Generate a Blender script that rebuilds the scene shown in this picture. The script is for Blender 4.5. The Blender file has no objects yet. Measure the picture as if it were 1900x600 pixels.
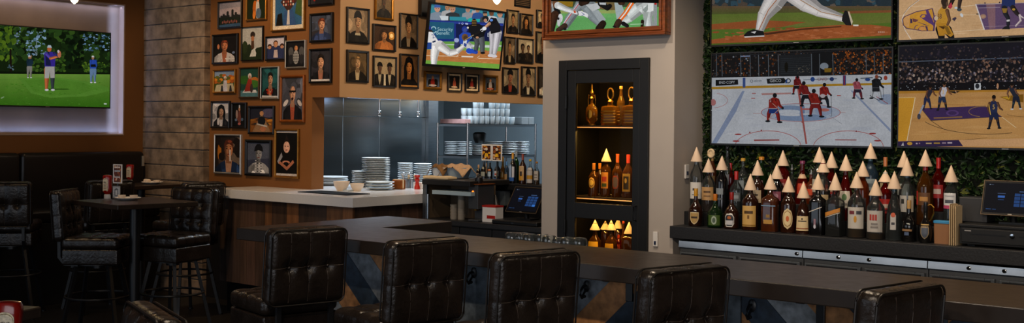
import bpy, math, random
from mathutils import Vector, Matrix
random.seed(11)
C = bpy.context.scene.collection
PI = math.pi
# ------------------------------------------------------------------ camera model
FOC = 2096.0
YAW = math.radians(38.88); ROLL = math.radians(0.5876); V0 = 234.67; CAMZ = 1.65
FW = (-math.sin(YAW), math.cos(YAW)); RT = (math.cos(YAW), math.sin(YAW))
def ray(u, v):
    x, y = u - 950, v - V0
    a = (x*math.cos(ROLL) + y*math.sin(ROLL))/FOC; b = (-x*math.sin(ROLL) + y*math.cos(ROLL))/FOC
    return Vector((FW[0] + RT[0]*a, FW[1] + RT[1]*a, -b))
CAM = Vector((0, 0, CAMZ))
def onplane(u, v, o, n):
    r = ray(u, v); t = (Vector(o) - CAM).dot(n)/r.dot(n); return CAM + r*t
def atX(u, v, X): return onplane(u, v, (X, 0, 0), Vector((1, 0, 0)))
def atY(u, v, Y): return onplane(u, v, (0, Y, 0), Vector((0, 1, 0)))
def atZ(u, v, Z): return onplane(u, v, (0, 0, Z), Vector((0, 0, 1)))
cd = bpy.data.cameras.new('camera'); cam = bpy.data.objects.new('camera', cd); C.objects.link(cam)
cam.location = CAM
cam.rotation_mode = 'QUATERNION'
f_ = Vector((FW[0], FW[1], 0)); r_ = Vector((RT[0], RT[1], 0)); u_ = Vector((0, 0, 1))
# the picture is rolled a little: the horizon falls to the right
xr = r_*math.cos(ROLL) + u_*math.sin(ROLL); yr = -r_*math.sin(ROLL) + u_*math.cos(ROLL)
cam.rotation_quaternion = Matrix((xr, yr, -f_)).transposed().to_quaternion()
cd.sensor_width = 36; cd.lens = FOC*36/1900; cd.sensor_fit = 'HORIZONTAL'
cd.shift_y = -(300 - V0)/1900
cd.clip_start = 0.05
bpy.context.scene.camera = cam
# ------------------------------------------------------------------ materials
def lin(c):
    if isinstance(c, str):
        c = c.lstrip('#'); c = [int(c[i:i+2], 16)/255 for i in (0, 2, 4)]
    return tuple((x/12.92 if x <= .04045 else ((x + .055)/1.055)**2.4) for x in c[:3])
MATS = {}
def mat(name, col='#808080', rough=.5, metal=0, noise=0, nscale=8, fine=0, fscale=160, bump=0, bscale=40, attr=False, spec=.5, emit=None, estr=0, stretch=None, coat=0, trans=0, ior=1.45, rvar=0):
    if name in MATS: return MATS[name]
    m = bpy.data.materials.new(name); m.use_nodes = True; nt = m.node_tree; N = nt.nodes; L = nt.links
    b = N['Principled BSDF']; base = lin(col)
    b.inputs['Base Color'].default_value = (*base, 1); b.inputs['Roughness'].default_value = rough
    b.inputs['Metallic'].default_value = metal; b.inputs['Specular IOR Level'].default_value = spec
    b.inputs['Coat Weight'].default_value = coat; b.inputs['Transmission Weight'].default_value = trans; b.inputs['IOR'].default_value = ior
    tc = N.new('ShaderNodeTexCoord'); mp = N.new('ShaderNodeMapping'); L.new(tc.outputs['Object'], mp.inputs[0])
    if stretch: mp.inputs['Scale'].default_value = stretch
    src = None
    if attr:
        a = N.new('ShaderNodeVertexColor'); a.layer_name = 'Col'; src = a.outputs['Color']
        if base != (1, 1, 1):
            mx = N.new('ShaderNodeMix'); mx.data_type = 'RGBA'; mx.blend_type = 'MULTIPLY'; mx.inputs[0].default_value = 1
            L.new(src, mx.inputs[6]); mx.inputs[7].default_value = (*base, 1); src = mx.outputs[2]
    if noise:
        nz = N.new('ShaderNodeTexNoise'); nz.inputs['Scale'].default_value = nscale; nz.inputs['Detail'].default_value = 6
        L.new(mp.outputs[0], nz.inputs['Vector'])
        mr = N.new('ShaderNodeMapRange'); mr.inputs[1].default_value = .3; mr.inputs[2].default_value = .7
        mr.inputs[3].default_value = 1 - noise; mr.inputs[4].default_value = 1 + noise
        L.new(nz.outputs[0], mr.inputs[0])
        mx = N.new('ShaderNodeVectorMath'); mx.operation = 'SCALE'
        if src: L.new(src, mx.inputs[0])
        else: mx.inputs[0].default_value = base
        L.new(mr.outputs[0], mx.inputs['Scale']); src = mx.outputs[0]
        if rvar:
            m2 = N.new('ShaderNodeMapRange'); m2.inputs[1].default_value = .3; m2.inputs[2].default_value = .7
            m2.inputs[3].default_value = rough - rvar; m2.inputs[4].default_value = rough + rvar
            L.new(nz.outputs[0], m2.inputs[0]); L.new(m2.outputs[0], b.inputs['Roughness'])
    if fine:
        n3 = N.new('ShaderNodeTexNoise'); n3.inputs['Scale'].default_value = fscale; n3.inputs['Detail'].default_value = 3; L.new(mp.outputs[0], n3.inputs['Vector'])
        r3 = N.new('ShaderNodeMapRange'); r3.inputs[1].default_value = .3; r3.inputs[2].default_value = .7; r3.inputs[3].default_value = 1 - fine; r3.inputs[4].default_value = 1 + fine
        L.new(n3.outputs[0], r3.inputs[0]); m3 = N.new('ShaderNodeVectorMath'); m3.operation = 'SCALE'; L.new(src, m3.inputs[0]); L.new(r3.outputs[0], m3.inputs['Scale']); src = m3.outputs[0]
    if src: L.new(src, b.inputs['Base Color'])
    if bump:
        nb = N.new('ShaderNodeTexNoise'); nb.inputs['Scale'].default_value = bscale; nb.inputs['Detail'].default_value = 5
        L.new(mp.outputs[0], nb.inputs['Vector'])
        bp = N.new('ShaderNodeBump'); bp.inputs['Strength'].default_value = bump; bp.inputs['Distance'].default_value = .01
        L.new(nb.outputs[0], bp.inputs['Height']); L.new(bp.outputs[0], b.inputs['Normal'])
    if emit is not None:
        b.inputs['Emission Strength'].default_value = estr
        if emit == 'attr':
            L.new(src, b.inputs['Emission Color'])
            b.inputs['Base Color'].default_value = (0.002, 0.002, 0.002, 1)
            for l in list(b.inputs['Base Color'].links): L.remove(l)
        else: b.inputs['Emission Color'].default_value = (*lin(emit), 1)
    MATS[name] = m; return m
def thin(name, col, gloss=.05, fr=1.45, attr=False, diffuse_mix=0, hcol='#c8d0d2'):
    """clear or tinted glass: what is behind shows through, edges and highlights reflect"""
    if name in MATS: return MATS[name]
    m = bpy.data.materials.new(name); m.use_nodes = True; nt = m.node_tree; N = nt.nodes; L = nt.links
    N.remove(N['Principled BSDF']); out = N['Material Output']
    t = N.new('ShaderNodeBsdfTransparent'); t.inputs[0].default_value = (*lin(col), 1)
    g = N.new('ShaderNodeBsdfGlossy'); g.inputs['Roughness'].default_value = gloss; g.inputs[0].default_value = (1, 1, 1, 1)
    fz = N.new('ShaderNodeFresnel'); fz.inputs[0].default_value = fr
    mx = N.new('ShaderNodeMixShader'); L.new(fz.outputs[0], mx.inputs[0]); L.new(t.outputs[0], mx.inputs[1]); L.new(g.outputs[0], mx.inputs[2])
    sh = mx.outputs[0]
    if diffuse_mix:  # diffuse share lightens the glass in place of light refracted through it
        df = N.new('ShaderNodeBsdfDiffuse'); df.inputs[0].default_value = (*lin(hcol), 1); m2 = N.new('ShaderNodeMixShader'); m2.inputs[0].default_value = diffuse_mix
        L.new(sh, m2.inputs[1]); L.new(df.outputs[0], m2.inputs[2]); sh = m2.outputs[0]
    L.new(sh, out.inputs[0]); MATS[name] = m; return m
M = dict(
    leather=mat('dark_leather', '#1d1713', .27, noise=.35, nscale=7, bump=.25, bscale=60, rvar=.08, spec=.5),
    seam=mat('leather_seam_thread', '#3a3029', .5),
    leather_seam=mat('leather_piping', '#14100d', .4),
    blackmetal=mat('black_metal', '#101114', .4, noise=.1),
    bartop=mat('bar_stone', '#241d18', .34, noise=.10, nscale=18, rvar=.03),
    barface=mat('back_bar_stone', '#1f2023', .45, noise=.25, nscale=90, bump=.12, bscale=80),
    quartz=mat('white_quartz', '#d3d6db', .18, noise=.03, nscale=120),
    wood=mat('plank_wood', '#ffffff', .55, attr=True, noise=.38, nscale=5, stretch=(5, 5, .6), bump=.25, bscale=30),
    chev=mat('chevron_wood', '#ffffff', .6, attr=True, noise=.45, nscale=26, bump=.15, bscale=40),
    orange=mat('orange_paint', '#74481c', .7, noise=.05, nscale=3, bump=.03, bscale=200),
    tan=mat('tan_paint', '#a8825a', .7, noise=.04, nscale=3, bump=.03, bscale=200),
    taupe=mat('taupe_paint', '#a89f97', .75, noise=.03, nscale=4, bump=.03, bscale=200),
    niche=mat('niche_plaster', '#a8917c', .7, noise=.16, nscale=2.2),
    ceil=mat('ceiling_paint', '#2a2622', .9),
    floor=mat('dark_floor', '#0d0a08', .55, noise=.3, nscale=6, stretch=(1, 8, 1)),
    block=mat('split_block', '#7a6857', .9, attr=True, noise=.5, nscale=9, bump=1.0, bscale=11),
    mortar=mat('mortar', '#67615a', .9, noise=.1, nscale=30),
    satin=mat('black_satin', '#0e0f11', .5, noise=.08, nscale=20),
    plastic=mat('black_plastic', '#101113', .35),
    steel=mat('stainless', '#8b9298', .3, metal=1, noise=.08, nscale=4, stretch=(1, 1, 30), bump=.02, bscale=8),
    steelwall=mat('stainless_panel', '#9ca7ad', .24, metal=1, noise=.38, nscale=1.6, bump=.35, bscale=1.6, stretch=(1, .35, 2.2)),
    stripsteel=mat('brushed_strip', '#b9b6b2', .2, metal=1, noise=.18, nscale=3, stretch=(1, 1, .2), bump=.35, bscale=2.5),
    chrome=mat('chrome', '#c9cdd0', .12, metal=1),
    brass=mat('brass', '#b98a3a', .3, metal=1),
    pic=mat('photo_print', '#ffffff', .45, attr=True, spec=.25, noise=.14, nscale=16, fine=.28, fscale=130),
    screen=mat('screen', '#ffffff', .6, attr=True, emit='attr', estr=.74, noise=.08, nscale=9, fine=.09, fscale=130, spec=.08),
    paint=mat('coloured', '#ffffff', .45, attr=True),
    gloss=mat('coloured_gloss', '#ffffff', .15, attr=True, coat=.3),
    ceramic=mat('ceramic', '#b9c2c6', .2),
    ceramicw=mat('warm_ceramic', '#d6c3ae', .3),
    paper=mat('cup_paper', '#e2c7ab', .75, noise=.04, nscale=30),
    cloth=mat('tan_cloth', '#a98a6b', .9, noise=.15, nscale=60, bump=.3, bscale=150),
    goldframe=mat('gold_frame', '#8a5c1c', .35, metal=.7, noise=.2, nscale=20),
    copper=mat('copper_frame', '#8a4c1e', .35, metal=.5, noise=.2, nscale=20),
    blackframe=mat('black_frame', '#0f0d0c', .35),
    silverframe=mat('silver_frame', '#b5afa6', .3, metal=.6, noise=.1),
    darkgold=mat('bronze_frame', '#4a3016', .4, metal=.4, noise=.2, nscale=20),
    redwood=mat('red_wood', '#7a3c14', .32, noise=.45, nscale=6, stretch=(1, 6, 14), coat=.3),
    leaf=mat('leaf', '#ffffff', .5, attr=True),
    hedgeback=mat('hedge_backing', '#071006', .9),
    cream=mat('cream_card', '#cdb690', .7),
    redplastic=mat('red_plastic', '#8c1207', .22, coat=.4, noise=.1, nscale=10),
    redgloss=mat('red_lacquer', '#a31c12', .3),
    white=mat('white_plastic', '#d8d5d2', .35),
    bulb=mat('bulb', '#ffffff', .3, emit='#ffd9a0', estr=14),
    led=mat('amber_led', '#ffffff', .3, emit='#ff9a1c', estr=1.3),
    coolled=mat('white_led', '#ffffff', .3, emit='#bcd2ff', estr=7),
    greyplastic=mat('grey_plastic', '#54575a', .45),
    button=mat('leather_button', '#1b1410', .35),
    clear=thin('clear_glass', '#f2f6f5'),
    door_glass=thin('door_glass', '#f4eee4', .02, 1.06),
    smoke=thin('dark_glass', '#1b1d20', .05),
)
# ------------------------------------------------------------------ mesh builder
class MB:
    def __init__(s): s.v = []; s.f = []; s.m = []; s.c = []; s.s = []
    def add(s, vs, fs, m=0, c=(1, 1, 1), smooth=False, T=None):
        o = len(s.v)
        s.v += [tuple(T @ Vector(p)) if T is not None else tuple(p) for p in vs]
        for f in fs:
            s.f.append([i + o for i in f]); s.m.append(m); s.c.append(c); s.s.append(smooth)
        return s
    def box(s, a, b, m=0, c=(1, 1, 1), T=None):
        x0, y0, z0 = [min(p, q) for p, q in zip(a, b)]; x1, y1, z1 = [max(p, q) for p, q in zip(a, b)]
        vs = [(x0, y0, z0), (x1, y0, z0), (x1, y1, z0), (x0, y1, z0), (x0, y0, z1), (x1, y0, z1), (x1, y1, z1), (x0, y1, z1)]
        return s.add(vs, [(0, 3, 2, 1), (4, 5, 6, 7), (0, 1, 5, 4), (1, 2, 6, 5), (2, 3, 7, 6), (3, 0, 4, 7)], m, c, False, T)
    def prism(s, pts, z0, z1, m=0, c=(1, 1, 1), T=None):
        n = len(pts)
        ar = sum(pts[i][0]*pts[(i+1) % n][1] - pts[(i+1) % n][0]*pts[i][1] for i in range(n))
        if ar < 0: pts = pts[::-1]
        vs = [(x, y, z0) for x, y in pts] + [(x, y, z1) for x, y in pts]
        fs = [tuple(range(n))[::-1], tuple(range(n, 2*n))] + [(i, (i+1) % n, n + (i+1) % n, n + i) for i in range(n)]
        return s.add(vs, fs, m, c, False, T)
    def lathe(s, prof, n=24, o=(0, 0, 0), m=0, c=(1, 1, 1), p=2.0, sx=1, sy=1, T=None, capb=True, capt=True):
        vs = []
        for r, z in prof:
            for i in range(n):
                t = 2*PI*i/n; ct, st = math.cos(t), math.sin(t)
                k = 1 if p == 2 else 1/((abs(ct)**p + abs(st)**p)**(1/p))
                vs.append((o[0] + r*k*ct*sx, o[1] + r*k*st*sy, o[2] + z))
        fs = []
        for j in range(len(prof) - 1):
            for i in range(n):
                a, b = j*n + i, j*n + (i+1) % n; fs.append((a, b, b + n, a + n))
        if capb: fs.append(tuple(range(n))[::-1])
        if capt: q = (len(prof) - 1)*n; fs.append(tuple(range(q, q + n)))
        return s.add(vs, fs, m, c, True, T)
    def tube(s, pts, r, n=8, m=0, c=(1, 1, 1), closed=False, T=None, square=False):
        pts = [Vector(p) for p in pts]; vs = []; k = len(pts); up = Vector((0, 0, 1))
        for i, p in enumerate(pts):
            d = (pts[(i+1) % k] - pts[i-1]) if closed else (pts[min(i+1, k-1)] - pts[max(i-1, 0)])
            d.normalize(); a = d.cross(up)
            if a.length < .05: a = d.cross(Vector((0, 1, 0)))
            a.normalize(); b = a.cross(d)
            for j in range(n):
                t = 2*PI*(j + (.5 if square else 0))/n
                vs.append(p + a*r*math.cos(t) + b*r*math.sin(t))
        fs = []
        for i in range(k if closed else k - 1):
            for j in range(n):
                q = (i + 1) % k; fs.append((i*n + j, q*n + j, q*n + (j+1) % n, i*n + (j+1) % n))
        if not closed: fs += [tuple(range(n)), tuple(range((k-1)*n, k*n))[::-1]]
        return s.add(vs, fs, m, c, not square, T)
    def sphere(s, o, r, n=12, m=0, c=(1, 1, 1), sz=1, T=None):
        pr = [(max(1e-4, math.sin(PI*i/n)*r), -math.cos(PI*i/n)*r*sz) for i in range(n + 1)]
        return s.lathe(pr, max(8, n), o, m, c, T=T)
    def rbox(s, he, r, n, disp=None, m=0, c=(1, 1, 1), T=None):
        """rounded cushion: half extents he, corner radius r, n grid cells per axis, disp(face, point) moves it along the face's normal"""
        idx = {}; vs = []; fs = []
        inner = [max(1e-4, h - r) for h in he]
        def samples(k):
            h = he[k]; L = [-h, -h + r*.3, -h + r*.65]
            L += [-inner[k] + 2*inner[k]*i/n[k] for i in range(n[k] + 1)] + [h - r*.65, h - r*.3, h]
            return L
        def put(p, face):
            q = [max(-inner[i], min(inner[i], p[i])) for i in range(3)]
            d = Vector([p[i] - q[i] for i in range(3)]); d.normalize(); w = Vector(q) + d*r
            key = tuple(round(x, 5) for x in w)
            if key in idx: return idx[key]
            if disp:
                nn = Vector((0, 0, 0)); nn[face[0]] = face[1]; w = w + nn*disp(face, w)*abs(d[face[0]])
            idx[key] = len(vs); vs.append(w); return idx[key]
        for ax in (1, 0, 2):
            a, b = [(1, 2), (2, 0), (0, 1)][ax]
            A, B = samples(a), samples(b)
            for sg in (1, -1):
                G = []
                for x in A:
                    row = []
                    for y in B:
                        p = [0, 0, 0]; p[ax] = sg*he[ax]; p[a] = x; p[b] = y; row.append(put(p, (ax, sg)))
                    G.append(row)
                for i in range(len(A) - 1):
                    for j in range(len(B) - 1):
                        q = [G[i][j], G[i+1][j], G[i+1][j+1], G[i][j+1]]
                        if sg < 0: q.reverse()
                        if len(set(q)) == 4: fs.append(q)
        return s.add(vs, fs, m, c, True, T)
    def build(s, name, mats, parent=None, bevel=0, loc=None):
        me = bpy.data.meshes.new(name); me.from_pydata(s.v, [], s.f)
        if not isinstance(mats, (list, tuple)): mats = [mats]
        for m in mats: me.materials.append(m)
        me.polygons.foreach_set('material_index', s.m)
        me.polygons.foreach_set('use_smooth', s.s)
        if any(c != (1, 1, 1) for c in s.c):
            at = me.color_attributes.new('Col', 'FLOAT_COLOR', 'CORNER'); buf = []
            for p, c in zip(me.polygons, s.c): buf += [c[0], c[1], c[2], 1]*p.loop_total
            at.data.foreach_set('color', buf)
        me.update()
        if any(s.s): me.set_sharp_from_angle(angle=math.radians(42))
        o = bpy.data.objects.new(name, me); C.objects.link(o)
        if parent: o.parent = parent
        if loc is not None: o.location = loc
        if bevel:
            b = o.modifiers.new('bevel', 'BEVEL'); b.width = bevel; b.segments = 2; b.limit_method = 'ANGLE'; b.angle_limit = math.radians(50)
        return o
def tag(o, label, cat, group=None, kind=None):
    if label: o['label'] = label
    if cat: o['category'] = cat
    if group: o['group'] = group
    if kind: o['kind'] = kind
    return o
def thing(name, label, cat, loc=(0, 0, 0), rz=0, group=None):
    o = bpy.data.objects.new(name, None); C.objects.link(o); o.location = loc; o.rotation_euler = (0, 0, rz)
    o.empty_display_size = .05
    return tag(o, label, cat, group)
def struct(mb, name, mats, bevel=0):
    return tag(mb.build(name, mats, bevel=bevel), None, None, kind='structure')
KIDS = {}
def dup(root, loc, rz, label=None, group=None):
    def cp(o, par):
        c = o.copy(); C.objects.link(c)
        if par: c.parent = par
        for ch in ORIG.get(o, []): cp(ch, c)
        return c
    ORIG = {}
    for o in C.objects:
        if o.parent: ORIG.setdefault(o.parent, []).append(o)
    r = cp(root, None); r.location = loc; r.rotation_euler = (0, 0, rz)
    if label: r['label'] = label
    if group: r['group'] = group
    return r
def ROT(a, ax='Z'): return Matrix.Rotation(a, 4, ax)
def TR(*p): return Matrix.Translation(Vector(p))
# ------------------------------------------------------------------ flat pictures (prints, screens, signs)
TXT = {}
def text_tris(s):
    if s in TXT: return TXT[s]
    cu = bpy.data.curves.new('txt', 'FONT'); cu.body = s; cu.size = 1; cu.align_x = 'CENTER'; cu.align_y = 'CENTER'; cu.resolution_u = 3
    o = bpy.data.objects.new('txt', cu); C.objects.link(o); bpy.context.view_layer.update()
    me = o.evaluated_get(bpy.context.evaluated_depsgraph_get()).to_mesh()
    r = ([(v.co.x, v.co.y) for v in me.vertices], [tuple(p.vertices) for p in me.polygons])
    o.to_mesh_clear() if hasattr(o, 'to_mesh_clear') else None
    bpy.data.objects.remove(o); bpy.data.curves.remove(cu); TXT[s] = r; return r
class Pic:
    """a flat picture on the plane through o with unit axes ax (right) and ay (up); later strokes lie on top"""
    def __init__(s, o, ax, ay, w, h, zoom=None, step=2e-5):
        s.o = Vector(o); s.ax = Vector(ax); s.ay = Vector(ay); s.n = s.ax.cross(s.ay); s.w = w; s.h = h
        s.mb = MB(); s.k = 0; s.zoom = zoom; s.step = step
    def q(s, p):
        if s.zoom is None: return (p[0]*s.w, p[1]*s.h)
        x0, y0, sc = s.zoom; d = onplane(p[0]/sc + x0, p[1]/sc + y0, s.o, s.n) - s.o
        return (d.dot(s.ax), d.dot(s.ay))
    def clip(s, pts):
        for ax, lo, hi in ((0, 0, s.w), (1, 0, s.h)):
            for lim, sg in ((lo, 1), (hi, -1)):
                out = []
                for i in range(len(pts)):
                    a, b = pts[i-1], pts[i]; da, db = (a[ax] - lim)*sg, (b[ax] - lim)*sg
                    if (da >= 0) != (db >= 0):
                        t = da/(da - db); out.append((a[0] + (b[0] - a[0])*t, a[1] + (b[1] - a[1])*t))
                    if db >= 0: out.append(b)
                pts = out
                if len(pts) < 3: return []
        return pts
    def raw(s, pts, col, same=False):
        pts = s.clip(pts)
        if len(pts) < 3: return
        ar = sum(pts[i-1][0]*pts[i][1] - pts[i][0]*pts[i-1][1] for i in range(len(pts)))
        if abs(ar) < 1e-9: return
        if ar < 0: pts = pts[::-1]
        if not same: s.k += 1
        z = s.n*(s.k*s.step)
        s.mb.add([s.o + s.ax*x + s.ay*y + z for x, y in pts], [tuple(range(len(pts)))], 0, lin(col))
    def poly(s, pts, col): s.raw([s.q(p) for p in pts], col)
    def fill(s, col): s.raw([(0, 0), (s.w, 0), (s.w, s.h), (0, s.h)], col)
    def ell(s, x, y, rx, ry, col, n=14, a=0):
        ca, sa = math.cos(a), math.sin(a)
        s.poly([(x + rx*math.cos(t)*ca - ry*math.sin(t)*sa, y + rx*math.cos(t)*sa + ry*math.sin(t)*ca) for t in [2*PI*i/n for i in range(n)]], col)
    def limb(s, p, q, w1, w2, col, joints=True):
        d = math.hypot(q[0] - p[0], q[1] - p[1]) or 1e-6; nx, ny = -(q[1] - p[1])/d, (q[0] - p[0])/d
        def band(a, b, c):
            s.poly([(p[0] + nx*w1*a, p[1] + ny*w1*a), (q[0] + nx*w2*a, q[1] + ny*w2*a), (q[0] + nx*w2*b, q[1] + ny*w2*b), (p[0] + nx*w1*b, p[1] + ny*w1*b)], c)
        if joints: s.ell(p[0], p[1], w1, w1, shade(col, .86), 18); s.ell(q[0], q[1], w2, w2, shade(col, .86), 18)
        band(1, -1, shade(col, .72)); g = 1 if (nx - ny*.6) < 0 else -1
        band(.95*g, -.45*g, shade(col, .92)); band(.8*g, -.1*g, col); band(.62*g, .2*g, shade(col, 1.1))
    def chain(s, pts, ws, col):
        for i in range(len(pts)): s.ell(pts[i][0], pts[i][1], ws[i], ws[i], shade(col, .93), 20)
        for i in range(len(pts) - 1): s.limb(pts[i], pts[i+1], ws[i], ws[i+1], col, False)
    def line(s, pts, w, col):
        for i in range(len(pts) - 1):
            p, q = pts[i], pts[i+1]; d = math.hypot(q[0] - p[0], q[1] - p[1]) or 1e-6; nx, ny = -(q[1] - p[1])/d*w/2, (q[0] - p[0])/d*w/2
            s.poly([(p[0] + nx, p[1] + ny), (q[0] + nx, q[1] + ny), (q[0] - nx, q[1] - ny), (p[0] - nx, p[1] - ny)], col)
    def arc(s, x, y, rx, ry, a0, a1, w, col, n=24):
        s.line([(x + rx*math.cos(math.radians(a0 + (a1 - a0)*i/n)), y + ry*math.sin(math.radians(a0 + (a1 - a0)*i/n))) for i in range(n + 1)], w, col)
    def text(s, t, x, y, h, col, sx=1, flip=1, rot=0):
        """height h in picture units (zoomed pictures count y downwards)"""
        vs, fs = text_tris(t); s.k += 1; ca, sa = math.cos(rot), math.sin(rot)
        dn = -1 if s.zoom else 1
        for f in fs:
            s.raw([s.q((x + (vs[i][0]*sx*ca - vs[i][1]*sa)*h, y + dn*(vs[i][0]*sx*sa + vs[i][1]*ca)*h)) for i in f], col, True)
    def build(s, name, parent, m): return s.mb.build(name, m, parent)
def shade(c, k):
    c = c.lstrip('#'); v = [max(0, min(255, int(int(c[i:i+2], 16)*k))) for i in (0, 2, 4)]
    return '#%02x%02x%02x' % tuple(v)
# ------------------------------------------------------------------ the setting
YA, XB, XG, YC = 6.57, -7.19, -10.0, 6.50
PX0, PX1, PY = -4.985, -3.883, 6.535
YT = 7.0; HEAD = 1.885; CEIL = 3.6
struct(MB().box((-10.6, -4, -.1), (4, 12, 0)), 'floor', M['floor'])
struct(MB().box((-10.6, -1.5, CEIL), (4, 12, CEIL + .1)), 'ceiling', M['ceil'])
nr = atX(230, 10.8, XG); NY1, NZ1 = nr.y, nr.z; NZ0 = atX(227, 249, XG).z; NY0 = 3.9
w = MB()
w.box((XG - .2, 1.5, 0), (XG, YA + .2, NZ0 - .0125)).box((XG - .2, 1.5, NZ1 + .0125), (XG, YA + .2, CEIL))
w.box((XG - .2, NY1 + .0125, NZ0 - .0125), (XG, YA + .2, NZ1 + .0125)).box((XG - .2, 1.5, NZ0 - .0125), (XG, NY0, NZ1 + .0125))
struct(w, 'wall_left', M['orange'])
struct(MB().box((XG - .25, NY0 - .1, NZ0 - .1), (XG - .085, NY1 + .1, NZ1 + .1)), 'wall_niche', M['niche'])
t = MB()
for a, b in (((NY0, NZ0 - .012), (NY1 + .012, NZ0)), ((NY0, NZ1), (NY1 + .012, NZ1 + .012)), ((NY1, NZ0), (NY1 + .012, NZ1))):
    t.box((XG - .085, a[0], a[1]), (XG + .004, b[0], b[1]))
struct(t, 'trim_niche', mat('niche_trim', '#a98f7c', .6))
# block column in the corner: courses of split-face block
cx1 = atY(388, 300, YA).x
col = MB(); z = 0; k = 0
col.box((XG, YC + .012, 0), (cx1 - .012, YA + .1, CEIL), 1)
while z < CEIL:
    h = random.choice((.15, .156, .162)); x = XG - (.31 if k % 2 else 0)
    while x < cx1:
        x2 = min(x + .62, cx1); x1 = max(x, XG)
        if x2 - x1 > .03:
            g = random.uniform(.9, 1.08)
            col.box((x1 + .0008, YC + random.uniform(-.004, .004), z + .004), (x2 - .0008 if x2 < cx1 else cx1, YC + .09, min(z + h - .004, CEIL)), 0, (g, g*.98, g*.95))
        x += .62
    z += h; k += 1
struct(col, 'wall_column', [M['block'], M['mortar']], bevel=.006)
JX = atY(578, 300, YA).x
w = MB().box((cx1, YA, 0), (JX, YA + .14, CEIL)).box((JX, YA, HEAD), (XB - .002, YA + .14, CEIL))
struct(w, 'wall_back', M['orange'])
struct(MB().box((cx1 + .002, YA - .02, 0), (-8.28, YA - .0005, 1.06)), 'trim_dark_panel', mat('dark_panel', '#0f0c0a', .5))  # plain dark panel added to darken the lower back wall
struct(MB().box((XB - .13, YA + .001, HEAD), (XB, 10.6, CEIL)), 'wall_kitchen_front', M['tan'])
# kitchen behind the opening
XS = -8.75
ye = atX(789, 250, XS).y
w = MB()
ys = [6.75, atX(636, 250, XS).y, atX(704, 250, XS).y, ye]
for i in range(3):
    w.box((XS - .05, ys[i] + .003, 0), (XS, ys[i+1] - .003, 1.735)); w.box((XS - .05, ys[i] + .003, 1.742), (XS + .004, ys[i+1] - .003, 2.6))
    w.tube([(XS + .003, ys[i+1], 0), (XS + .003, ys[i+1], 2.6)], .0035, 6)
struct(w, 'wall_kitchen_steel', M['steelwall'])
w = MB().box((XS - .05, ye, 0), (XS + .05, ye + .07, 2.6)).box((XS - .05, ye + .09, 0), (XS + .02, ye + .19, 2.6))
struct(w, 'trim_kitchen_post', M['steel'])
struct(MB().box((-10.4, 11.3, 0), (-3.9, 11.4, CEIL)), 'wall_kitchen_back', mat('kitchen_wall', '#66737a', .45, noise=.06, nscale=2))
struct(MB().box((-10.4, 6.72, 2.6), (XB - .14, 11.3, 2.66)), 'ceiling_kitchen', mat('kitchen_ceiling', '#6b7072', .7))
struct(MB().box((-10.4, 6.72, 0), (-10.3, 11.3, CEIL)), 'wall_kitchen_left', mat('kitchen_wall', '#5d686c'))
# pillar with a recess for the liquor cabinet
d0 = atY(1040, 113, PY); d1 = atY(1207, 111, PY)
DX0, DX1, DZ1 = d0.x, d1.x, d0.z; DZ0 = .12; RD = .42
w = MB().box((PX0, PY, 0), (DX0 + .04, PY + 1.3, CEIL)).box((DX1 - .04, PY, 0), (PX1, PY + 1.3, CEIL))
w.box((DX0 + .04, PY, DZ1 - .04), (DX1 - .04, PY + 1.3, CEIL)).box((DX0 + .04, PY, 0), (DX1 - .04, PY + 1.3, DZ0)).box((DX0 + .04, PY + RD + .02, DZ0), (DX1 - .04, PY + 1.3, DZ1))
struct(w, 'wall_pillar', M['taupe'])
# wall behind the back bar, covered with artificial hedge
struct(MB().box((PX1, YT, 0), (3.2, YT + .12, CEIL)), 'wall_back_bar', M['hedgeback'])
lf = MB()
def leaf(x, z):
    s = random.uniform(.010, .022); y = YT - random.uniform(.005, .085)
    T = TR(x, y, z) @ ROT(random.uniform(0, 2*PI), 'Y') @ ROT(random.uniform(-1.1, 1.1), 'X') @ ROT(random.uniform(-.7, .7), 'Z')
    g = random.random(); c = (.005 + .010*g, .016 + .03*g, .004 + .004*g)
    if random.random() < .1: c = (.075, .09, .01)
    lf.add([(0, 0, -s*1.4), (s*.62, -s*.25, -s*.2), (0, .002, 0), (-s*.62, -s*.25, -s*.2), (0, -s*.2, s*1.5)], [(0, 1, 2, 3), (2, 1, 4, 3)], 0, c, False, T)
for i in range(16000):
    x = random.uniform(PX1, -.6); z = random.uniform(1.0, 2.75)
    leaf(x, z)
for i in range(2500): leaf(PX1 + random.random()**2*.22, random.uniform(1.0, 2.75))
hedge = tag(lf.build('hedge_leaves', M['leaf']), 'dense dark green artificial hedge covering the wall behind the screens', 'greenery', kind='stuff')
# ------------------------------------------------------------------ white pass counter on its plank-clad base
QZ = 1.08; qc = atZ(654.2, 367.5, QZ); qe = atZ(421.7, 348.3, QZ)
QX1, QY0, QX0 = qc.x, qc.y, qe.x
pc = thing('pass_counter', 'white stone pass counter on dark plank cladding below the photo wall', 'counter', ((QX0 + QX1)/2, QY0 + .3, 0))
loc = lambda T: Vector(pc.location)
def sub(mb, name, mats, par, bevel=0, **k):
    """build in world space, then hang it under its thing"""
    o = mb.build(name, mats, None, bevel); o.parent = par
    if par.parent is None: o.matrix_parent_inverse = (TR(*par.location) @ ROT(par.rotation_euler.z)).inverted()
    return o
th = .078
sub(MB().prism([(QX0, QY0), (QX1, QY0), (QX1, 8.2), (-8.0, 8.2), (-8.0, YA + .145), (JX + .002, YA + .145), (JX + .002, YA - .001), (QX0, YA - .001)], QZ - th, QZ), 'countertop', M['quartz'], pc, .003)
ins = .05; pk = MB(); x = QX0 + ins
woods = ['#4e3a2d', '#3c2e26', '#6a4930', '#574034', '#46352b', '#5d4638', '#3a2d26', '#7a5234', '#63503f']
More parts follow.
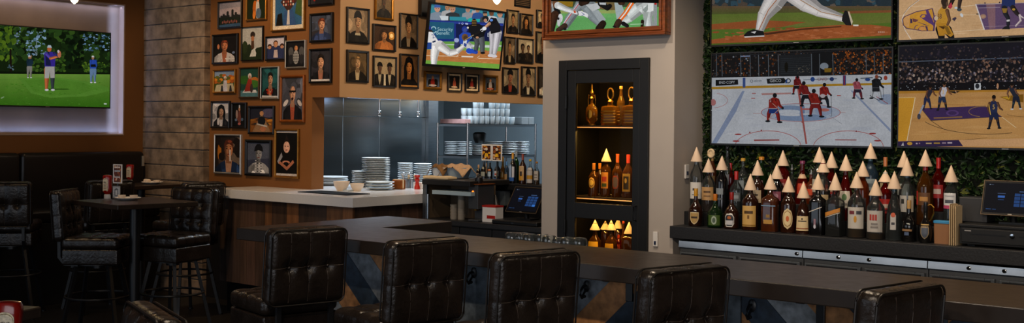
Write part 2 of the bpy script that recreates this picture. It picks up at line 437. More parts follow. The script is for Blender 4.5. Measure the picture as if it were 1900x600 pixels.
while x < QX1 - ins:
    wd = random.choice([.09, .12, .15, .19]); x2 = min(x + wd, QX1 - ins); c = lin(random.choice(woods))
    pk.box((x + .001, QY0 + ins, .27), (x2 - .001, QY0 + ins + .02 + random.uniform(0, .004), QZ - th - .001), 0, c); x = x2
y = QY0 + ins + .02
while y < 8.0:
    wd = random.choice([.09, .12, .15, .19]); c = lin(random.choice(woods[:5]))
    pk.box((QX1 - ins - .02, y + .001, .27), (QX1 - ins, y + wd - .001, QZ - th - .001), 0, c); y += wd
pk.box((QX0 + ins, QY0 + ins + .02, .27), (QX0 + ins + .02, YA - .002, QZ - th - .001), 0, lin('#33261f'))
sub(pk, 'plank_cladding', M['wood'], pc)
sub(MB().box((QX0 + .09, QY0 + .1, 0), (QX1 - .1, YA - .002, .27)).box((-7.1, YA + .15, 0), (QX1 - .1, 8.1, .27)).box((-7.1, QY0 + .12, .27), (QX1 - ins - .025, 8.1, QZ - th - .01)), 'plinth', mat('plinth_black', '#0b0b0c', .3), pc)  # plain near-black base below the cladding
# ------------------------------------------------------------------ the bar
BZ, BT = 1.07, .066
BX0, BX1, BY0, BY1, PYE, PIX = -5.135, 1.2, 3.935, 4.52, 5.11, -4.58
bar = thing('bar_counter', 'long dark stone bar with chevron plank front', 'bar counter', (-1.9, 4.3, 0))
sub(MB().prism([(BX0, BY0), (BX1, BY0), (BX1, BY1), (PIX, BY1), (PIX, PYE), (BX0, PYE)], BZ - BT, BZ), 'countertop', M['bartop'], bar, .004)
sub(MB().box((PIX + .02, BY1 - .02, BZ - .085), (BX1, BY1 + .17, BZ - .055)), 'service_ledge', M['steel'], bar, .002)
sub(MB().box((BX0 + .14, BY0 + .29, .09), (BX1, BY1 - .06, BZ - BT)).box((BX0 + .14, BY1 - .06, .09), (PIX - .04, PYE - .05, BZ - BT)), 'body', mat('bar_body', '#241b15', .6), bar)
# chevron planks on the guest side
FY = BY0 + .27
pl = MB()
cols = ['#22303f', '#6a7076', '#9a6a3e', '#1f2c3a', '#757b80', '#9f7044', '#22303f', '#6a7076', '#9a6a3e']
bks = [BX0 + .14] + [atY(u, 500, FY).x for u in (745, 905, 1245, 1375, 1610, 1760)] + [BX1]
dirs = [-1, 0, 1, 0, -1, 0, 1]
def clip2(pts, x0, x1, z0, z1):
    for ax, lim, sg in ((0, x0, 1), (0, x1, -1), (1, z0, 1), (1, z1, -1)):
        out = []
        for i in range(len(pts)):
            a, b = pts[i-1], pts[i]; da, db = (a[ax] - lim)*sg, (b[ax] - lim)*sg
            if (da >= 0) != (db >= 0):
                t = da/(da - db); out.append((a[0] + (b[0] - a[0])*t, a[1] + (b[1] - a[1])*t))
            if db >= 0: out.append(b)
        pts = out
        if len(pts) < 3: return []
    return pts
for s in range(len(bks) - 1):
    x0, x1 = bks[s], bks[s+1]; d = dirs[s]; z0, z1 = .09, BZ - BT
    k = s*2; off = -3.0
    while off < 3.4:
        wd = .125 if d else .13
        if d == 0: P = [(x0 + off, z0), (x0 + off + wd, z0), (x0 + off + wd, z1), (x0 + off, z1)]
        else:
            sl = .95*d; P = [(x0 + off, z0), (x0 + off + wd*1.4, z0), (x0 + off + wd*1.4 + (z1 - z0)*1.05*d, z1), (x0 + off + (z1 - z0)*1.05*d, z1)]
        P = clip2(P, x0 + .001, x1 - .001, z0, z1)
        if P:
            gx = sum(p[0] for p in P)/len(P); gz = sum(p[1] for p in P)/len(P)
            P = [(gx + (p[0] - gx)*.985, gz + (p[1] - gz)*.995) for p in P]
            c = ['#3c444b', '#4c545b', '#39424a'][k % 3] if d == 0 else cols[k % len(cols)]
            dep = random.uniform(.017, .022)
            vs = [(x, FY - dep + .02, z) for x, z in P] + [(x, FY + .02, z) for x, z in P]; n = len(P)
            ar = sum(P[i-1][0]*P[i][1] - P[i][0]*P[i-1][1] for i in range(n))
            f0 = tuple(range(n)) if ar > 0 else tuple(range(n))[::-1]
            pl.add(vs, [f0] + [((i+1) % n, i, n + i, n + (i+1) % n) if ar > 0 else (i, (i+1) % n, n + (i+1) % n, n + i) for i in range(n)], 0, lin(c))
        k += 1; off += wd*1.4 if d else wd
sub(pl, 'chevron_front', M['chev'], bar)
ep = MB(); y = BY0 + .29
while y < PYE - .06:
    y2 = min(y + .12, PYE - .05); ep.box((BX0 + .12, y + .001, .09), (BX0 + .139, y2 - .001, BZ - BT), 0, lin(random.choice(woods[2:4] + ['#7a4d28']))); y = y2
sub(ep, 'end_cladding', M['wood'], bar)
sub(MB().box((BX0 + .2, FY + .06, 0), (BX1, BY1 - .1, .09)), 'toe_kick', M['blackmetal'], bar)
def hook(u):
    x = atY(u, 520, FY).x; z = BZ - BT - .075; m = MB(); y = FY - .004
    m.lathe([(.001, 0), (.016, 0), (.018, .003), (.012, .007), (.001, .008)], 16, m=0, sy=1.5, T=TR(x, y, z) @ ROT(PI/2, 'X'))
    m.tube([(x, y - .008, z + .004), (x, y - .03, z + .002), (x, y - .045, z - .014), (x, y - .05, z - .034), (x, y - .038, z - .05), (x, y - .02, z - .046)], .0055, 8)
    m.tube([(x, y - .006, z - .014), (x, y - .022, z - .03), (x, y - .04, z - .046)], .005, 8).sphere((x, y - .018, z - .045), .008, 8)
    sub(m, 'purse_hook', M['blackmetal'], bar)
for u in (1090, 1397, 880): hook(u)
for u in (1170, 1525):
    x = atY(u, 520, FY).x
    m = MB().box((x - .018, FY - .2, BZ - BT - .014), (x + .018, FY, BZ - BT - .001)).box((x - .018, FY - .014, BZ - BT - .12), (x + .018, FY, BZ - BT - .014))
    sub(m, 'counter_bracket', M['blackmetal'], bar, .003)
# ------------------------------------------------------------------ upholstered swivel stools
def ridge(t, n):
    """cushion profile over n panels, creased at the seams; t in 0..1"""
    return abs(math.sin(PI*t*n))**.45 - 1
def make_stool(label, cat, group):
    root = thing('swivel_bar_stool', label, cat, group=group)
    W = .205
    def dseat(face, p):
        if face[0] == 2 and face[1] > 0:
            tx, ty = (p.x + W)/(2*W), (p.y + W)/(2*W)
            return .008*ridge(tx, 4) + .008*ridge(ty, 4) + .01*(1 - ((p.x/W)**2 + (p.y/W)**2)/2)
        if face[0] != 2: return .004*ridge(((p.x if face[0] == 1 else p.y) + W)/(2*W), 4)
        return 0
    m = MB().rbox((W, W, .042), .03, (40, 40, 4), dseat, T=TR(0, 0, .765))
    sub(m, 'seat_cushion', M['leather'], root)
    def dap(face, p):
        if face[0] != 2: return .0035*ridge(((p.x if face[0] == 1 else p.y) + W)/(2*W), 3)
        return 0
    ap = sub(MB().rbox((W - .005, W - .005, .056), .012, (30, 30, 3), dap, T=TR(0, 0, .666)), 'seat_apron', M['leather'], root)
    # backrest: flat tufted rear with one row of buttons, deeper tufts in front
    hh = .187; T = TR(0, -.238, .962) @ ROT(math.radians(5), 'X')
    RB = [(-W*.5, 0), (0, 0), (W*.5, 0)]
    FB = [(x, z) for x in (-W*.5, 0, W*.5) for z in (-hh*.42, hh*.25)]
    def dback(face, p):
        if face[0] == 1:
            tx, tz = (p.x + W)/(2*W), (p.z + hh)/(2*hh)
            bulge = (1 - (p.x/W)**4)*(1 - (p.z/hh)**4)
            if face[1] < 0:
                d = .008*bulge + .0055*ridge(tx, 4)*min(1, max(0, (1.02 - abs(tx - .5)*1.9))) + .005*ridge(tz, 2)
                for bx, bz in RB:
                    r2 = (p.x - bx)**2 + (p.z - bz)**2; d -= .021*math.exp(-r2/.0010); dz = p.z - bz
                    if dz < 0: d -= .004*math.exp(-((p.x - bx)/.02)**2)*math.exp(dz/.06)
                return d
            d = .016*bulge + .007*ridge(tx, 4) + .006*ridge(tz, 3)
            for bx, bz in FB: d -= .016*math.exp(-((p.x - bx)**2 + (p.z - bz)**2)/.0009)
            return d
        if face[0] == 2: return .003*ridge((p.x + W)/(2*W), 4)
        return .003*ridge((p.z + hh)/(2*hh), 4)
    back = sub(MB().rbox((W, .043, hh), .034, (44, 4, 44), dback, T=T), 'backrest', M['leather'], root)
    sm = MB(); zz = [-hh*.9 + 1.8*hh*i/30 for i in range(31)]; xx = [-W*.9 + 1.8*W*i/30 for i in range(31)]
    srf = lambda x, z, sg: (x, sg*(.043 + dback((1, sg), Vector((x, 0, z)))) , z)
    for x in (-W*.5, 0, W*.5): sm.tube([srf(x, z, -1) for z in zz], .0016, 5, T=T).tube([srf(x, z, 1) for z in zz], .0016, 5, T=T)
    sm.tube([srf(x, 0, -1) for x in xx], .0016, 5, T=T)
    for z in (-hh/3, hh/3): sm.tube([srf(x, z, 1) for x in xx], .0016, 5, T=T)
    sub(sm, 'seam', M['seam'], back)
    def rim(y, dx):
        pts = []; r = .035; x, z = W - dx, hh - dx
        for cx, cz, a0 in ((x - r, z - r, 0), (-x + r, z - r, 90), (-x + r, -z + r, 180), (x - r, -z + r, 270)):
            pts += [(cx + r*math.cos(math.radians(a0 + k*18)), y, cz + r*math.sin(math.radians(a0 + k*18))) for k in range(6)]
        return pts
    m = MB().tube(rim(-.037, .004), .0042, 6, closed=True, T=T); sub(m, 'piping', M['leather_seam'], back)
    m = MB().tube(rim(.037, .004), .0042, 6, closed=True, T=T); sub(m, 'piping', M['leather_seam'], back)
    for bx, bz in RB: sub(MB().sphere((bx, -.033, bz), .0085, 8, T=T), 'button', M['button'], back)
    for bx, bz in FB: sub(MB().sphere((bx, .042, bz), .0095, 8, T=T), 'button', M['button'], back)
    for s in (-1, 1):
        m = MB().tube([(s*.14, -.10, .606), (s*.14, -.195, .612), (s*.14, -.235, .66), (s*.14, -.238, .84)], .016, 4, square=True)
        sub(m, 'back_bracket', M['blackmetal'], root)
    sub(MB().lathe([(.05, 0), (.05, .03), (.17, .032), (.17, .042)], 24, (0, 0, .568)), 'swivel_plate', M['blackmetal'], root)
    for sx in (-1, 1):
        for sy in (-1, 1):
            m = MB().tube([(sx*.115, sy*.115, .61), (sx*.118, sy*.118, .595), (sx*.215, sy*.215, .008)], .017, 4, square=True)
            m.lathe([(.02, 0), (.02, .01)], 10, (sx*.215, sy*.215, 0))
            sub(m, 'leg', M['blackmetal'], root)
    sub(MB().tube([(.232*math.cos(2*PI*i/36), .232*math.sin(2*PI*i/36), .36) for i in range(36)], .009, 8, closed=True), 'foot_ring', M['blackmetal'], root)
    return root
def head(a): return math.radians(a - 90)          # the stool faces heading a (its own +y)
stool0 = make_stool('', 'stool', 'dark leather swivel stools along the bar')
first = [True]
def put_stool(x, y, a, label, group):
    if first[0]:
        first[0] = False; stool0.location = (x, y, 0); stool0.rotation_euler = (0, 0, head(a)); stool0['label'] = label; stool0['group'] = group; return stool0
    return dup(stool0, (x, y, 0), head(a), label, group)
def bar_stool(u1, v1, u2, v2, a, label):
    p, q = atZ(u1, v1, 1.148), atZ(u2, v2, 1.148); c = (p + q)/2; f = Vector((math.cos(math.radians(a)), math.sin(math.radians(a)), 0))
    c = c + f*.285
    put_stool(c.x, c.y, a, label, 'dark leather swivel stools along the bar')
bar_stool(506, 427.6, 642, 419.6, 166, 'dark leather bar stool at the left end of the bar, before the plank-clad counter')
bar_stool(737, 451.5, 860, 440.5, 169, 'second dark leather bar stool from the left, right of the slanting tan plank')
bar_stool(929.5, 474, 1072, 463.5, 165, 'third dark leather bar stool, in front of the upturned glasses on the bar')
bar_stool(1214, 504, 1346, 491, 166, 'fourth dark leather bar stool, between the two purse hooks of the bar')
bar_stool(1646, 543, 1733, 525, 169, 'lowest and rightmost dark leather bar stool, only its backrest top in view')
g2 = 'tufted leather stools around the high tables'
put_stool(-7.65, 4.61, 41, 'tufted leather stool left of the front high table, seen from its side', g2)
put_stool(-7.40, 5.08, -75, 'tufted leather stool right of the front high table, its buttoned front facing the camera', g2)
put_stool(-9.06, 5.45, 172, 'shadowed leather stool seen between the two high tables', g2)
put_stool(-8.30, 5.82, 180, 'leather stool turned away beside the rear high table, near the photo wall', g2)
put_stool(-9.30, 4.80, 140, 'dim leather stool at the left edge before the black booth', g2)
put_stool(-2.735, 1.525, -111, 'leather stool nearest the camera at the lower left, just its rounded back top showing', g2)
# ------------------------------------------------------------------ high tables
def high_table(cx, cy, s, rz, label, g='square high tables by the booth', d=None):
    t = thing('high_table', label, 'table', (cx, cy, 0), rz, g); d = d or s
    top = MB().box((-s/2, -d/2, 1.035), (s/2, d/2, 1.07)).build('tabletop', mat('table_top', '#2a211b', .3, noise=.2, nscale=9, stretch=(1, 6, 1)), t, .004)
    MB().lathe([(.038, .02), (.038, 1.02), (.12, 1.022), (.12, 1.034)], 20).build('post', M['blackmetal'], t)
    MB().lathe([(.15, 0), (.15, .012), (.06, .03), (.045, .06)], 32).build('base_plate', M['blackmetal'], t)
    return t
high_table(-7.41, 4.76, .70, math.radians(-5), 'dark square high table with ketchup and a plate on top, nearest the booth stools', d=.63)
high_table(-9.37, 6.08, .50, math.radians(0), 'dark square high table in the corner by the block column', d=.62)
nc = atZ(47, 597.5, 1.07)
high_table(nc.x - .42, nc.y - .30, .72, math.radians(22), 'high table at the lower left corner holding the nearest ketchup bottle', 'square high tables by the booth')
# ------------------------------------------------------------------ booth
b = thing('booth_bench', 'long black upholstered booth bench under the golf screen', 'bench', (-9.7, 4.6, 0))
bz = atX(130, 283, -9.86).z; y = YC - .06; wp = (YC - .06 - atX(40, 284, -9.86).y)
k = 0
while y > 2.4:
    sub(MB().rbox((.065, wp/2 - .002, (bz - .78)/2), .04, (4, 14, 14), T=TR(-9.925, y - wp/2, (bz + .78)/2)), 'back_panel', mat('booth_vinyl', '#15110f', .36, bump=.08, bscale=40), b); y -= wp; k += 1
sub(MB().rbox((.14, (YC - .06 - y)/2, .06), .035, (8, 30, 4), T=TR(-9.72, (YC - .06 + y)/2, .80)), 'seat_cushion', MATS['booth_vinyl'], b)
sub(MB().box((-9.98, y, 0), (-9.60, YC - .06, .738)), 'base', mat('booth_base', '#0c0a09', .5), b, .004)
sub(MB().box((-9.86, YC - .10, 1.22), (-9.853, YC - .075, 1.32)), 'tag', M['silverframe'], b)
# ------------------------------------------------------------------ table clutter
def ketchup(x, y, z, rz, label, s=1.0):
    t = thing('ketchup_bottle', label, 'bottle', (x, y, z), rz, 'squeeze ketchup bottles'); t.scale = (s, s, s)
    MB().lathe([(.026, 0), (.027, .004), (.0265, .03), (.018, .034)], 24, sy=.72).build('cap', M['white'], t)
    pr = [(.017, .033), (.026, .04), (.0345, .055), (.036, .08), (.034, .115), (.037, .15), (.0365, .168), (.031, .178), (.012, .181)]
    MB().lathe(pr, 32, p=2.6, sy=.66).build('bottle_body', M['redplastic'], t)
    p = Pic((-.0235, -.0252, .058), (1, 0, 0), (0, 0, 1), .047, .098, step=8e-5)
    W, H = 1, 1
    arch = lambda k: [(.5 - .5*k, .5 - .5*k), (.5 + .5*k, .5 - .5*k), (.5 + .5*k, .5 + .3*k)] + [(.5 + .5*k*math.cos(a*PI/10), .5 + .3*k + .2*k*math.sin(a*PI/10)) for a in range(1, 10)] + [(.5 - .5*k, .5 + .3*k)]
    p.poly(arch(1), '#d9c9a8'); p.poly(arch(.92), '#8a7a50'); p.poly(arch(.88), '#d6c8ac')
    p.text('HEINZ', .5, .66, .22, '#201810', .92); p.poly([(.12, .53), (.88, .53), (.88, .51), (.12, .51)], '#8a2a1a')
    p.text('TOMATO', .5, .40, .15, '#201810', .9); p.text('KETCHUP', .5, .22, .15, '#8a1510', .86)
    # wrap the flat label on the bottle's front
    for i, v in enumerate(p.mb.v):
        xx = v[0]; rr = .0362; lift = -(v[1] + .0252)
        k = (1 - (abs(xx)/rr)**2.6)**(1/2.6) if abs(xx) < rr else 0
        p.mb.v[i] = (xx, -rr*.66*k - .0012 - lift*2 - .0006, v[2])
    p.build('label', t, M['pic'])
    return t
kp = atZ(199, 369, 1.07); ketchup(kp.x, kp.y, 1.07, .3, 'red ketchup bottle standing on the front high table', 1.0)
k2 = (-9.38, 6.0); k2 = Vector((-9.56, 6.08, 0)); ketchup(k2.x, k2.y, 1.07, .5, 'red ketchup bottle on the corner table by the block column', 1.0)
kn = CAM + ray(15, 557)*2.62
ketchup(kn.x, kn.y, 1.07, .75, 'red ketchup bottle cut off at the lower left corner of the picture', .9)
def menu(x, y, z, rz, label, cols, w=.075):
    t = thing('table_menu_card', label, 'menu', (x, y, z), rz)
    MB().box((-w/2, -.03, 0), (w/2, .03, .006)).box((-.006, -.002, .006), (.006, .004, .12)).build('base', M['plastic'], t, .001)
    MB().box((-w/2, -.004, .118), (w/2, .004, .262)).build('card', M['white'], t, .001)
    MB().box((-w*.42, -.016, .006), (w*.42, -.012, .098)).build('small_card', mat('pale_card', '#8a8c90', .5), t, .001)
    p = Pic((-w/2 + .008, -.0048, .126), (1, 0, 0), (0, 0, 1), w - .016, .128, step=4e-5); p.fill(cols[0])
    for i in range(22):
        a, b_ = random.random(), random.random(); p.ell(a, b_, random.uniform(.05, .16), random.uniform(.03, .1), random.choice(cols[1:]), 8, random.random()*3)
    for y0, c in ((.84, '#d8c8c0'), (.62, '#a8b0b8'), (.26, '#b8b0b0')): p.poly([(.1, y0), (.9, y0), (.9, y0 + .09), (.1, y0 + .09)], c)
    p.build('printed_sheet', t, M['pic'])
    p = Pic((-w*.36, -.0166, .016), (1, 0, 0), (0, 0, 1), w*.72, .072, step=4e-5); p.fill('#b8bcc0'); p.poly([(.2, .1), (.8, .1), (.8, .8), (.5, .95), (.2, .8)], '#6a6e74'); p.poly([(.35, .2), (.65, .2), (.65, .7), (.35, .7)], '#c8c8c8'); p.build('small_sheet', t, M['pic'])
mp_ = atZ(218, 369.5, 1.07); menu(mp_.x, mp_.y, 1.07, .45, 'upright menu card with food photos on the front high table', ['#5a2a18', '#a8642c', '#7a3018', '#3c1a12', '#b08040', '#a83020', '#c8a890'])
def plate(mb, o, r, h=.018, m=0):
    return mb.lathe([(r*.55, 0), (r*.6, .002), (r*.9, h*.75), (r, h), (r*.985, h + .002), (r*.86, h*.8), (r*.58, .006), (.001, .005)], 32, o, m, capt=False)
def one(mb, name, m, label, cat, group=None, loc=None, bevel=0): return tag(mb.build(name, m, None, bevel, loc), label, cat, group)
pp = atZ(237, 371.5, 1.07)
one(plate(MB(), (0, 0, 0), .095), 'side_plate', mat('white_plate', '#dcd8d4', .25), 'white plate under two ramekins on the front high table', 'plate', None, (pp.x, pp.y, 1.07))
def ramekin(x, y, z, label, r=.03):
    one(MB().lathe([(r*.8, 0), (r*.98, .028), (r, .03), (r*.92, .029), (r*.75, .004), (.001, .004)], 24, capt=False), 'ramekin', M['ceramicw'], label, 'ramekin', 'ramekins on the table plates', (x, y, z))
d_ = Vector((RT[0], RT[1], 0))
for s, l in ((-1, 'left'), (1, 'right')):
    q = pp + d_*(.045*s); ramekin(q.x, q.y, 1.0765, l + ' cream ramekin on the white plate of the front high table')
p2 = Vector((-9.36, 6.19, 1.07))
one(plate(MB(), (0, 0, 0), .10), 'side_plate', mat('white_plate', '#dcd8d4', .25), 'white plate on the corner table by the block column', 'plate', None, tuple(p2))
ramekin(p2.x + .045*RT[0], p2.y + .045*RT[1], 1.0765, 'cream ramekin on the corner table plate, right of the folded napkin', .033)
one(MB().rbox((.035, .022, .018), .012, (4, 4, 2), lambda f, p: .004*math.sin(p.x*160)), 'napkin', M['ceramicw'], 'crumpled cream napkin on the corner table plate', 'napkin', None, (p2.x - .045*RT[0], p2.y - .045*RT[1], 1.096))
# ------------------------------------------------------------------ framed photos
SK = ['#b07a58', '#c08a68', '#8a5a40', '#a86a4a']
def portrait(p, bg, coat, skin='#b98262', hair='#1c1512', hat=None, shirt=None, pose=0, bg2=None, x=.5, s=1.0, extra=None):
    """a generic half figure: ground, shoulders, neck, head, hair, face"""
    p.fill(bg)
    if bg2: p.poly([(0, 0), (1, 0), (1, .38), (.6, .45), (0, .36)], bg2)
    if extra: extra(p)
    s *= 1.32
    Y = lambda v: .60 + (v - .62)*s
    X = lambda v: x + (v - .5)*s
    E_ = lambda cx, cy, rx, ry, c, a=0: p.ell(X(cx), Y(cy), rx*s, ry*s, c, 16, a)
    P_ = lambda pts, c: p.poly([(X(a), Y(b)) for a, b in pts], c)
    R = random.Random(len(str(bg))*7 + int(coat[1:], 16) + int(x*100))
    if bg:
        for i in range(12): p.ell(R.random(), R.random()*.7 + .35, R.uniform(.1, .3), R.uniform(.06, .22), shade(bg, R.uniform(.65, 1.3)), 9, R.random()*3)
    if hair and pose == 1: P_([(.30, .30), (.28, .62), (.36, .84), (.5, .9), (.64, .84), (.72, .62), (.70, .30)], hair)
    P_([(.08, -.3), (.12, .26), (.26, .37), (.42, .42), (.58, .42), (.74, .37), (.88, .26), (.92, -.3)], coat)
    P_([(.08, -.3), (.12, .26), (.26, .37), (.3, .1), (.26, -.3)], shade(coat, .75))
    for i in range(9): E_(R.uniform(.16, .84), R.uniform(-.05, .3), R.uniform(.03, .09), R.uniform(.04, .14), shade(coat, R.uniform(.5, 1.9)), R.uniform(-.5, .5))
    if shirt: P_([(.40, .43), (.60, .43), (.56, .10), (.5, -.1), (.44, .10)], shirt)
    P_([(.42, .36), (.58, .36), (.57, .54), (.43, .54)], shade(skin, .75))
    E_(.5, .64, .12, .16, shade(skin, .62)); E_(.525, .64, .095, .15, skin); E_(.55, .62, .055, .10, shade(skin, 1.15)); E_(.53, .575, .05, .05, shade(skin, .9))
    if hair: P_([(.37, .60), (.365, .74), (.41, .82), (.5, .845), (.59, .82), (.635, .74), (.63, .62), (.60, .71), (.52, .755), (.42, .73)], hair); E_(.53, .80, .06, .025, shade(hair, 1.7))
    if hat: P_([(.33, .71), (.36, .84), (.44, .92), (.56, .92), (.64, .84), (.67, .71), (.5, .75)], hat)
    for k in (-.055, .055):
        E_(.5 + k, .655, .026, .012, '#1a1210'); P_([(.47 + k, .685), (.53 + k, .685), (.53 + k, .70), (.47 + k, .70)], shade(skin, .4))
    P_([(.49, .65), (.515, .65), (.53, .585), (.485, .585)], shade(skin, .8)); E_(.5, .545, .045, .012, '#6a2a22')
def rect_on(axis, pos, u0, v0a, u1, v1a, v0b=None, v1b=None):
    """frame outline from its picture corners: left edge v0a..v1a, right edge v0b..v1b"""
    v0b = v0a if v0b is None else v0b; v1b = v1a if v1b is None else v1b
    f = atY if axis == 'A' else atX
    tl, bl, tr, br = f(u0, v0a, pos), f(u0, v1a, pos), f(u1, v0b, pos), f(u1, v1b, pos)
    along = (lambda p: p.x) if axis == 'A' else (lambda p: p.y)
    return along(tl + bl)/2, along(tr + br)/2, (bl.z + br.z)/2, (tl.z + tr.z)/2
def frame(axis, box, label, fm, fw, draw, group, mat_w=0, mat_c='#cfc3ae', edge=None, dep=.024):
    a0, a1, z0, z1 = box; w, h = a1 - a0, z1 - z0
    if axis == 'A': o = Vector((a0, YA - .001, z0)); rz = 0
    else: o = Vector((XB + .001, a0, z0)); rz = PI/2
    t = thing('framed_photo', label, 'picture', tuple(o), rz, group)
    m = MB()                                     # mitred moulding
    for k in range(4):
        cs = [(0, 0), (w, 0), (w, h), (0, h)]; ci = [(fw, fw), (w - fw, fw), (w - fw, h - fw), (fw, h - fw)]
        a, b_, c, d = cs[k], cs[(k+1) % 4], ci[(k+1) % 4], ci[k]
        mid = lambda p, q: ((p[0] + q[0])/2, (p[1] + q[1])/2)
        e1, e2 = mid(a, d), mid(b_, c)
        V = [(a[0], 0, a[1]), (b_[0], 0, b_[1]), (b_[0], -dep*.8, b_[1]), (a[0], -dep*.8, a[1]),
             (e1[0], -dep, e1[1]), (e2[0], -dep, e2[1]), (c[0], -dep*.6, c[1]), (d[0], -dep*.6, d[1]), (c[0], 0, c[1]), (d[0], 0, d[1])]
        m.add(V, [(0, 1, 2, 3), (3, 2, 5, 4), (4, 5, 6, 7), (7, 6, 8, 9), (9, 8, 1, 0)], 0)
    m.build('moulding', fm, t)
    if edge:
        e = MB(); g = fw*.8
        for q in ((g, g, w - g, fw), (g, h - fw, w - g, h - g), (g, g, fw, h - g), (w - fw, g, w - g, h - g)): e.box((q[0], -dep*.72, q[1]), (q[2], -.003, q[3]))
        e.build('inner_edge', edge, t)
    if mat_w:
        p = Pic((fw, -.0058, fw), (1, 0, 0), (0, 0, 1), w - 2*fw, h - 2*fw, step=3e-5); p.fill(mat_c); p.build('mount_board', t, M['pic'])
    i = fw + mat_w
    p = Pic((i, -.0066, i), (1, 0, 0), (0, 0, 1), w - 2*i, h - 2*i, step=4e-5); draw(p); p.build('print', t, M['pic'])
    return t
GA = 'framed photos on the orange wall'; GB = 'framed photos on the tan wall above the pass'
def d_sky(p):
    p.fill('#8f8a94'); p.poly([(0, .5), (1, .5), (1, .8), (0, .75)], '#a89aa0'); p.poly([(0, .0), (1, .0), (1, .42), (0, .42)], '#1d241c')
    for x, h in ((.1, .5), (.2, .56), (.28, .5), (.38, .66), (.42, .5), (.6, .72), (.65, .5), (.75, .6), (.82, .5), (.9, .48)): p.poly([(x - .05, .38), (x + .05, .38), (x + .05, h - .03), (x, h), (x - .05, h - .03)], '#232423')
    p.poly([(0, 0), (1, 0), (1, .14), (0, .1)], '#34506e')
    for i in range(9): p.ell(.15 + i*.08, .2 + .03*(i % 2), .025, .06, '#8a5248')
def d_a2(p):
    p.fill('#1a2414'); p.ell(.4, .4, .12, .3, '#a85a20'); p.ell(.55, .35, .1, .4, '#b8b4b0'); p.ell(.56, .75, .08, .12, '#b88060'); p.ell(.6, .2, .14, .2, '#52647a'); p.ell(.36, .15, .08, .16, '#c8742a')
def d_a3(p):
    p.fill('#2c567e'); p.poly([(.75, .3), (1, .2), (1, .8), (.85, .9)], '#38502a'); p.ell(.12, .9, .2, .14, '#3a3a30')
    p.poly([(.2, .62), (.5, .86), (.82, .62), (.5, .34)], '#3a2420')
    for i in range(5):
        for j in range(3): p.ell(.32 + i*.09, .54 + j*.08, .028, .03, ['#b0705a', '#c8c0c0', '#7a2a22'][(i + j) % 3])
    p.poly([(.3, 0), (.36, .4), (.5, .34), (.52, .4), (.68, .4), (.8, 0)], '#2e4c7c'); p.poly([(.03, 0), (.1, .3), (.26, .34), (.3, 0)], '#15140f'); p.poly([(.44, .02), (.48, .4), (.54, .4), (.56, .02)], '#b8b4b4'); p.ell(.5, .92, .09, .08, '#a86a40')
def d_a4(p): p.fill('#26262c'); p.ell(.2, .5, .15, .4, '#8a2018'); p.poly([(.2, 0), (.9, 0), (.8, .7), (.3, .6)], '#14161c'); p.ell(.55, .8, .13, .2, '#a87858')
def d_a5(p): portrait(p, '#3c4252', '#243050', '#b8866a', '#54281a', shirt='#3a4a78', bg2='#2c2a30', extra=lambda q: (q.poly([(0, .45), (.25, .45), (.25, .75), (0, .75)], '#48587a'), q.poly([(.1, 0), (.9, 0), (.8, .2), (.2, .2)], '#a01c1c')))
def d_a6(p): portrait(p, '#2b2a31', '#141418', '#c09070', '#15110f', shirt='#a06a54'); p.poly([(.02, .0), (.98, 0), (.98, .06), (.02, .06)], '#c8c4c4')
def d_a7(p): portrait(p, '#171310', '#b9b4b4', '#b0704c', '#5a2a18', x=.46, s=.85, shirt='#9a583c'); p.ell(.2, .6, .05, .1, '#b0704c'); p.ell(.85, .35, .06, .05, '#6a7a98'); p.poly([(.5, .1), (.9, .08), (.9, .13), (.5, .15)], '#c8c4c0')
def d_a8(p):
    p.fill('#a9aaa8'); p.poly([(0, 0), (1, 0), (1, .4), (.7, .36), (.6, .3), (.35, .5), (.1, .42), (0, .48)], '#1f2a16'); p.ell(.5, .78, .12, .1, '#2a2018'); p.poly([(.42, .34), (.58, .34), (.56, .76), (.44, .76)], '#4a3222'); p.ell(.5, .66, .08, .08, '#a06a48'); p.poly([(.36, .1), (.46, .3), (.6, .36), (.68, .2), (.66, .1)], '#c4c6c2'); p.ell(.12, .4, .14, .2, '#28341c')
def d_a9(p):
    p.fill('#b9b6c4'); p.poly([(0, .0), (1, 0), (1, .5), (.7, .62), (.3, .62), (0, .5)], '#2a3256')
    for x in (.14, .84): p.ell(x, .62, .12, .1, '#3a241c'); p.ell(x, .55, .09, .08, '#b08064')
    portrait_face(p, .48, .68, .12, .14, '#a87a5c', '#3a2014'); p.poly([(.36, .05), (.62, .05), (.58, .42), (.4, .42)], '#b8a8a8')
def portrait_face(p, x, y, rx, ry, skin, hair):
    p.ell(x, y + ry*.35, rx*1.15, ry*1.05, hair); p.ell(x, y, rx, ry, skin); p.ell(x + rx*.3, y, rx*.6, ry*.85, shade(skin, 1.12))
    for k in (-.4, .4): p.ell(x + k*rx, y + ry*.15, rx*.2, ry*.08, '#1a1210')
    p.ell(x, y - ry*.5, rx*.35, ry*.08, '#6a2a22')
def d_a10(p):
    p.fill('#131316'); 
    for x in (.22, .8): p.ell(x, .6, .14, .2, '#4a4a4c'); p.ell(x, .3, .12, .2, '#26262a')
    portrait_face(p, .5, .74, .09, .11, '#a8744c', '#26201c'); p.ell(.5, .38, .17, .28, '#8f8f8e')
    for i in range(16): p.ell(.38 + (i % 4)*.08, .2 + (i//4)*.11, .02, .03, '#2a2a2c')
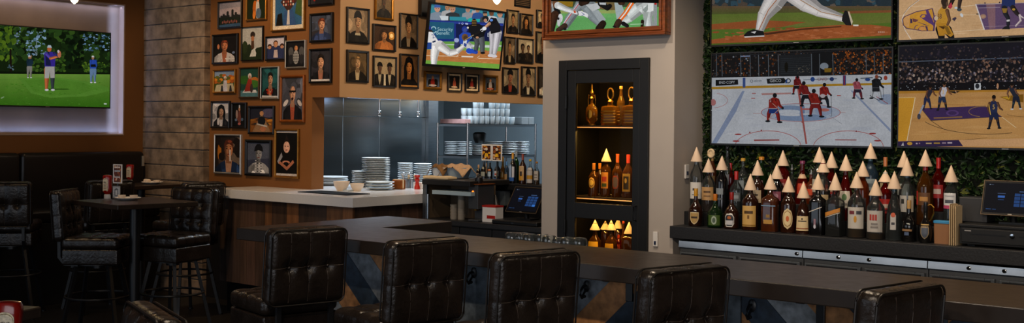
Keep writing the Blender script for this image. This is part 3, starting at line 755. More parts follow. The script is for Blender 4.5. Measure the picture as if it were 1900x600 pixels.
def d_a11(p):
    p.fill('#3c4a24'); p.poly([(0, .72), (1, .72), (1, 1), (0, 1)], '#7688a0')
    for i in range(22): p.ell(random.random(), .45 + random.random()*.35, .1, .08, random.choice(['#a8561c', '#c87a24', '#5a5a20', '#8a3c14']))
    p.poly([(0, 0), (1, 0), (.9, .4), (.1, .34)], '#b0a486'); p.poly([(.4, .0), (.64, 0), (.6, .55), (.45, .55)], '#b8b6c0'); p.ell(.52, .68, .07, .09, '#c8c0b8'); p.ell(.52, .62, .05, .06, '#a87858')
    for x in (.3, .72): p.poly([(x, 0), (x + .14, 0), (x + .1, .3), (x + .04, .3)], '#26262c')
def d_a12(p):
    p.fill('#1e4238'); p.ell(.2, .6, .3, .16, '#2e5a22'); p.ell(.75, .6, .22, .1, '#a8642a'); p.ell(.7, .45, .34, .14, '#3a6a26'); p.poly([(0, 0), (1, 0), (1, .2), (0, .22)], '#47707a'); p.poly([(.1, .14), (.9, .14), (.84, .24), (.2, .24)], '#c2c4c6')
    p.poly([(.2, .18), (.62, .2), (.62, .56), (.48, .72), (.4, .6)], '#8a2c20'); p.ell(.5, .74, .1, .1, '#c6c0bc'); p.ell(.5, .69, .06, .07, '#a87860'); p.ell(.6, .3, .08, .16, '#3a2c2c')
def d_a13(p): portrait(p, '#1e4a4c', '#15161a', '#b08468', '#120f0e', shirt='#a8826a', s=.9); [p.ell(.3 + random.random()*.4, .1 + random.random()*.2, .05, .03, random.choice(['#a03018', '#c85a30', '#7a1c14'])) for i in range(14)]; p.poly([(0, 0), (1, 0), (1, .05), (0, .07)], '#b8b8bc')
def d_a14(p): portrait(p, '#4a4c58', '#16151a', '#c09074', None, shirt='#9a4a34', s=.88, extra=lambda q: q.poly([(.6, .4), (1, .62), (1, 1), (.9, 1)], '#6c7080')); p.poly([(.34, .655), (.66, .655), (.66, .70), (.34, .70)], '#120e0e'); p.ell(.18, .40, .14, .06, '#c4bebe', a=.5); p.ell(.84, .40, .12, .06, '#b4aeae', a=-.5); p.ell(.5, .5, .05, .035, '#2a1414')
def d_a15(p): portrait(p, '#b9b5b8', '#17171a', '#a8826a', '#111012', pose=1, shirt='#b8b4b6', x=.52, s=.92); p.ell(.2, .12, .12, .1, '#1a1a1c'); p.ell(.35, .2, .06, .16, '#c8c4c6')
def d_a16(p): p.fill('#100e0d'); p.ell(.5, .78, .08, .09, '#a87858'); p.poly([(.32, .3), (.44, .72), (.56, .7), (.66, .3), (.56, .1)], '#6a3a30'); p.ell(.3, .55, .08, .2, '#9a8078'); p.ell(.24, .3, .1, .06, '#5a6c84'); p.ell(.72, .32, .1, .07, '#4c6078'); p.ell(.5, .12, .12, .06, '#a05a54'); p.poly([(.46, .84), (.56, .84), (.56, .98), (.46, .98)], '#c4c4cc')
def d_a17(p):
    p.fill('#20212e'); p.ell(.8, .8, .3, .2, '#4a4660'); p.poly([(0, .0), (1, 0), (1, .5), (.5, .62), (0, .52)], '#7a4a1e')
    for i in range(14): p.ell(random.random(), .3 + random.random()*.25, .12, .04, random.choice(['#b87828', '#4a2c14', '#8a5a20', '#2a2a2c']))
    p.poly([(.1, 0), (.34, .5), (.5, .76), (.66, .5), (.9, 0)], '#8a6a4c'); p.ell(.5, .46, .17, .2, '#15161c'); p.ell(.5, .78, .09, .1, '#b08058'); p.poly([(.3, .3), (.74, .2), (.74, .26), (.3, .36)], '#b4b0ac'); p.ell(.56, .12, .14, .1, '#a86a4a')
def d_a18(p): portrait(p, '#241c18', '#1c2c48', '#b0744e', '#52281a', shirt='#b08468', x=.52, s=1.05, extra=lambda q: (q.ell(.85, .6, .3, .4, '#6a5a4c'), q.ell(.14, .55, .08, .24, '#a8641c'), q.ell(.3, .3, .2, .2, '#4a3a30'))); p.poly([(.55, .3), (.62, .3), (.6, .62), (.54, .62)], '#c8b8b0')
def d_a19(p):
    p.fill('#4a5060'); p.poly([(0, 0), (1, 0), (1, .5), (0, .42)], '#34384a'); portrait(Sub(p), None, '#9a9a9c', '#8a8a8c', None, '#141418', s=.9)
    for i in range(18): p.ell(.38 + (i % 4)*.08, .05 + (i//4)*.09, .026, .024, '#26262a' if i % 2 else '#c8c8c8')
class Sub:
    """draws a figure over what is already there"""
    def __init__(s, p): s.p = p
    def __getattr__(s, k): return getattr(s.p, k)
    def fill(s, c): pass
def d_a20(p): p.fill('#0d0b0b'); p.poly([(0, .0), (1, 0), (1, .05), (0, .05)], '#c4bcb8'); p.poly([(0, .96), (1, .96), (1, 1), (0, 1)], '#c4bcb8'); p.poly([(.3, .62), (.46, .9), (.62, .76), (.7, .6), (.5, .52)], '#241a18'); portrait_face(p, .48, .64, .15, .13, '#c89c88', '#1a1312'); p.poly([(.05, .32), (.24, .52), (.3, .42), (.1, .26)], '#8a8a90'); p.ell(.46, .3, .18, .04, '#b87a60'); p.ell(.46, .27, .12, .04, '#0d0b0b'); p.poly([(.1, .28), (.5, .12), (.84, .3), (.78, .36), (.5, .2), (.16, .33)], '#a86a50')
GS = [  # u0, top-left, u1, bottom-left, top-right, bottom-right
 ((406.6, 4, 451, 54.4, 0, 51), 'black framed photo of a city skyline at dusk', 'blackframe', .014, d_sky, {}),
 ((458.6, -16, 497, 39.6, -19, 36.5), 'gold framed photo of small bright figures before a dark hedge, at the wall top', 'goldframe', .016, d_a2, {}),
 ((505.6, -32, 568, 59, -36, 55), 'large gold framed photo with a wide cream mount, at the top of the orange wall', 'goldframe', .014, d_a3, dict(mat_w=.034)),
 ((575, -44, 621, 12.4, -47, 8.6), 'black framed photo cut off at the top edge, above the red jacket portrait', 'blackframe', .018, d_a4, {}),
 ((577, 26, 619.4, 79.4, 22.6, 77.6), 'black framed portrait of a red-haired person in blue over red cloth', 'blackframe', .02, d_a5, {}),
 ((576, 91, 617, 155, 89.6, 154), 'black framed portrait of a dark-haired man in a black jacket on grey', 'blackframe', .018, d_a6, {}),
 ((396, 65, 443.6, 119.4, 62, 118), 'black framed photo of a person in a white shirt against black, below the skyline', 'blackframe', .018, d_a7, {}),
 ((450, 51, 490.4, 114, 48, 112), 'tall black framed photo of a figure above green bushes under a pale sky', 'blackframe', .01, d_a8, {}),
 ((495, 68, 532, 113.6, 66, 111), 'small black framed photo of three people in navy on a lilac ground', 'blackframe', .016, d_a9, {}),
 ((532, 76.6, 569.4, 127, 73.4, 126), 'silver framed black and white photo of a person in a patterned top', 'silverframe', .013, d_a10, dict(edge='blackframe')),
 ((397.6, 130, 439.4, 174, 128.4, 172.5), 'gold framed photo of a walker in white among autumn trees', 'goldframe', .016, d_a11, {}),
 ((446, 125.6, 483.6, 183, 124, 182), 'bronze framed photo of a red-dressed figure by green water', 'darkgold', .014, d_a12, {}),
 ((486, 124.6, 520, 184, 122.8, 184), 'silver edged black frame with a dark-haired person holding red flowers on teal', 'silverframe', .014, d_a13, dict(edge='blackframe')),
 ((521.6, 141, 567, 227.6, 138.5, 227), 'tall copper framed portrait of a bald man in dark glasses and a white collar', 'copper', .024, d_a14, {}),
 ((393.6, 188.5, 428.6, 238, 187, 238), 'black framed photo of a dark-haired person in black and white on a white ground', 'blackframe', .018, d_a15, {}),
 ((431.4, 191, 459.4, 238.5, 190, 238.5), 'narrow black framed dark photo with a small reddish figure', 'blackframe', .018, d_a16, {}),
 ((463, 197, 511, 249, 196, 250), 'black framed photo of a figure under a stormy sky over orange ground', 'blackframe', .022, d_a17, {}),
 ((400, 249.5, 450, 321, 249, 325), 'large silver framed portrait of a ginger-haired person in a blue jacket', 'silverframe', .018, d_a18, dict(edge='blackframe')),
 ((457, 259, 505.6, 325, 260, 329), 'wide black framed grey photo of a person in a cap and patterned top', 'blackframe', .028, d_a19, {}),
 ((511.4, 239.6, 556.6, 329.6, 239, 332), 'tall gold framed portrait of a pale face with hands joined on black', 'goldframe', .02, d_a20, {}),
]
for (u0, a, u1, b_, c, d), label, fm, fw, dr, kw in GS:
    kw = {k: (M[v] if k == 'edge' else v) for k, v in kw.items()}
    frame('A', rect_on('A', YA, u0, a, u1, b_, c, d), label, M[fm], fw, dr, GA, **kw)
P = portrait
sep = '#7a6248'
def twofig(p):
    p.fill('#a08a68')
    for x in (.27, .73): P(Sub(p), None, '#191512', '#5a4030', None, '#120f0d', shirt='#b0a080', x=x, s=.62)
    p.poly([(.45, 0), (.55, 0), (.54, .4), (.46, .4)], '#d0c0a0')
def glow(p):
    p.fill('#3a2618'); p.ell(.86, .62, .16, .18, '#c88a3a'); p.ell(.86, .62, .08, .09, '#ffe0a0')
    P(Sub(p), None, '#a86430', '#b07848', '#2a1a10', pose=1, s=.85); p.poly([(.3, 0), (.4, .4), (.5, .2), (.6, .4), (.75, 0)], '#b87038')
def small(bg, c1, c2): return lambda p: (p.fill(bg), p.ell(.3, .3, .16, .3, '#15120f'), p.ell(.72, .3, .16, .34, '#1a1510'), p.ell(.5, .35, .15, .35, c1), p.ell(.5, .76, .09, .12, '#a8744e'), p.ell(.5, .12, .3, .08, c2))
HS = [
 ((641.7, 12.7, 683.3, 80, 16.7, 82), 'black framed sepia portrait of a person in a dark cap and jacket with pale lettering', 'blackframe', .016, lambda p: (P(p, '#8c7458', '#15120f', '#a8805c', None, '#15110f', s=.95), p.poly([(.36, .2), (.64, .2), (.62, .27), (.38, .27)], '#b8a888'))),
 ((694, -22, 728, 36, -20, 38.5), 'bright gold framed dark photo cut off at the top of the tan wall', 'goldframe', .02, lambda p: (P(p, '#6a5438', '#14110e', '#4a3828', None, '#191410', s=.95))),
 ((690, 44, 732.7, 94, 48, 96), 'dark framed photo of an orange-draped figure beside a bright glow', 'blackframe', .014, glow),
 ((740, 24, 773.3, 88, 27.5, 91), 'tall black framed portrait of a person in a pointed dark hat', 'blackframe', .012, lambda p: (P(p, sep, '#161310', '#a8784c', '#1a1410', '#14110e', shirt='#8a7458'), p.poly([(.38, .84), (.62, .84), (.5, .99)], '#14110e'))),
 ((641.7, 92, 682, 152, 95, 154), 'black framed sepia portrait of a fair-haired man in a dark jacket', 'blackframe', .02, lambda p: P(p, '#5c482e', '#1b1611', '#b08a60', '#6a5030', shirt='#b8a078', s=.95)),
 ((690.7, 103, 734, 160, 106.5, 163.3), 'black framed photo of two dark-clad figures side by side', 'blackframe', .014, twofig),
 ((740, 99, 775, 163, 102.5, 165), 'black framed portrait of a woman with long black hair', 'blackframe', .014, lambda p: (P(p, '#6a4a2c', '#0f0c0a', '#c07838', '#0e0b0a', pose=1, s=1.05), p.poly([(0, 0), (1, 0), (1, .05), (0, .05)], '#b07a3c'))),
 ((785.7, 131.7, 817.7, 165.5, 133.5, 167.7), 'small gold framed photo of a red figure, below the left corner of the tilted screen', 'goldframe', .026, small('#4c5668', '#8a2418', '#b8a8a0')),
 ((829, 135, 855, 168.5, 136.5, 170.7), 'small black framed photo with a cream mount, second in the row under the tilted screen', 'blackframe', .010, small('#26201a', '#a04a30', '#c0a080')),
 ((861.7, 137, 887, 169.5, 138.5, 171.3), 'small black framed photo with a cream mount, third in the row under the tilted screen', 'blackframe', .010, small('#2c241c', '#8a2a20', '#b89a78')),
 ((895.7, 139, 921.7, 171.5, 140.5, 173), 'small gold framed photo of a pale-shirted figure, fourth under the tilted screen', 'goldframe', .024, small('#3c4248', '#a89a90', '#a85a40')),
 ((930.7, 125, 960, 172.5, 127, 174), 'black framed photo of a dark figure with a reddish scarf, low beside the tilted screen', 'blackframe', .014, lambda p: (P(p, '#7a6a50', '#15120f', '#8a5a3c', None, '#14110f', shirt='#8a3424'))),
 ((965.7, 123, 992, 177, 125, 178.7), 'black framed sepia portrait of a tall-hatted person in a white vest', 'blackframe', .014, lambda p: P(p, '#8a7658', '#1c1814', '#8a6444', None, '#14110e', shirt='#c8b898')),
 ((996.7, 124, 1022, 179, 125.5, 181), 'black framed photo half hidden behind the pillar, lowest of its column', 'blackframe', .014, lambda p: P(p, '#3c342c', '#b8a890', '#8a6444', '#14110e')),
 ((934, 68, 955, 117, 69.5, 118.7), 'black framed sepia portrait of a dark-haired person, middle row beside the tilted screen', 'blackframe', .012, lambda p: P(p, '#6e5c44', '#191511', '#94683f', '#17120e', shirt='#9a8460')),
 ((958, 71, 988, 116, 72.5, 118), 'black framed photo of two figures by a pale window', 'blackframe', .012, lambda p: (p.fill('#a39274'), p.poly([(.6, .3), (.95, .3), (.95, .9), (.6, .9)], '#c8b894'), P(Sub(p), None, '#191612', '#5a4430', '#14110e', x=.34, s=.75), P(Sub(p), None, '#241d16', '#7a5a3c', '#14110e', x=.72, s=.6))),
 ((993, 59, 1018, 115.5, 60.5, 117), 'black framed photo half hidden behind the pillar, middle of its column', 'blackframe', .014, lambda p: P(p, '#8a7a5c', '#15120f', '#8a6040', '#14110e')),
 ((939, 17.7, 960.7, 61, 20, 62.7), 'black framed sepia portrait of a leaning person, top row beside the tilted screen', 'blackframe', .012, lambda p: P(p, '#84704f', '#1c1712', '#9c6e48', '#17120e', x=.55)),
 ((963, 24.7, 987, 64, 27.3, 66), 'black framed portrait of a long-haired person, right of the leaning figure', 'blackframe', .012, lambda p: P(p, '#70583a', '#191410', '#b0743f', '#1a120c', pose=1)),
 ((994, 18.7, 1016, 51, 20, 53), 'black framed photo half hidden behind the pillar, top of its column', 'blackframe', .014, lambda p: P(p, '#a8926c', '#191410', '#9a6a44', '#1a120c')),
]
for (u0, a, u1, b_, c, d), label, fm, fw, dr in HS:
    kw = dict(mat_w=.016, mat_c='#d8bd94') if 'cream mount' in label else {}
    frame('B', rect_on('B', XB, u0, a, u1, b_, c, d), label, M[fm], fw, dr, GB, **kw)
# vent above
a0, a1, z0, z1 = rect_on('B', XB, 954, -16, 983, 12, -14, 15)
v = thing('wall_vent', 'dark louvred air vent at the top of the tan wall', 'vent', (XB + .001, a0, z0), PI/2)
w_, h_ = a1 - a0, z1 - z0
m = MB().box((0, -.012, 0), (w_, 0, .012)).box((0, -.012, h_ - .012), (w_, 0, h_)).box((0, -.012, 0), (.012, 0, h_)).box((w_ - .012, -.012, 0), (w_, 0, h_)); m.build('frame', M['blackmetal'], v)
m = MB(); [m.box((.012, -.010, .016 + k*.018), (w_ - .012, -.002, .026 + k*.018)) for k in range(int((h_ - .03)/.018))]; m.build('louvres', mat('vent_metal', '#5a4630', .5), v)
MB().box((.01, -.002, .01), (w_ - .01, -.0005, h_ - .01)).build('backing', M['plastic'], v)
# ------------------------------------------------------------------ screens
def scr(k): return mat('screen_%d' % round(k*100), '#ffffff', .6, attr=True, emit='attr', estr=k, noise=.08, nscale=9, fine=.09, fscale=130, spec=.02)
def tv(label, o, ax, ay, w, h, draw, zoom, bez=.009, bezb=.014, deep=.05, mount=None, group=None, lum=.6):
    o = Vector(o); ax = Vector(ax).normalized(); ay = Vector(ay).normalized(); n = ax.cross(ay)
    t = thing('television', label, 'television', tuple(o + ax*w/2 + ay*h/2), 0, group)
    T = Matrix(((ax.x, -n.x, ay.x, o.x), (ax.y, -n.y, ay.y, o.y), (ax.z, -n.z, ay.z, o.z), (0, 0, 0, 1)))
    m = MB().box((0, .004, 0), (w, .02, h), T=T).box((w*.12, .02, h*.12), (w*.88, deep, h*.8), T=T)
    m.box((0, -.004, 0), (w, .004, bezb), T=T).box((0, -.004, h - bez), (w, .004, h), T=T).box((0, -.004, bezb), (bez, .004, h - bez), T=T).box((w - bez, -.004, bezb), (w, .004, h - bez), T=T)
    sub(m, 'housing', M['plastic'], t)
    lg = MB().box((w*.485, -.0052, bezb*.35), (w*.515, -.004, bezb*.65), T=T); sub(lg, 'maker_badge', M['silverframe'], t)
    p = Pic(o + ax*bez + ay*bezb + n*-.003, ax, ay, w - 2*bez, h - bez - bezb, zoom)
    draw(p); sub(p.mb, 'screen', scr(lum), t)
    if mount:
        mm = MB(); mount(mm, T); sub(mm, 'mount', M['blackmetal'], t)
    return t
def grad(p, ya, yb, c0, c1, n=14, x0=-900, x1=2600, slope=0):
    a = [int(c0[i:i+2], 16) for i in (1, 3, 5)]; b_ = [int(c1[i:i+2], 16) for i in (1, 3, 5)]
    for i in range(n):
        t = i/(n - 1); c = '#%02x%02x%02x' % tuple(int(a[k] + (b_[k] - a[k])*t) for k in range(3))
        y0, y1 = ya + (yb - ya)*i/n, ya + (yb - ya)*(i + 1)/n + 1
        p.raw([p.q(q) for q in ((x0, y0 + x0*slope), (x1, y0 + x1*slope), (x1, y1 + x1*slope), (x0, y1 + x0*slope))], c, i > 0)
def blobs(p, n, x0, x1, y0, y1, r0, r1, cols, asp=1, seed=1):
    R = random.Random(seed)
    for i in range(n):
        x, y, r = R.uniform(x0, x1), R.uniform(y0, y1), R.uniform(r0, r1); c = R.choice(cols); m = R.randint(5, 8); a = R.random()*6
        p.k += 0 if i % 6 else 1
        p.raw([p.q((x + r*math.cos(a + 2*PI*j/m)*R.uniform(.6, 1.1), y + r*asp*math.sin(a + 2*PI*j/m)*R.uniform(.6, 1.1))) for j in range(m)], c, True) if i % 6 else p.poly([(x + r*math.cos(2*PI*j/m), y + r*asp*math.sin(2*PI*j/m)) for j in range(m)], c)
def golf(p):
    p.fill('#16260f'); X0, X1 = -250, 740
    blobs(p, 420, X0, X1, 10, 250, 10, 34, ['#1a2e12', '#24401a', '#0e1a0a', '#2c4a1c', '#132410', '#38561e'], 1, 3)
    blobs(p, 120, 170, 300, 60, 230, 4, 13, ['#7c9cb8', '#8fb0cc', '#5a7a90', '#2c4a1c', '#24401a'], .8, 4)
    blobs(p, 90, 530, 725, 80, 190, 4, 14, ['#6a90b8', '#86a8c8', '#3c5a70', '#1a2e12', '#24401a'], .6, 5)
    blobs(p, 60, 90, 130, 45, 150, 4, 10, ['#7088a0', '#24401a', '#38561e'], 1, 15)
    blobs(p, 160, X0, 90, 20, 260, 8, 24, ['#4c6a1a', '#5a7a1e', '#34521a', '#24401a'], 1, 6)
    blobs(p, 60, 430, 540, 110, 300, 10, 24, ['#0b150a', '#101f0e', '#152a12'], 1, 7)
    blobs(p, 90, 210, 420, 240, 325, 8, 18, ['#3c5e1e', '#2c4a18', '#4a6a22', '#1c3212'], .7, 8)
    blobs(p, 80, 540, 720, 270, 335, 6, 15, ['#5a7a22', '#38581c', '#243e14'], .8, 9)
    p.poly([(60, 180), (72, 180), (76, 335), (60, 335)], '#1c160f'); p.line([(235, 120), (240, 220), (215, 180)], 4, '#8a9aa0'); p.line([(205, 160), (235, 215)], 4, '#7a8a90')
    blobs(p, 8, 40, 85, 285, 320, 5, 9, ['#48606c', '#5c7480'], .8, 10)
    p.poly([(X0, 322), (X1, 338), (X1, 352), (X0, 345)], '#0e180a')
    grad(p, 342, 580, '#6f9a3c', '#346a14', 24, X0, X1, .006)
    p.poly([(X0, 372), (60, 380), (300, 376), (X0, 392)], '#5a8a30'); p.poly([(120, 372), (360, 366), (560, 392), (700, 430), (715, 455), (560, 490), (330, 500), (200, 470)], '#5c9032')
    p.poly([(160, 385), (360, 378), (540, 400), (640, 440), (500, 478), (330, 486), (220, 460)], '#568a2c')
    blobs(p, 200, X0, X1, 400, 575, 3, 12, ['#4a8222', '#3c741a', '#5c9230', '#44801e'], .25, 12)
    p.poly([(300, 440), (440, 440), (455, 445), (320, 447)], '#1c3c0c')
    def man(x, y, h, top, tr, skin, cap, arms=0):
        k = h/280.
        p.chain([(x - 18*k, y + 150*k), (x - 20*k, y + 215*k), (x - 22*k, y + 275*k)], [20*k, 15*k, 9*k], skin if tr == '#b8b4b0' and h > 200 else tr)
        p.chain([(x + 18*k, y + 150*k), (x + 18*k, y + 215*k), (x + 18*k, y + 270*k)], [20*k, 14*k, 9*k], '#3a4248' if tr == '#b8b4b0' and h > 200 else tr)
        p.poly([(x - 31*k, y + 120*k), (x + 31*k, y + 120*k), (x + 32*k, y + 205*k), (x + 4*k, y + 205*k), (x, y + 160*k), (x - 6*k, y + 207*k), (x - 34*k, y + 207*k)], tr)
        p.poly([(x - 38*k, y + 48*k), (x - 10*k, y + 34*k), (x + 14*k, y + 34*k), (x + 38*k, y + 46*k), (x + 34*k, y + 130*k), (x - 34*k, y + 130*k)], top)
        p.ell(x - 3*k, y + 16*k, 14*k, 18*k, skin); p.poly([(x - 18*k, y + 6*k), (x - 12*k, y - 10*k), (x + 6*k, y - 10*k), (x + 14*k, y + 8*k)], cap)
        for s in (-1, 1): p.ell(x + s*20*k, y + 283*k, 13*k, 7*k, '#d8d8dc')
    man(190, 228, 138, '#1c3040', '#8a8680', '#a87858', '#d0d0d0'); p.limb((198, 240), (202, 226), 5, 4, '#b08060'); p.limb((178, 250), (174, 272), 6, 4, '#1c3040'); p.limb((207, 252), (212, 276), 6, 4, '#1c3040')
    man(606, 230, 168, '#2c50b8', '#6c8ab0', '#a87858', '#d8d8dc'); p.poly([(588, 280), (628, 280), (626, 298), (590, 298)], '#14181c'); p.limb((590, 256), (588, 282), 6, 5, '#2c50b8'); p.limb((624, 256), (628, 290), 6, 5, '#2c50b8')
    man(322, 165, 280, '#3a2c98', '#b8b4b0', '#c86a3c', '#b8c8d4'); p.poly([(292, 200), (318, 200), (330, 290), (296, 288)], '#1c2048')
    p.limb((300, 212), (326, 240), 11, 9, '#5a48b8'); p.limb((326, 242), (378, 228), 9, 7, '#d87848'); p.limb((350, 206), (384, 232), 9, 7, '#30306a'); p.ell(384, 215, 12, 24, '#c87858'); p.ell(378, 196, 7, 10, '#d8c8d0')
    p.poly([(676, 535), (694, 536), (694, 544), (676, 543)], '#d8e8d8'); p.poly([(0, 500), (22, 490), (24, 496), (4, 507)], '#8aa87a')
gp = -9.985
# golf screen in the niche
GTX = XG + .012
tr_, br_ = atX(206.5, 61, GTX), atX(203.5, 202, GTX)
gy1 = (tr_.y + br_.y)/2; gz0, gz1 = br_.z, tr_.z; gw = (gz1 - gz0)*1.74
tv('large screen showing golfers on a green, in the lit niche above the booth', (GTX, gy1 - gw, gz0), (0, 1, 0), (0, 0, 1), gw, gz1 - gz0, golf, (0, 40, 3.527), lum=.6,
   deep=.05, mount=lambda m, T: m.box((gw*.4, .05, .3), (gw*.6, .094, .5), T=T))
def ballgame(p):
    p.fill('#26506c'); X0, X1 = 30, 660
    p.poly([(X0, 20), (X1, 20), (X1, 180), (X0, 165)], '#23586a')
    R = random.Random(5)
    for i in range(9): p.poly([(60 + i*75, 40 + i*4), (118 + i*75, 44 + i*4), (122 + i*75, 160), (56 + i*75, 160)], R.choice(['#2e7484', '#235a6c', '#3a8492']))
    def fan(x, y, s, shirt, skin, hat):
        p.poly([(x - 52*s, y + 78*s), (x - 44*s, y + 32*s), (x - 15*s, y + 22*s), (x + 15*s, y + 22*s), (x + 44*s, y + 32*s), (x + 52*s, y + 78*s)], shirt)
        p.ell(x, y, 19*s, 23*s, skin)
        if hat: p.poly([(x - 21*s, y - 6*s), (x - 17*s, y - 25*s), (x + 15*s, y - 26*s), (x + 21*s, y - 6*s)], hat)
        for k in (-7, 7): p.ell(x + k*s, y + 1*s, 4*s, 2*s, '#2a1c18')
    fan(60, 105, .9, '#c8ccd0', '#b88468', None); fan(135, 68, 1.25, '#7c8896', '#c08c74', '#3a5a9a'); fan(165, 60, .01, '#c8c8c8', '#000000', None)
    fan(215, 60, 1.0, '#a8a8a8', '#a87858', None); fan(256, 72, 1.2, '#2e3236', '#b8846a', None); p.ell(257, 52, 34, 9, '#8a6a3a'); p.ell(257, 44, 20, 12, '#9a7844')
    fan(378, 76, 1.0, '#8a8e94', '#b08470', '#8a7a70'); fan(430, 112, 1.15, '#1ea0a0', '#b88468', '#a8a0a0'); fan(455, 80, .9, '#2c4c88', '#a87858', '#30405c')
    fan(515, 112, .85, '#3c4048', '#b08060', '#24282c'); fan(565, 105, 1.0, '#c0c0c4', '#6a4430', '#1c1412'); fan(632, 115, 1.1, '#8a98a4', '#b88468', '#2a2c34')
    p.poly([(150, 124), (222, 128), (220, 162), (168, 162)], '#c8d0d4'); p.poly([(232, 132), (360, 136), (372, 166), (232, 162)], '#2e8494')
    p.poly([(X0, 156), (X1, 186), (X1, 330), (X0, 330)], '#1c2c78'); p.poly([(X0, 166), (X1, 196), (X1, 206), (X0, 174)], '#2a3e94')
    p.poly([(X0, 172), (268, 180), (266, 312), (X0, 308)], '#1f5470'); p.poly([(282, 190), (X1, 206), (X1, 336), (282, 322)], '#141c44')
    p.text('Security', 196, 234, 40, '#9cc0c8', .95, rot=-.02); p.text('Benefit', 178, 264, 40, '#9cc0c8', .95, rot=-.02)
    p.arc(104, 228, 17, 15, 180, 380, 8, '#9cc0c8', 14); p.arc(104, 248, 17, 15, 0, 200, 8, '#9cc0c8', 14)
    p.text('X', 308, 187, 18, '#a8b4d8'); p.arc(333, 188, 7, 7, 0, 360, 3, '#a8b4d8', 10); p.poly([(356, 182), (378, 184), (378, 196), (356, 194)], '#a8b4d8')
    p.text('B', 542, 280, 46, '#a8b0c0'); p.text('MEM', 523, 334, 17, '#8a8c40', 1.2, rot=-.03); p.text('S.C.', 452, 330, 15, '#8a8c40', 1.2, rot=-.03)
    grad(p, 330, 360, '#5f9440', '#679a44', 4, X0, X1); p.poly([(180, 350), (X1, 362), (X1, 374), (180, 360)], '#b8c4bc')
    p.poly([(X0, 352), (X1, 372), (X1, 408), (X0, 396)], '#6fa048'); p.poly([(400, 362), (560, 368), (560, 380), (400, 374)], '#c0ccc4')
    p.poly([(X0, 394), (X1, 408), (X1, 520), (X0, 482)], '#b0703c')
    blobs(p, 60, X0, X1, 400, 500, 8, 26, ['#b8784a', '#a86834', '#c08450', '#a06030'], .2, 21)
    p.poly([(X0, 440), (300, 446), (300, 450), (X0, 445)], '#d8c0a0'); p.poly([(460, 462), (X1, 468), (X1, 472), (460, 467)], '#d8c0a0'); p.poly([(326, 444), (420, 448), (416, 458), (324, 454)], '#d8d0c4')
    p.line([(286, 452), (300, 434)], 3, '#d8c8b0'); p.line([(448, 462), (470, 444)], 3, '#d8c8b0')
    p.poly([(X0, 478), (X1, 512), (X1, 560), (X0, 530)], '#6c9c3c')
    # umpire
    p.chain([(440, 290), (450, 340), (440, 400)], [26, 20, 16], '#4a4e52'); p.chain([(480, 290), (490, 350), (492, 415)], [26, 22, 17], '#565a5e'); p.ell(494, 422, 20, 9, '#141416')
    p.poly([(376, 205), (420, 184), (470, 190), (515, 230), (505, 290), (440, 310), (390, 280)], '#15161a'); p.ell(426, 178, 22, 30, '#1a1612')
    for i in range(4): p.line([(408, 164 + i*12), (444, 164 + i*12)], 3, '#a8803c')
    p.chain([(505, 240), (490, 270), (450, 290)], [16, 14, 11], '#15161a'); p.ell(450, 298, 12, 9, '#b08060')
    # catcher
    p.chain([(300, 330), (286, 372), (292, 412)], [30, 22, 14], '#30345a'); p.chain([(350, 340), (392, 372), (385, 410)], [30, 26, 22], '#c4c6cc'); p.chain([(380, 400), (440, 416)], [17, 15], '#2646a8'); p.ell(392, 405, 32, 22, '#2448b0')
    p.poly([(305, 280), (340, 252), (395, 262), (404, 300), (370, 350), (310, 350)], '#2444a4'); p.ell(350, 234, 24, 26, '#20348a'); p.ell(352, 240, 15, 16, '#3a4a88'); p.poly([(340, 300), (372, 290), (366, 340), (336, 350)], '#c8ccd4')
    p.ell(352, 296, 26, 28, '#6a4a2c'); p.ell(356, 300, 17, 18, '#4a3420'); p.ell(398, 296, 10, 12, '#4a8ad0'); p.ell(285, 320, 20, 18, '#9aa4c8')
    # batter
    p.chain([(565, 268), (570, 340), (558, 428)], [24, 22, 14], '#b4b0b4'); p.chain([(615, 262), (602, 340), (586, 430)], [30, 27, 15], '#c4c0c4'); p.line([(628, 262), (610, 360)], 3, '#7a7484')
    for x, y in ((556, 442), (584, 448)): p.ell(x, y, 24, 12, '#ccc8cc')
    p.poly([(530, 178), (560, 138), (600, 148), (634, 205), (634, 246), (560, 266), (545, 222)], '#16161a'); p.poly([(556, 258), (636, 240), (636, 252), (560, 270)], '#0d0d10')
    p.ell(515, 150, 26, 26, '#1c1e24'); p.ell(514, 162, 14, 14, '#b08068'); p.limb((590, 160), (540, 190), 17, 13, '#16161a'); p.limb((545, 188), (516, 214), 13, 10, '#c09070'); p.ell(506, 226, 17, 15, '#d8d8dc'); p.ell(486, 240, 13, 12, '#d0d0d4'); p.ell(562, 160, 12, 10, '#5a8ad8')
    p.line([(492, 238), (340, 326)], 9, '#1d1a18'); p.line([(420, 278), (346, 322)], 6, '#a08860'); p.ell(374, 220, 8, 8, '#d8cfc0')
    # pitcher
    p.chain([(120, 366), (106, 450), (102, 540)], [42, 30, 19], '#dedbd8'); p.chain([(150, 362), (230, 420), (290, 408), (350, 362)], [40, 28, 22, 13], '#d6d3d0')
    p.poly([(330, 352), (352, 334), (400, 376), (402, 390), (372, 376)], '#c8c6c8'); p.poly([(345, 340), (366, 352), (360, 376), (340, 362)], '#2c4488')
    p.poly([(X0, 250), (84, 248), (122, 300), (140, 330), (90, 350), (52, 352), (X0, 330)], '#d8d5d4'); p.ell(95, 330, 34, 26, '#dedbd8'); p.line([(92, 336), (118, 326)], 12, '#202c50'); p.text('25', 106, 286, 48, '#2c3c88', .8, rot=.35)
    p.ell(60, 228, 24, 26, '#24347c'); p.poly([(55, 232), (86, 240), (104, 256), (60, 252)], '#2a1c16'); p.poly([(45, 338), (86, 338), (84, 390), (45, 392)], '#24448a')
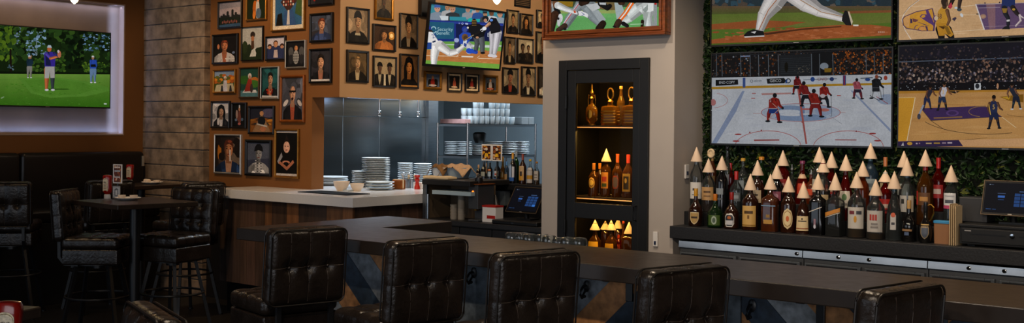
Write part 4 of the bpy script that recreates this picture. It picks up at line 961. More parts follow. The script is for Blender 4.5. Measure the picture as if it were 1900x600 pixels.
# tilted screen on the tan wall
tl, tr_, bl, br_ = (791, 1.7), (935, 15), (785.7, 123), (928, 131.7)
BX = XB + .16; by0 = atX(bl[0], bl[1], BX).y; by1 = atX(br_[0], br_[1], BX).y; bz0 = (atX(*bl, BX).z + atX(*br_, BX).z)/2
tilt = math.radians(7); ay_ = Vector((math.sin(tilt), 0, math.cos(tilt)))
bh = (onplane(793, 1.7, (BX, by0, bz0), Vector((1, 0, 0)).lerp(Vector((1, 0, 0)), 0)) - Vector((BX, by0, bz0))).z
tv('screen with a baseball batter, tilted forward on the tan wall among the framed photos', (BX, by0, bz0), (0, 1, 0), ay_, by1 - by0, bh*.985, ballgame, (780, 0, 4.2875), lum=.95, deep=.04, bez=.02, bezb=.022,
   mount=lambda m, T: (m.box(((by1 - by0)*.42, .03, bh*.25), ((by1 - by0)*.58, .09, bh*.75), T=T), m.box((XB, (by0 + by1)/2 - .1, bz0 + .15), (XB + .03, (by0 + by1)/2 + .1, bz0 + .45)), m.tube([(XB + .02, (by0 + by1)/2, bz0 + .3), (XB + .16, (by0 + by1)/2, bz0 + .3)], .02, 8)))
a, b_ = atX(777, 3, XB), atX(790, 33, XB); bxm = MB().box((XB + .001, a.y - .01, b_.z), (XB + .05, b_.y + .08, a.z + .06))
tag(bxm.build('control_box', M['plastic'], None, .004), 'small black box fixed to the tan wall behind the left edge of the tilted screen', 'device')
def hockey(p):
    p.zoom = (1310, 85, 6.317); X0, X1 = 40, 2260
    p.fill('#c6cad2')
    # stands behind the glass
    p.poly([(X0, 60), (X1, -30), (X1, 345), (X0, 380)], '#1b1a1c')
    blobs(p, 620, X0, X1, 60, 360, 4, 15, ['#4a2a18', '#6a3818', '#2a2422', '#3c3634', '#8a4a1c', '#1e2024', '#5a4638', '#33363c'], 1.1, 31)
    blobs(p, 240, 1500, X1, 30, 330, 4, 16, ['#a0521c', '#7a3a18', '#4a2a1a', '#b86424', '#2a2220', '#6a4c34'], 1, 32)
    blobs(p, 60, X0, X1, 90, 350, 4, 11, ['#8a8e98', '#a8a098', '#7888a0', '#b8a898'], 1, 33)
    p.poly([(860, 110), (1250, 90), (1250, 350), (860, 355)], '#222529'); p.poly([(1250, 80), (1480, 70), (1480, 345), (1250, 350)], '#191a1d')
    for i in range(9): p.line([(880, 150 + i*22), (1230, 142 + i*22)], 4, '#34393e')
    blobs(p, 26, 1030, 1230, 225, 320, 5, 10, ['#5a564e', '#6e685c'], .6, 34)
    p.ell(946, 250, 22, 60, '#15140f'); p.ell(1390, 240, 50, 40, '#8a94a0'); p.poly([(1390, 265), (1480, 262), (1470, 310), (1395, 312)], '#8a6a20')
    for x in (125, 190, 410, 520, 620, 735, 850, 1240, 1335, 1490, 1880, 1975, 2080): p.line([(x, 95), (x + 5, 360)], 9, '#5a626a')
    p.line([(X0, 112), (860, 98), (X1, 20)], 10, '#24262a'); p.poly([(410, 118), (520, 115), (520, 128), (410, 132)], '#8090b0')
    # boards
    p.poly([(X0, 376), (1060, 358), (X1, 332), (X1, 432), (1060, 462), (X0, 486)], '#c3c8d0')
    p.poly([(X0, 484), (1060, 458), (X1, 430), (X1, 455), (1060, 486), (X0, 512)], '#b88c2c')
    p.poly([(118, 402), (380, 396), (384, 456), (118, 472)], '#17191c'); p.text('END COPY', 250, 432, 44, '#c8ccd2', .86, rot=.03)
    p.text('adcom', 612, 412, 40, '#3a4654', .9, rot=.02); p.arc(540, 416, 15, 15, 0, 360, 5, '#3a4654', 12)
    p.poly([(715, 388), (920, 378), (945, 410), (925, 440), (725, 446)], '#1b1e22'); p.text('GEICO', 820, 412, 50, '#c8ccd0', .9, rot=.02); p.arc(970, 412, 26, 24, -150, 120, 11, '#26303a', 14); p.poly([(940, 400), (960, 396), (955, 440), (935, 442)], '#2a4a8a')
    p.poly([(436, 376), (468, 375), (468, 490), (436, 492)], '#3c5490')
    p.line([(1145, 402), (1540, 386)], 10, '#7a8290'); p.ell(1255, 394, 26, 28, '#2a4a8c'); p.text('CNID', 1370, 394, 50, '#8a3c34', .95, rot=.02); p.ell(1480, 392, 26, 24, '#2a3c6a')
    p.line([(1815, 384), (1960, 374)], 12, '#4a525c'); p.ell(1900, 398, 32, 18, '#2c4a8a'); p.ell(2035, 385, 34, 26, '#1c2026'); p.ell(2035, 385, 18, 13, '#c8ccd0'); p.ell(2110, 378, 22, 28, '#a04434')
    p.poly([(1610, 348), (1645, 348), (1645, 462), (1610, 464)], '#3a3a72'); p.poly([(1620, 348), (1633, 348), (1633, 462), (1620, 462)], '#8a2a44')
    p.poly([(1052, 362), (1100, 360), (1106, 480), (1058, 484)], '#98202c')
    p.zoom = (1310, 170, 5.43); X1 = 1870
    # ice
    blobs(p, 70, 60, 1860, 40, 500, 40, 150, ['#c9ccd4', '#c2c6d0', '#cccfd6', '#bfc4cf'], .15, 35)
    ox = lambda x, y: ((x/6.317 + 0)*5.43, (y/6.317 - 85)*5.43)
    p.poly([(370, -6), (395, -6), (310, 200), (115, 520), (65, 520)], '#8c9ab8'); p.poly([(1460, -10), (1480, -10), (1590, 100), (1865, 380), (1865, 410)], '#8c9ab8')
    p.ell(960, 212, 402, 92, '#b04c48', 40); p.ell(960, 212, 396, 88, '#a9b4c6', 40)
    p.poly([(640, 160), (760, 135), (1060, 130), (1060, 160), (800, 190), (700, 230)], '#c2c8d2'); p.ell(850, 175, 150, 36, '#7f93b2', 20); p.ell(960, 262, 260, 36, '#8296b6', 24); p.ell(840, 205, 130, 22, '#c4cad4'); p.ell(880, 236, 130, 13, '#c8ccd4'); p.ell(1190, 195, 90, 50, '#98a6c0'); p.poly([(950, 150), (1000, 150), (1000, 260), (950, 250)], '#6f84a6'); p.ell(1020, 178, 60, 8, '#b85c54'); p.ell(1010, 228, 50, 7, '#c8ccd4'); p.ell(1200, 186, 50, 16, '#b87068')
    p.poly([(918, -70), (940, -70), (1026, 530), (1008, 530)], '#a85c58'); p.line([(480, 220), (560, 220)], 4, '#b88480'); p.line([(1350, 212), (1410, 210)], 4, '#b88480'); p.ell(980, 308, 14, 10, '#a85c58')
    p.arc(630, 560, 335, 163, 180, 360, 6, '#b4605c', 40); p.arc(1440, 560, 352, 163, 180, 360, 6, '#b4605c', 40)
    for x, y in ((330, 432), (310, 500), (1685, 424), (1735, 496)): p.ell(x, y, 36, 8, '#9c3c3c')
    for x, y in ((448, 411), (564, 391), (1520, 401)): p.ell(x, y, 8, 7, '#8c3038')
    p.poly([(490, 484), (745, 482), (745, 496), (490, 500)], '#9c5050'); p.poly([(1305, 482), (1525, 484), (1520, 494), (1310, 492)], '#9c5050')
    p.arc(60, 90, 165, 76, -70, 80, 4, '#b86c68', 20); p.ell(80, 110, 28, 34, '#b87878')
    p.poly([(565, 18), (865, 10), (865, 26), (570, 38)], '#b88a88')
    for x, y in ((490, 20), (483, 68), (1345, 42)): p.poly([(x - 20, y - 4), (x + 20, y - 4), (x + 20, y + 4), (x - 20, y + 4)], '#b05450')
    p.ell(1830, 80, 100, 54, '#9aa8c0'); p.line([(1720, 50), (1840, 125)], 6, '#a04848')
    # players
    def sk(hipx, hipy, k, top, sh, soc, lean, dark='#141a20', stick=None):
        hx, hy = hipx + lean*62*k, hipy - 100*k
        p.chain([(hipx - 16*k, hipy), (hipx - 36*k, hipy + 48*k), (hipx - 42*k, hipy + 100*k)], [21*k, 16*k, 10*k], soc); p.chain([(hipx + 16*k, hipy), (hipx + 40*k, hipy + 50*k), (hipx + 50*k, hipy + 108*k)], [21*k, 16*k, 11*k], soc)
        p.poly([(hipx - 34*k, hipy - 10*k), (hipx + 34*k, hipy - 10*k), (hipx + 40*k, hipy + 42*k), (hipx - 36*k, hipy + 42*k)], sh)
        p.ell(hipx - 44*k, hipy + 108*k, 22*k, 9*k, dark); p.ell(hipx + 56*k, hipy + 116*k, 24*k, 9*k, dark)
        p.poly([(hipx - 36*k, hipy + 2*k), (hx - 44*k, hy + 28*k), (hx - 12*k, hy + 8*k), (hx + 26*k, hy + 12*k), (hx + 40*k, hy + 40*k), (hipx + 36*k, hipy + 2*k)], top)
        for (dx, dy, c, r_) in ((-.3, .42, .8, 13), (.15, .5, 1.15, 12), (-.05, .75, .9, 14), (.3, .35, .7, 9)): p.ell(hipx + lean*40*k + dx*60*k, hipy - 100*k + dy*90*k, r_*k, r_*1.3*k, shade(top, c), 10)
        p.line([(hipx - 34*k, hipy + 2*k), (hipx + 34*k, hipy + 2*k)], 5*k, '#b8b4b4' if top != '#1a1d22' else '#5a5e66')
        p.chain([(hx + 30*k, hy + 30*k), (hx + 46*k, hy + 76*k), (hx + 70*k, hy + 96*k)], [14*k, 12*k, 9*k], top); p.ell(hx + 72*k, hy + 98*k, 11*k, 10*k, dark)
        p.ell(hx + 6*k, hy - 8*k, 18*k, 20*k, '#16181c' if top != '#1a1d22' else '#8a4a34')
        if stick: p.line([(hx + 72*k, hy + 98*k), stick], 4, '#2a2420')
    sk(920, -60, .78, '#701c20', '#1a1c24', '#8a2020', .1, stick=(960, 100))
    sk(1020, 30, 1.05, '#7c2020', '#161a22', '#161c26', -.5, stick=(950, 110)); sk(1190, 40, 1.0, '#8c2420', '#24181a', '#18222c', .1, stick=(1275, 250))
    sk(1110, 120, 1.15, '#8c241e', '#7c2020', '#7c2220', -.3); p.ell(1185, 45, 26, 20, '#c0b4b8'); p.line([(1250, 240), (1380, 330)], 3, '#7a7e88')
    sk(685, 170, 1.2, '#902620', '#203a7c', '#84201e', .15, stick=(735, 180)); p.line([(680, 120), (745, 180), (640, 280)], 6, '#c89888'); p.text('2', 660, 95, 36, '#d0c0c0')
    sk(1535, -25, .85, '#a8505c', '#2a2438', '#6a2430', -.2); p.text('4', 1530, -85, 26, '#d8b0b8'); sk(1720, -40, 1.0, '#1a1d22', '#20242a', '#b8bcc2', .05, stick=(1800, 60)); p.line([(1660, 40), (1760, 95)], 6, '#22262c')
TVY = 6.87
def wall_tv(label, u0, u1, bot, h_from, draw, zoom, w=None, h=None, dy=0, lum=.6):
    Y = TVY + dy
    x0 = atY(u0, bot[0], Y).x; x1 = atY(u1, bot[1], Y).x if w is None else x0 + w
    z0 = (atY(u0, bot[0], Y).z + (atY(u1, bot[1], Y).z if w is None else atY(u0, bot[0], Y).z))/2
    if h is None: z1 = (atY(u0, h_from[0], Y).z + atY(u1, h_from[1], Y).z)/2; h = z1 - z0
    tv(label, (x0, Y, z0), (1, 0, 0), (0, 0, 1), x1 - x0, h, draw, zoom, group='screens on the hedge wall', mount=lambda m, T: m.box(((x1 - x0)*.35, .05, h*.3), ((x1 - x0)*.65, .128, h*.6), T=T), bezb=.012, lum=lum)
    return x0, x1, z0, h
hx0, hx1, hz0, hh_ = wall_tv('screen showing an ice hockey face-off, lower left of the four on the hedge wall', 1317.8, 1656, (271, 274), (98, 87), hockey, (1310, 85, 6.317), lum=.50)
TW, TH = hx1 - hx0, hh_
def pitcher(p):
    X0, X1 = 30, 760
    p.fill('#26323a'); grad(p, -420, 30, '#2a3238', '#2c363a', 4, X0, X1)
    blobs(p, 90, X0, X1, -40, 36, 8, 26, ['#2e4652', '#3a5260', '#4a4038', '#24303a', '#5a5048'], 1, 41)
    grad(p, 24, 60, '#5a4a34', '#4a5228', 6, X0, X1); grad(p, 58, 130, '#5a6a2c', '#6a6a34', 8, X0, X1, -.02)
    p.poly([(X0, 98), (230, 80), (420, 88), (300, 112), (X0, 118)], '#8a4c28'); p.poly([(560, 45), (X1, 40), (X1, 50), (580, 54)], '#7a4a2c'); p.poly([(X0, 120), (300, 110), (X1, 90), (X1, 125), (X0, 165)], '#4f6826')
    p.poly([(X0, 160), (180, 138), (400, 110), (560, 98), (680, 98), (X1, 108), (X1, 150), (X0, 182)], '#94502a'); blobs(p, 120, 60, 740, 108, 160, 6, 18, ['#9c5830', '#8a4826', '#a4603a'], .25, 42)
    p.poly([(250, 132), (420, 112), (560, 104), (560, 108), (400, 120), (260, 140)], '#4a2a18')
    p.poly([(X0, 174), (400, 160), (X1, 140), (X1, 190), (X0, 200)], '#4a5c20'); p.poly([(606, 98), (628, 98), (628, 104), (608, 104)], '#d8d4c8')
    p.poly([(300, -60), (290, -170), (330, -250), (420, -255), (450, -170), (410, -50)], '#c4bfbc'); p.poly([(300, -75), (410, -70), (408, -58), (300, -62)], '#26262a'); p.chain([(340, -230), (250, -200), (190, -260)], [34, 28, 20], '#b8b3b0'); p.chain([(420, -230), (500, -180), (520, -110)], [34, 28, 20], '#c4bfbc'); p.limb((372, -255), (370, -275), 20, 18, '#8a5a40'); p.ell(368, -305, 30, 36, '#9a6a4c'); p.poly([(336, -310), (345, -345), (392, -348), (404, -308)], '#26262c')
    p.chain([(330, -60), (290, 10), (254, 60), (236, 118)], [52, 40, 27, 17], '#c4bfbc'); p.chain([(340, -60), (420, 10), (470, 42), (565, 72)], [52, 38, 25, 15], '#c8c3c0'); p.line([(335, -40), (270, 40), (232, 120)], 3, '#a05a2c'); p.line([(380, -10), (480, 48), (565, 66)], 2.5, '#a0703c')
    p.poly([(172, 140), (186, 126), (210, 117), (250, 124), (255, 140), (250, 146), (176, 148)], '#17181a'); p.poly([(174, 145), (254, 141), (254, 146), (176, 150)], '#c8c4c4'); p.poly([(200, 128), (222, 124), (216, 134)], '#c8c8c8')
    p.poly([(565, 62), (574, 42), (584, 44), (604, 88), (600, 102), (578, 100), (562, 82)], '#1c1c1e'); p.poly([(586, 46), (592, 46), (606, 86), (601, 101)], '#c4b49a')
    [p.poly([(706 + k*7, 125), (711 + k*7, 125), (711 + k*7, 131), (706 + k*7, 131)], '#b89078') for k in range(4)]
bot_b = (86.7, 73.6)
wall_tv("screen showing a pitcher's legs on the mound, upper left on the hedge wall", 1317.8, 1656, (87, 74), None, pitcher, (1300, 0, 2.143), h=TH, lum=.78)
def player(p, x, y, k, top, sh, skin, leg, num=None, sock=None, lean=0, arm=1, shoe='#16181c'):
    """standing player: hip at x, y; k = torso height"""
    p.chain([(x - .16*k, y), (x - .24*k, y + .55*k), (x - .34*k, y + 1.05*k)], [.16*k, .12*k, .075*k], leg); p.chain([(x + .16*k, y), (x + .30*k, y + .5*k), (x + .40*k, y + 1.0*k)], [.16*k, .12*k, .075*k], leg)
    if sock:
        p.limb((x - .27*k, y + .7*k), (x - .34*k, y + 1.0*k), .09*k, .08*k, sock); p.limb((x + .34*k, y + .66*k), (x + .40*k, y + .98*k), .09*k, .08*k, sock)
    p.ell(x - .38*k, y + 1.1*k, .15*k, .07*k, shoe); p.ell(x + .44*k, y + 1.06*k, .15*k, .07*k, shoe)
    p.poly([(x - .27*k, y - .15*k), (x + .27*k, y - .15*k), (x + .36*k, y + .42*k), (x + .06*k, y + .42*k), (x, y + .2*k), (x - .08*k, y + .45*k), (x - .36*k, y + .42*k)], sh)
    hx = x + lean*k
    p.poly([(x - .26*k, y - .1*k), (hx - .32*k, y - .85*k), (hx - .12*k, y - .98*k), (hx + .12*k, y - .98*k), (hx + .32*k, y - .85*k), (x + .26*k, y - .1*k)], top)
    p.chain([(hx - .3*k, y - .82*k), (hx - .42*k, y - .4*k), (hx - .30*k, y - .05*k)], [.1*k, .08*k, .06*k], skin); p.chain([(hx + .3*k, y - .82*k), (hx + .46*k, y - .45*k), (hx + .46*k + arm*.2*k, y - .3*k)], [.1*k, .08*k, .06*k], skin)
    p.limb((hx, y - 1.0*k), (hx, y - 1.1*k), .09*k, .09*k, skin); p.ell(hx + .02*k, y - 1.22*k, .15*k, .19*k, skin); p.ell(hx + .02*k, y - 1.28*k, .15*k, .14*k, '#17120f')
    if num: p.text(num, (x + hx)/2, y - .5*k, .5*k, '#c8a04a', .8)
def hoops(p):
    X0, X1 = 15, 1160
    p.fill('#b0834f')
    p.poly([(X0, 0), (X1, -60), (X1, 275), (X0, 280)], '#17161a'); blobs(p, 1100, X0, X1, 20, 225, 3, 9, ['#3a2c28', '#4a3830', '#24222a', '#5a4a44', '#6a564c', '#2c2c38', '#7a5a4a', '#33303a', '#1c1a20'], 1.1, 51)
    blobs(p, 260, X0, X1, 140, 225, 3, 8, ['#6a5a54', '#8a7264', '#4a3c3a', '#9a8a80', '#2a2830', '#7c7480'], 1.1, 52); p.line([(X0, 106), (X1, 66)], 6, '#48505e'); p.poly([(X0, 20), (X1, -60), (X1, 66), (X0, 92)], '#1b1a22'); blobs(p, 160, X0, X1, 20, 92, 3, 8, ['#2c2630', '#3a302e', '#4a3c38', '#242230'], 1, 53)
    p.poly([(X0, 228), (X1, 205), (X1, 262), (X0, 274)], '#121115'); blobs(p, 60, 30, 1100, 235, 262, 2, 4, ['#8a929c', '#6a6c70', '#4a4c50'], 1, 54)
    p.poly([(X0, 268), (X1, 255), (X1, 278), (X0, 292)], '#a8762c'); p.poly([(X0, 282), (X1, 262), (X1, 600), (X0, 600)], '#b3854f')
    blobs(p, 60, X0, X1, 300, 560, 40, 160, ['#b98c56', '#ad7e48', '#b58850'], .08, 55)
    p.poly([(X0, 305), (118, 303), (72, 545), (X0, 545)], '#c08a2c'); p.line([(118, 303), (72, 545)], 4, '#d8c4a0'); p.line([(X0, 305), (118, 303)], 4, '#c8a468')
    p.poly([(150, 364), (508, 350), (600, 410), (205, 432)], '#3a2850'); p.line([(150, 364), (205, 432), (600, 410)], 3, '#4a3a30'); p.ell(325, 390, 36, 17, '#50386a'); p.ell(325, 390, 24, 11, '#3a2850'); p.arc(490, 382, 74, 28, 100, 300, 3, '#8a6a3a', 20); p.poly([(220, 414), (380, 408), (380, 416), (222, 422)], '#7a5a3c')
    p.arc(520, 370, 400, 138, 70, 150, 3, '#4a3826', 30); p.line([(205, 432), (280, 482)], 3, '#4a3826'); p.line([(600, 412), (680, 472)], 3, '#d0b890'); p.arc(840, 395, 210, 20, 20, 175, 2, '#6a5030', 20); p.line([(520, 528), (300, 548)], 2, '#5a4428')
    p.poly([(588, 300), (720, 285), (720, 330), (640, 322)], '#7a5418'); p.poly([(600, 303), (650, 296), (640, 316)], '#b08828')
    p.poly([(X0, 548), (360, 540), (385, 575), (X0, 580)], '#2e2244'); p.poly([(360, 540), (X1, 520), (X1, 580), (385, 575)], '#c09468'); p.ell(88, 560, 15, 9, '#b88a34'); p.poly([(40, 572), (52, 552), (56, 572)], '#b0a8a8'); [p.poly([(x, y), (x + w, y), (x + w, y + 8), (x, y + 8)], c) for x, w, y, c in ((122, 10, 556, '#b0a0a8'), (138, 8, 555, '#8a6a80'), (178, 32, 555, '#a8906a'), (222, 34, 554, '#9a7a3a'), (268, 22, 553, '#8a7484'), (298, 26, 552, '#a898a0'))]
    p.poly([(447, 226), (482, 222), (484, 260), (448, 262)], '#b8bcc0'); p.ell(464, 240, 12, 15, '#23252b'); p.poly([(300, 270), (370, 268), (340, 282)], '#17161a')
    player(p, 184, 310, 52, '#2c2834', '#232844', '#6a4430', '#232844', lean=.35); p.line([(165, 345), (140, 400)], 10, '#8a8c98'); p.ell(140, 410, 10, 16, '#3c3c48')
    player(p, 268, 305, 62, '#b8b4bc', '#24304a', '#7a5038', '#5a3c2c', '3', '#1c2028', lean=.2); p.poly([(340, 268), (346, 262), (350, 282)], '#b08868')
    player(p, 680, 305, 58, '#242632', '#1c2030', '#6a4836', '#2e3a3e', None, '#22282e', lean=-.4, shoe='#b8b8bc'); p.ell(578, 240, 6, 16, '#b08060')
    player(p, 860, 330, 62, '#b8b4bc', '#24304a', '#7a5038', '#5a3c2c', '8', '#1c2028', lean=-.1); player(p, 980, 420, 72, '#242a48', '#1e2440', '#5a3c2c', '#3a2a24', '2', '#1a1c28', lean=.1)
    player(p, 557, 395, 74, '#242a48', '#1e2440', '#5a3c2c', '#3a2a24', '5', '#1a1c28'); p.line([(530, 342), (540, 400)], 4, '#c8a040')
BBX = 1664.6
wall_tv('screen showing basketball with a packed crowd behind, lower right on the hedge wall', BBX, 1900, (274.6, 0), None, hoops, (1660, 80, 3.0), w=TW, h=TH, lum=.72)
def court(p):
    X0, X1 = 40, 2400
    p.fill('#c29c72'); blobs(p, 90, X0, X1, -900, 520, 60, 260, ['#c8a47c', '#bd956a', '#c4a074', '#cba982'], .06, 61)
    for i in range(10): p.line([(X0, i*60 - 20), (X1, i*60 - 120)], 2, '#b48c62')
    p.line([(320, 0), (200, 90), (130, 170), (105, 230), (95, 270), (140, 400), (220, 525)], 8, '#d8ccc0'); p.line([(320, -4), (190, 92), (120, 180)], 4, '#3c342c')
    p.poly([(100, 250), (125, 215), (280, 150), (500, 108), (520, 190), (540, 260), (520, 408), (360, 408), (150, 375), (108, 330)], '#4a3450'); p.poly([(112, 252), (135, 222), (285, 160), (488, 120), (506, 190), (520, 270), (500, 402), (360, 398), (160, 366), (120, 328)], '#c08a34')
    p.poly([(112, 256), (150, 214), (200, 196), (190, 360), (130, 340)], '#c8945a')
    p.poly([(404, 124), (440, 128), (470, 200), (520, 310), (525, 400), (500, 330), (430, 290), (370, 250), (330, 220), (350, 190), (420, 190)], '#54386a'); p.ell(375, 215, 30, 18, '#c08a34', a=-.3); p.poly([(205, 242), (230, 250), (235, 300), (205, 305)], '#3c2c4c'); p.poly([(235, 240), (315, 262), (275, 292), (240, 285)], '#6a4040'); p.poly([(262, 272), (460, 340), (400, 330)], '#4a3450'); p.arc(300, 390, 40, 60, 190, 280, 9, '#5a3c5c', 10); p.arc(370, 400, 60, 54, 190, 290, 9, '#5a3c5c', 10); p.poly([(400, 340), (430, 345), (440, 402), (420, 402)], '#4a3450'); p.ell(365, 375, 44, 26, '#c88c4c')
    p.arc(545, 245, 34, 34, 90, 270, 18, '#54386a', 12)
    p.poly([(1062, 52), (X1, 10), (X1, 330), (1176, 392)], '#5c4664'); p.poly([(1200, 60), (1320, 50), (1320, 370), (1240, 380)], '#7c5c64'); p.ell(1160, 216, 40, 30, '#9a7868'); p.ell(1160, 216, 22, 16, '#a88468'); p.poly([(1100, 50), (1200, 48), (1200, 100), (1100, 96)], '#4c3c5c'); p.line([(1062, 55), (1176, 392)], 16, '#cfc6c2'); p.line([(1062, 58), (X1, 14)], 6, '#c8b8b0'); p.line([(1176, 352), (X1, 300)], 6, '#8a7484'); p.line([(1090, 105), (1380, 95)], 6, '#9a8a9a')
    p.line([(800, 96), (1062, 68)], 4, '#d8c4a8'); p.line([(740, 420), (1176, 385)], 4, '#d8c4a8'); p.poly([(1070, 178), (1102, 178), (1102, 192), (1072, 192)], '#2a2424'); p.ell(1185, 40, 12, 8, '#3a2c3c'); p.ell(1376, 34, 10, 12, '#3a2c3c')
    # defender in gold, seen from behind
    p.chain([(600, 380), (612, 470), (618, 560)], [64, 46, 36], '#17161a'); p.chain([(690, 390), (740, 470), (756, 560)], [60, 42, 32], '#17161a')
    p.poly([(538, 300), (690, 300), (775, 455), (735, 485), (660, 440), (655, 468), (580, 470), (560, 380)], '#b07c28'); p.poly([(575, 345), (685, 345), (640, 385)], '#4a3018'); p.poly([(640, 330), (700, 350), (740, 440), (700, 460)], '#7a5820')
    p.poly([(570, 150), (615, 92), (690, 110), (708, 200), (690, 300), (540, 310), (560, 230)], '#b88630'); p.text('58', 590, 218, 92, '#3c2c40', .62); p.chain([(690, 140), (722, 260), (694, 325)], [26, 20, 16], '#6a4a34'); p.ell(545, 240, 26, 30, '#c8b090')
    p.limb((655, 90), (655, 60), 30, 30, '#4a382c'); p.ell(655, 20, 46, 66, '#342820'); p.ell(690, 50, 16, 30, '#5a4434')
    p.poly([(750, 250), (795, 222), (816, 238), (785, 278)], '#3c3444'); p.ell(880, 200, 18, 28, '#c8ccd0', a=-.5)
    p.chain([(770, -20), (740, 50), (722, 90)], [30, 24, 22], '#2c2420'); p.poly([(700, 85), (745, 30), (760, 90), (730, 120)], '#b03444'); p.chain([(865, -20), (850, 60), (845, 110)], [28, 24, 20], '#3a2c28'); p.ell(850, 128, 32, 22, '#3a444c'); p.ell(805, 104, 20, 14, '#b8c4cc')
    p.poly([(1410, -40), (1580, -40), (1580, 60), (1560, 110), (1510, 100), (1490, 80), (1470, 120), (1400, 100)], '#24305c'); p.chain([(1440, 110), (1455, 180), (1490, 240), (1490, 320)], [38, 32, 26, 24], '#23242c'); p.chain([(1550, 100), (1600, 170), (1640, 210)], [34, 28, 18], '#2a2424'); p.poly([(1405, 110), (1480, 110), (1465, 170), (1425, 170)], '#8a6a2c'); p.ell(1562, 124, 20, 16, '#b08a34'); p.poly([(1405, 385), (1440, 350), (1500, 330), (1515, 385)], '#1c1d22'); p.poly([(1468, 262), (1510, 255), (1510, 280), (1470, 285)], '#c8c4c4')
    p.chain([(1640, 200), (1655, 270), (1590, 340)], [16, 14, 12], '#c0b0b0'); p.line([(1640, 200), (1694, 240)], 16, '#c8b8b8')
wall_tv('screen showing basketball players near a big gold court emblem, upper right on the hedge wall', 1664.6, 1900, (78.2, 0), None, court, (1660, 0, 7.06), w=TW, h=TH, lum=.8)
# ------------------------------------------------------------------ framed football screen on the pillar
FYp = PY - .085
def football(p):
    X0, X1 = 90, 1600
    p.fill('#0c0c0d'); p.poly([(X0, 10), (X1, 42), (X1, 420), (X0, 430)], '#5c9a58'); p.poly([(X0, 0), (X1, 30), (X1, 90), (X0, 100)], '#3a4a30'); p.poly([(250, 16), (450, 22), (440, 90), (260, 80)], '#8a6a1c'); p.poly([(740, 24), (1010, 32), (1010, 140), (760, 120)], '#6a5a38'); p.poly([(250, 140), (1100, 130), (1100, 180), (250, 190)], '#8a9a58'); p.poly([(250, 176), (1400, 176), (1400, 230), (250, 230)], '#64a05c')
    p.poly([(X0, 10), (170, 12), (180, 60), (240, 180), (240, 230), (160, 280), (X0, 240)], '#8a9294'); p.poly([(150, 20), (180, 60), (160, 110)], '#ccd0d2')
    p.chain([(210, 30), (226, 120), (250, 190)], [36, 30, 26], '#6a4630'); p.poly([(190, 105), (262, 95), (290, 175), (240, 195), (215, 170)], '#141416'); p.ell(278, 240, 34, 60, '#c8cacc', a=.1); p.poly([(240, 200), (300, 240), (270, 350), (240, 330)], '#b8babc')
    p.chain([(210, 190), (180, 300), (160, 420)], [50, 48, 38], '#3c2418'); p.ell(255, 245, 14, 18, '#1a1a1c')
    p.chain([(700, 90), (540, 60), (500, 120), (400, 250), (345, 350)], [70, 66, 56, 60, 44], '#868e92'); p.line([(545, 22), (400, 200), (320, 320)], 16, '#c8d0d0'); p.line([(540, 30), (404, 210), (330, 315)], 10, '#b83048')
    p.chain([(340, 340), (250, 395)], [38, 28], '#3a2820'); p.ell(340, 380, 24, 18, '#17171a')
    p.chain([(640, 80), (720, 200), (800, 290)], [90, 84, 62], '#7c8488'); p.poly([(690, 140), (780, 130), (880, 260), (800, 300)], '#959da0'); p.chain([(840, 310), (790, 380)], [44, 50], '#241812'); p.poly([(610, 60), (790, 40), (800, 110), (700, 150)], '#b4b8ba')
    p.limb((620, 10), (560, 40), 50, 40, '#2c1c14'); p.chain([(820, 40), (900, 110), (930, 80)], [50, 30, 30], '#141414'); p.poly([(790, 34), (880, 34), (880, 66), (800, 60)], '#b0b4b6')
    p.chain([(250, 72), (360, 120), (500, 168)], [46, 36, 24], '#cfd0d0'); p.poly([(455, 138), (480, 140), (490, 170), (462, 172)], '#c8502c'); p.poly([(512, 150), (560, 144), (640, 180), (650, 205), (640, 235), (590, 210), (520, 205)], '#d4d4d6'); p.line([(560, 165), (600, 190), (560, 205)], 6, '#3c4488'); p.line([(506, 145), (520, 195)], 9, '#1a1a1c')
    p.poly([(990, 34), (1080, 40), (1120, 150), (1100, 260), (1020, 250), (1004, 150)], '#98a6a8'); p.limb((1075, 30), (1100, 40), 40, 30, '#3a2418')
    p.chain([(1400, 70), (1300, 120), (1180, 230), (1090, 280)], [92, 84, 66, 56], '#c0c6c4'); p.line([(1200, 36), (1110, 170), (1036, 262)], 16, '#dc6420'); p.line([(1240, 40), (1150, 180), (1066, 284)], 24, '#e0641c'); p.line([(1218, 38), (1130, 175), (1050, 272)], 14, '#d8dcdc')
    p.chain([(1440, 80), (1430, 220), (1450, 350)], [90, 62, 52], '#c6ccca'); p.poly([(1360, 130), (1430, 60), (1440, 110), (1400, 180)], '#8a9490'); p.poly([(1370, 160), (1440, 160), (1400, 345), (1380, 330)], '#9aa29e')
    p.poly([(1430, 46), (1500, 44), (1550, 110), (1510, 140), (1450, 160), (1430, 150)], '#d4d8d6'); p.poly([(1505, 40), (1550, 44), (1550, 350), (1500, 345)], '#8c9090'); p.ell(1530, 52, 18, 12, '#b02420')
    p.chain([(1050, 290), (1020, 340)], [44, 40], '#3a261c'); p.chain([(1110, 310), (1160, 340)], [28, 24], '#17151a'); p.chain([(1360, 280), (1355, 340)], [22, 20], '#241812'); p.ell(990, 350, 22, 12, '#141416'); p.line([(1200, 320), (1360, 315)], 8, '#a8c8a4')
    p.poly([(X0, -200), (X1, -200), (X1, 42), (X0, 12)], '#050505')
pbl, pbr = atY(1005, 73.5, FYp), atY(1233, 65, FYp); fx0, fx1, fz0 = pbl.x, pbr.x, (pbl.z + pbr.z)/2; fh = .72; fw_ = .062
t = thing('framed_television', 'football screen set in a thick carved red-brown wooden frame on the pillar', 'television', ((fx0 + fx1)/2, PY, fz0 + .4))
m = MB(); W_, H_ = fx1 - fx0, fh
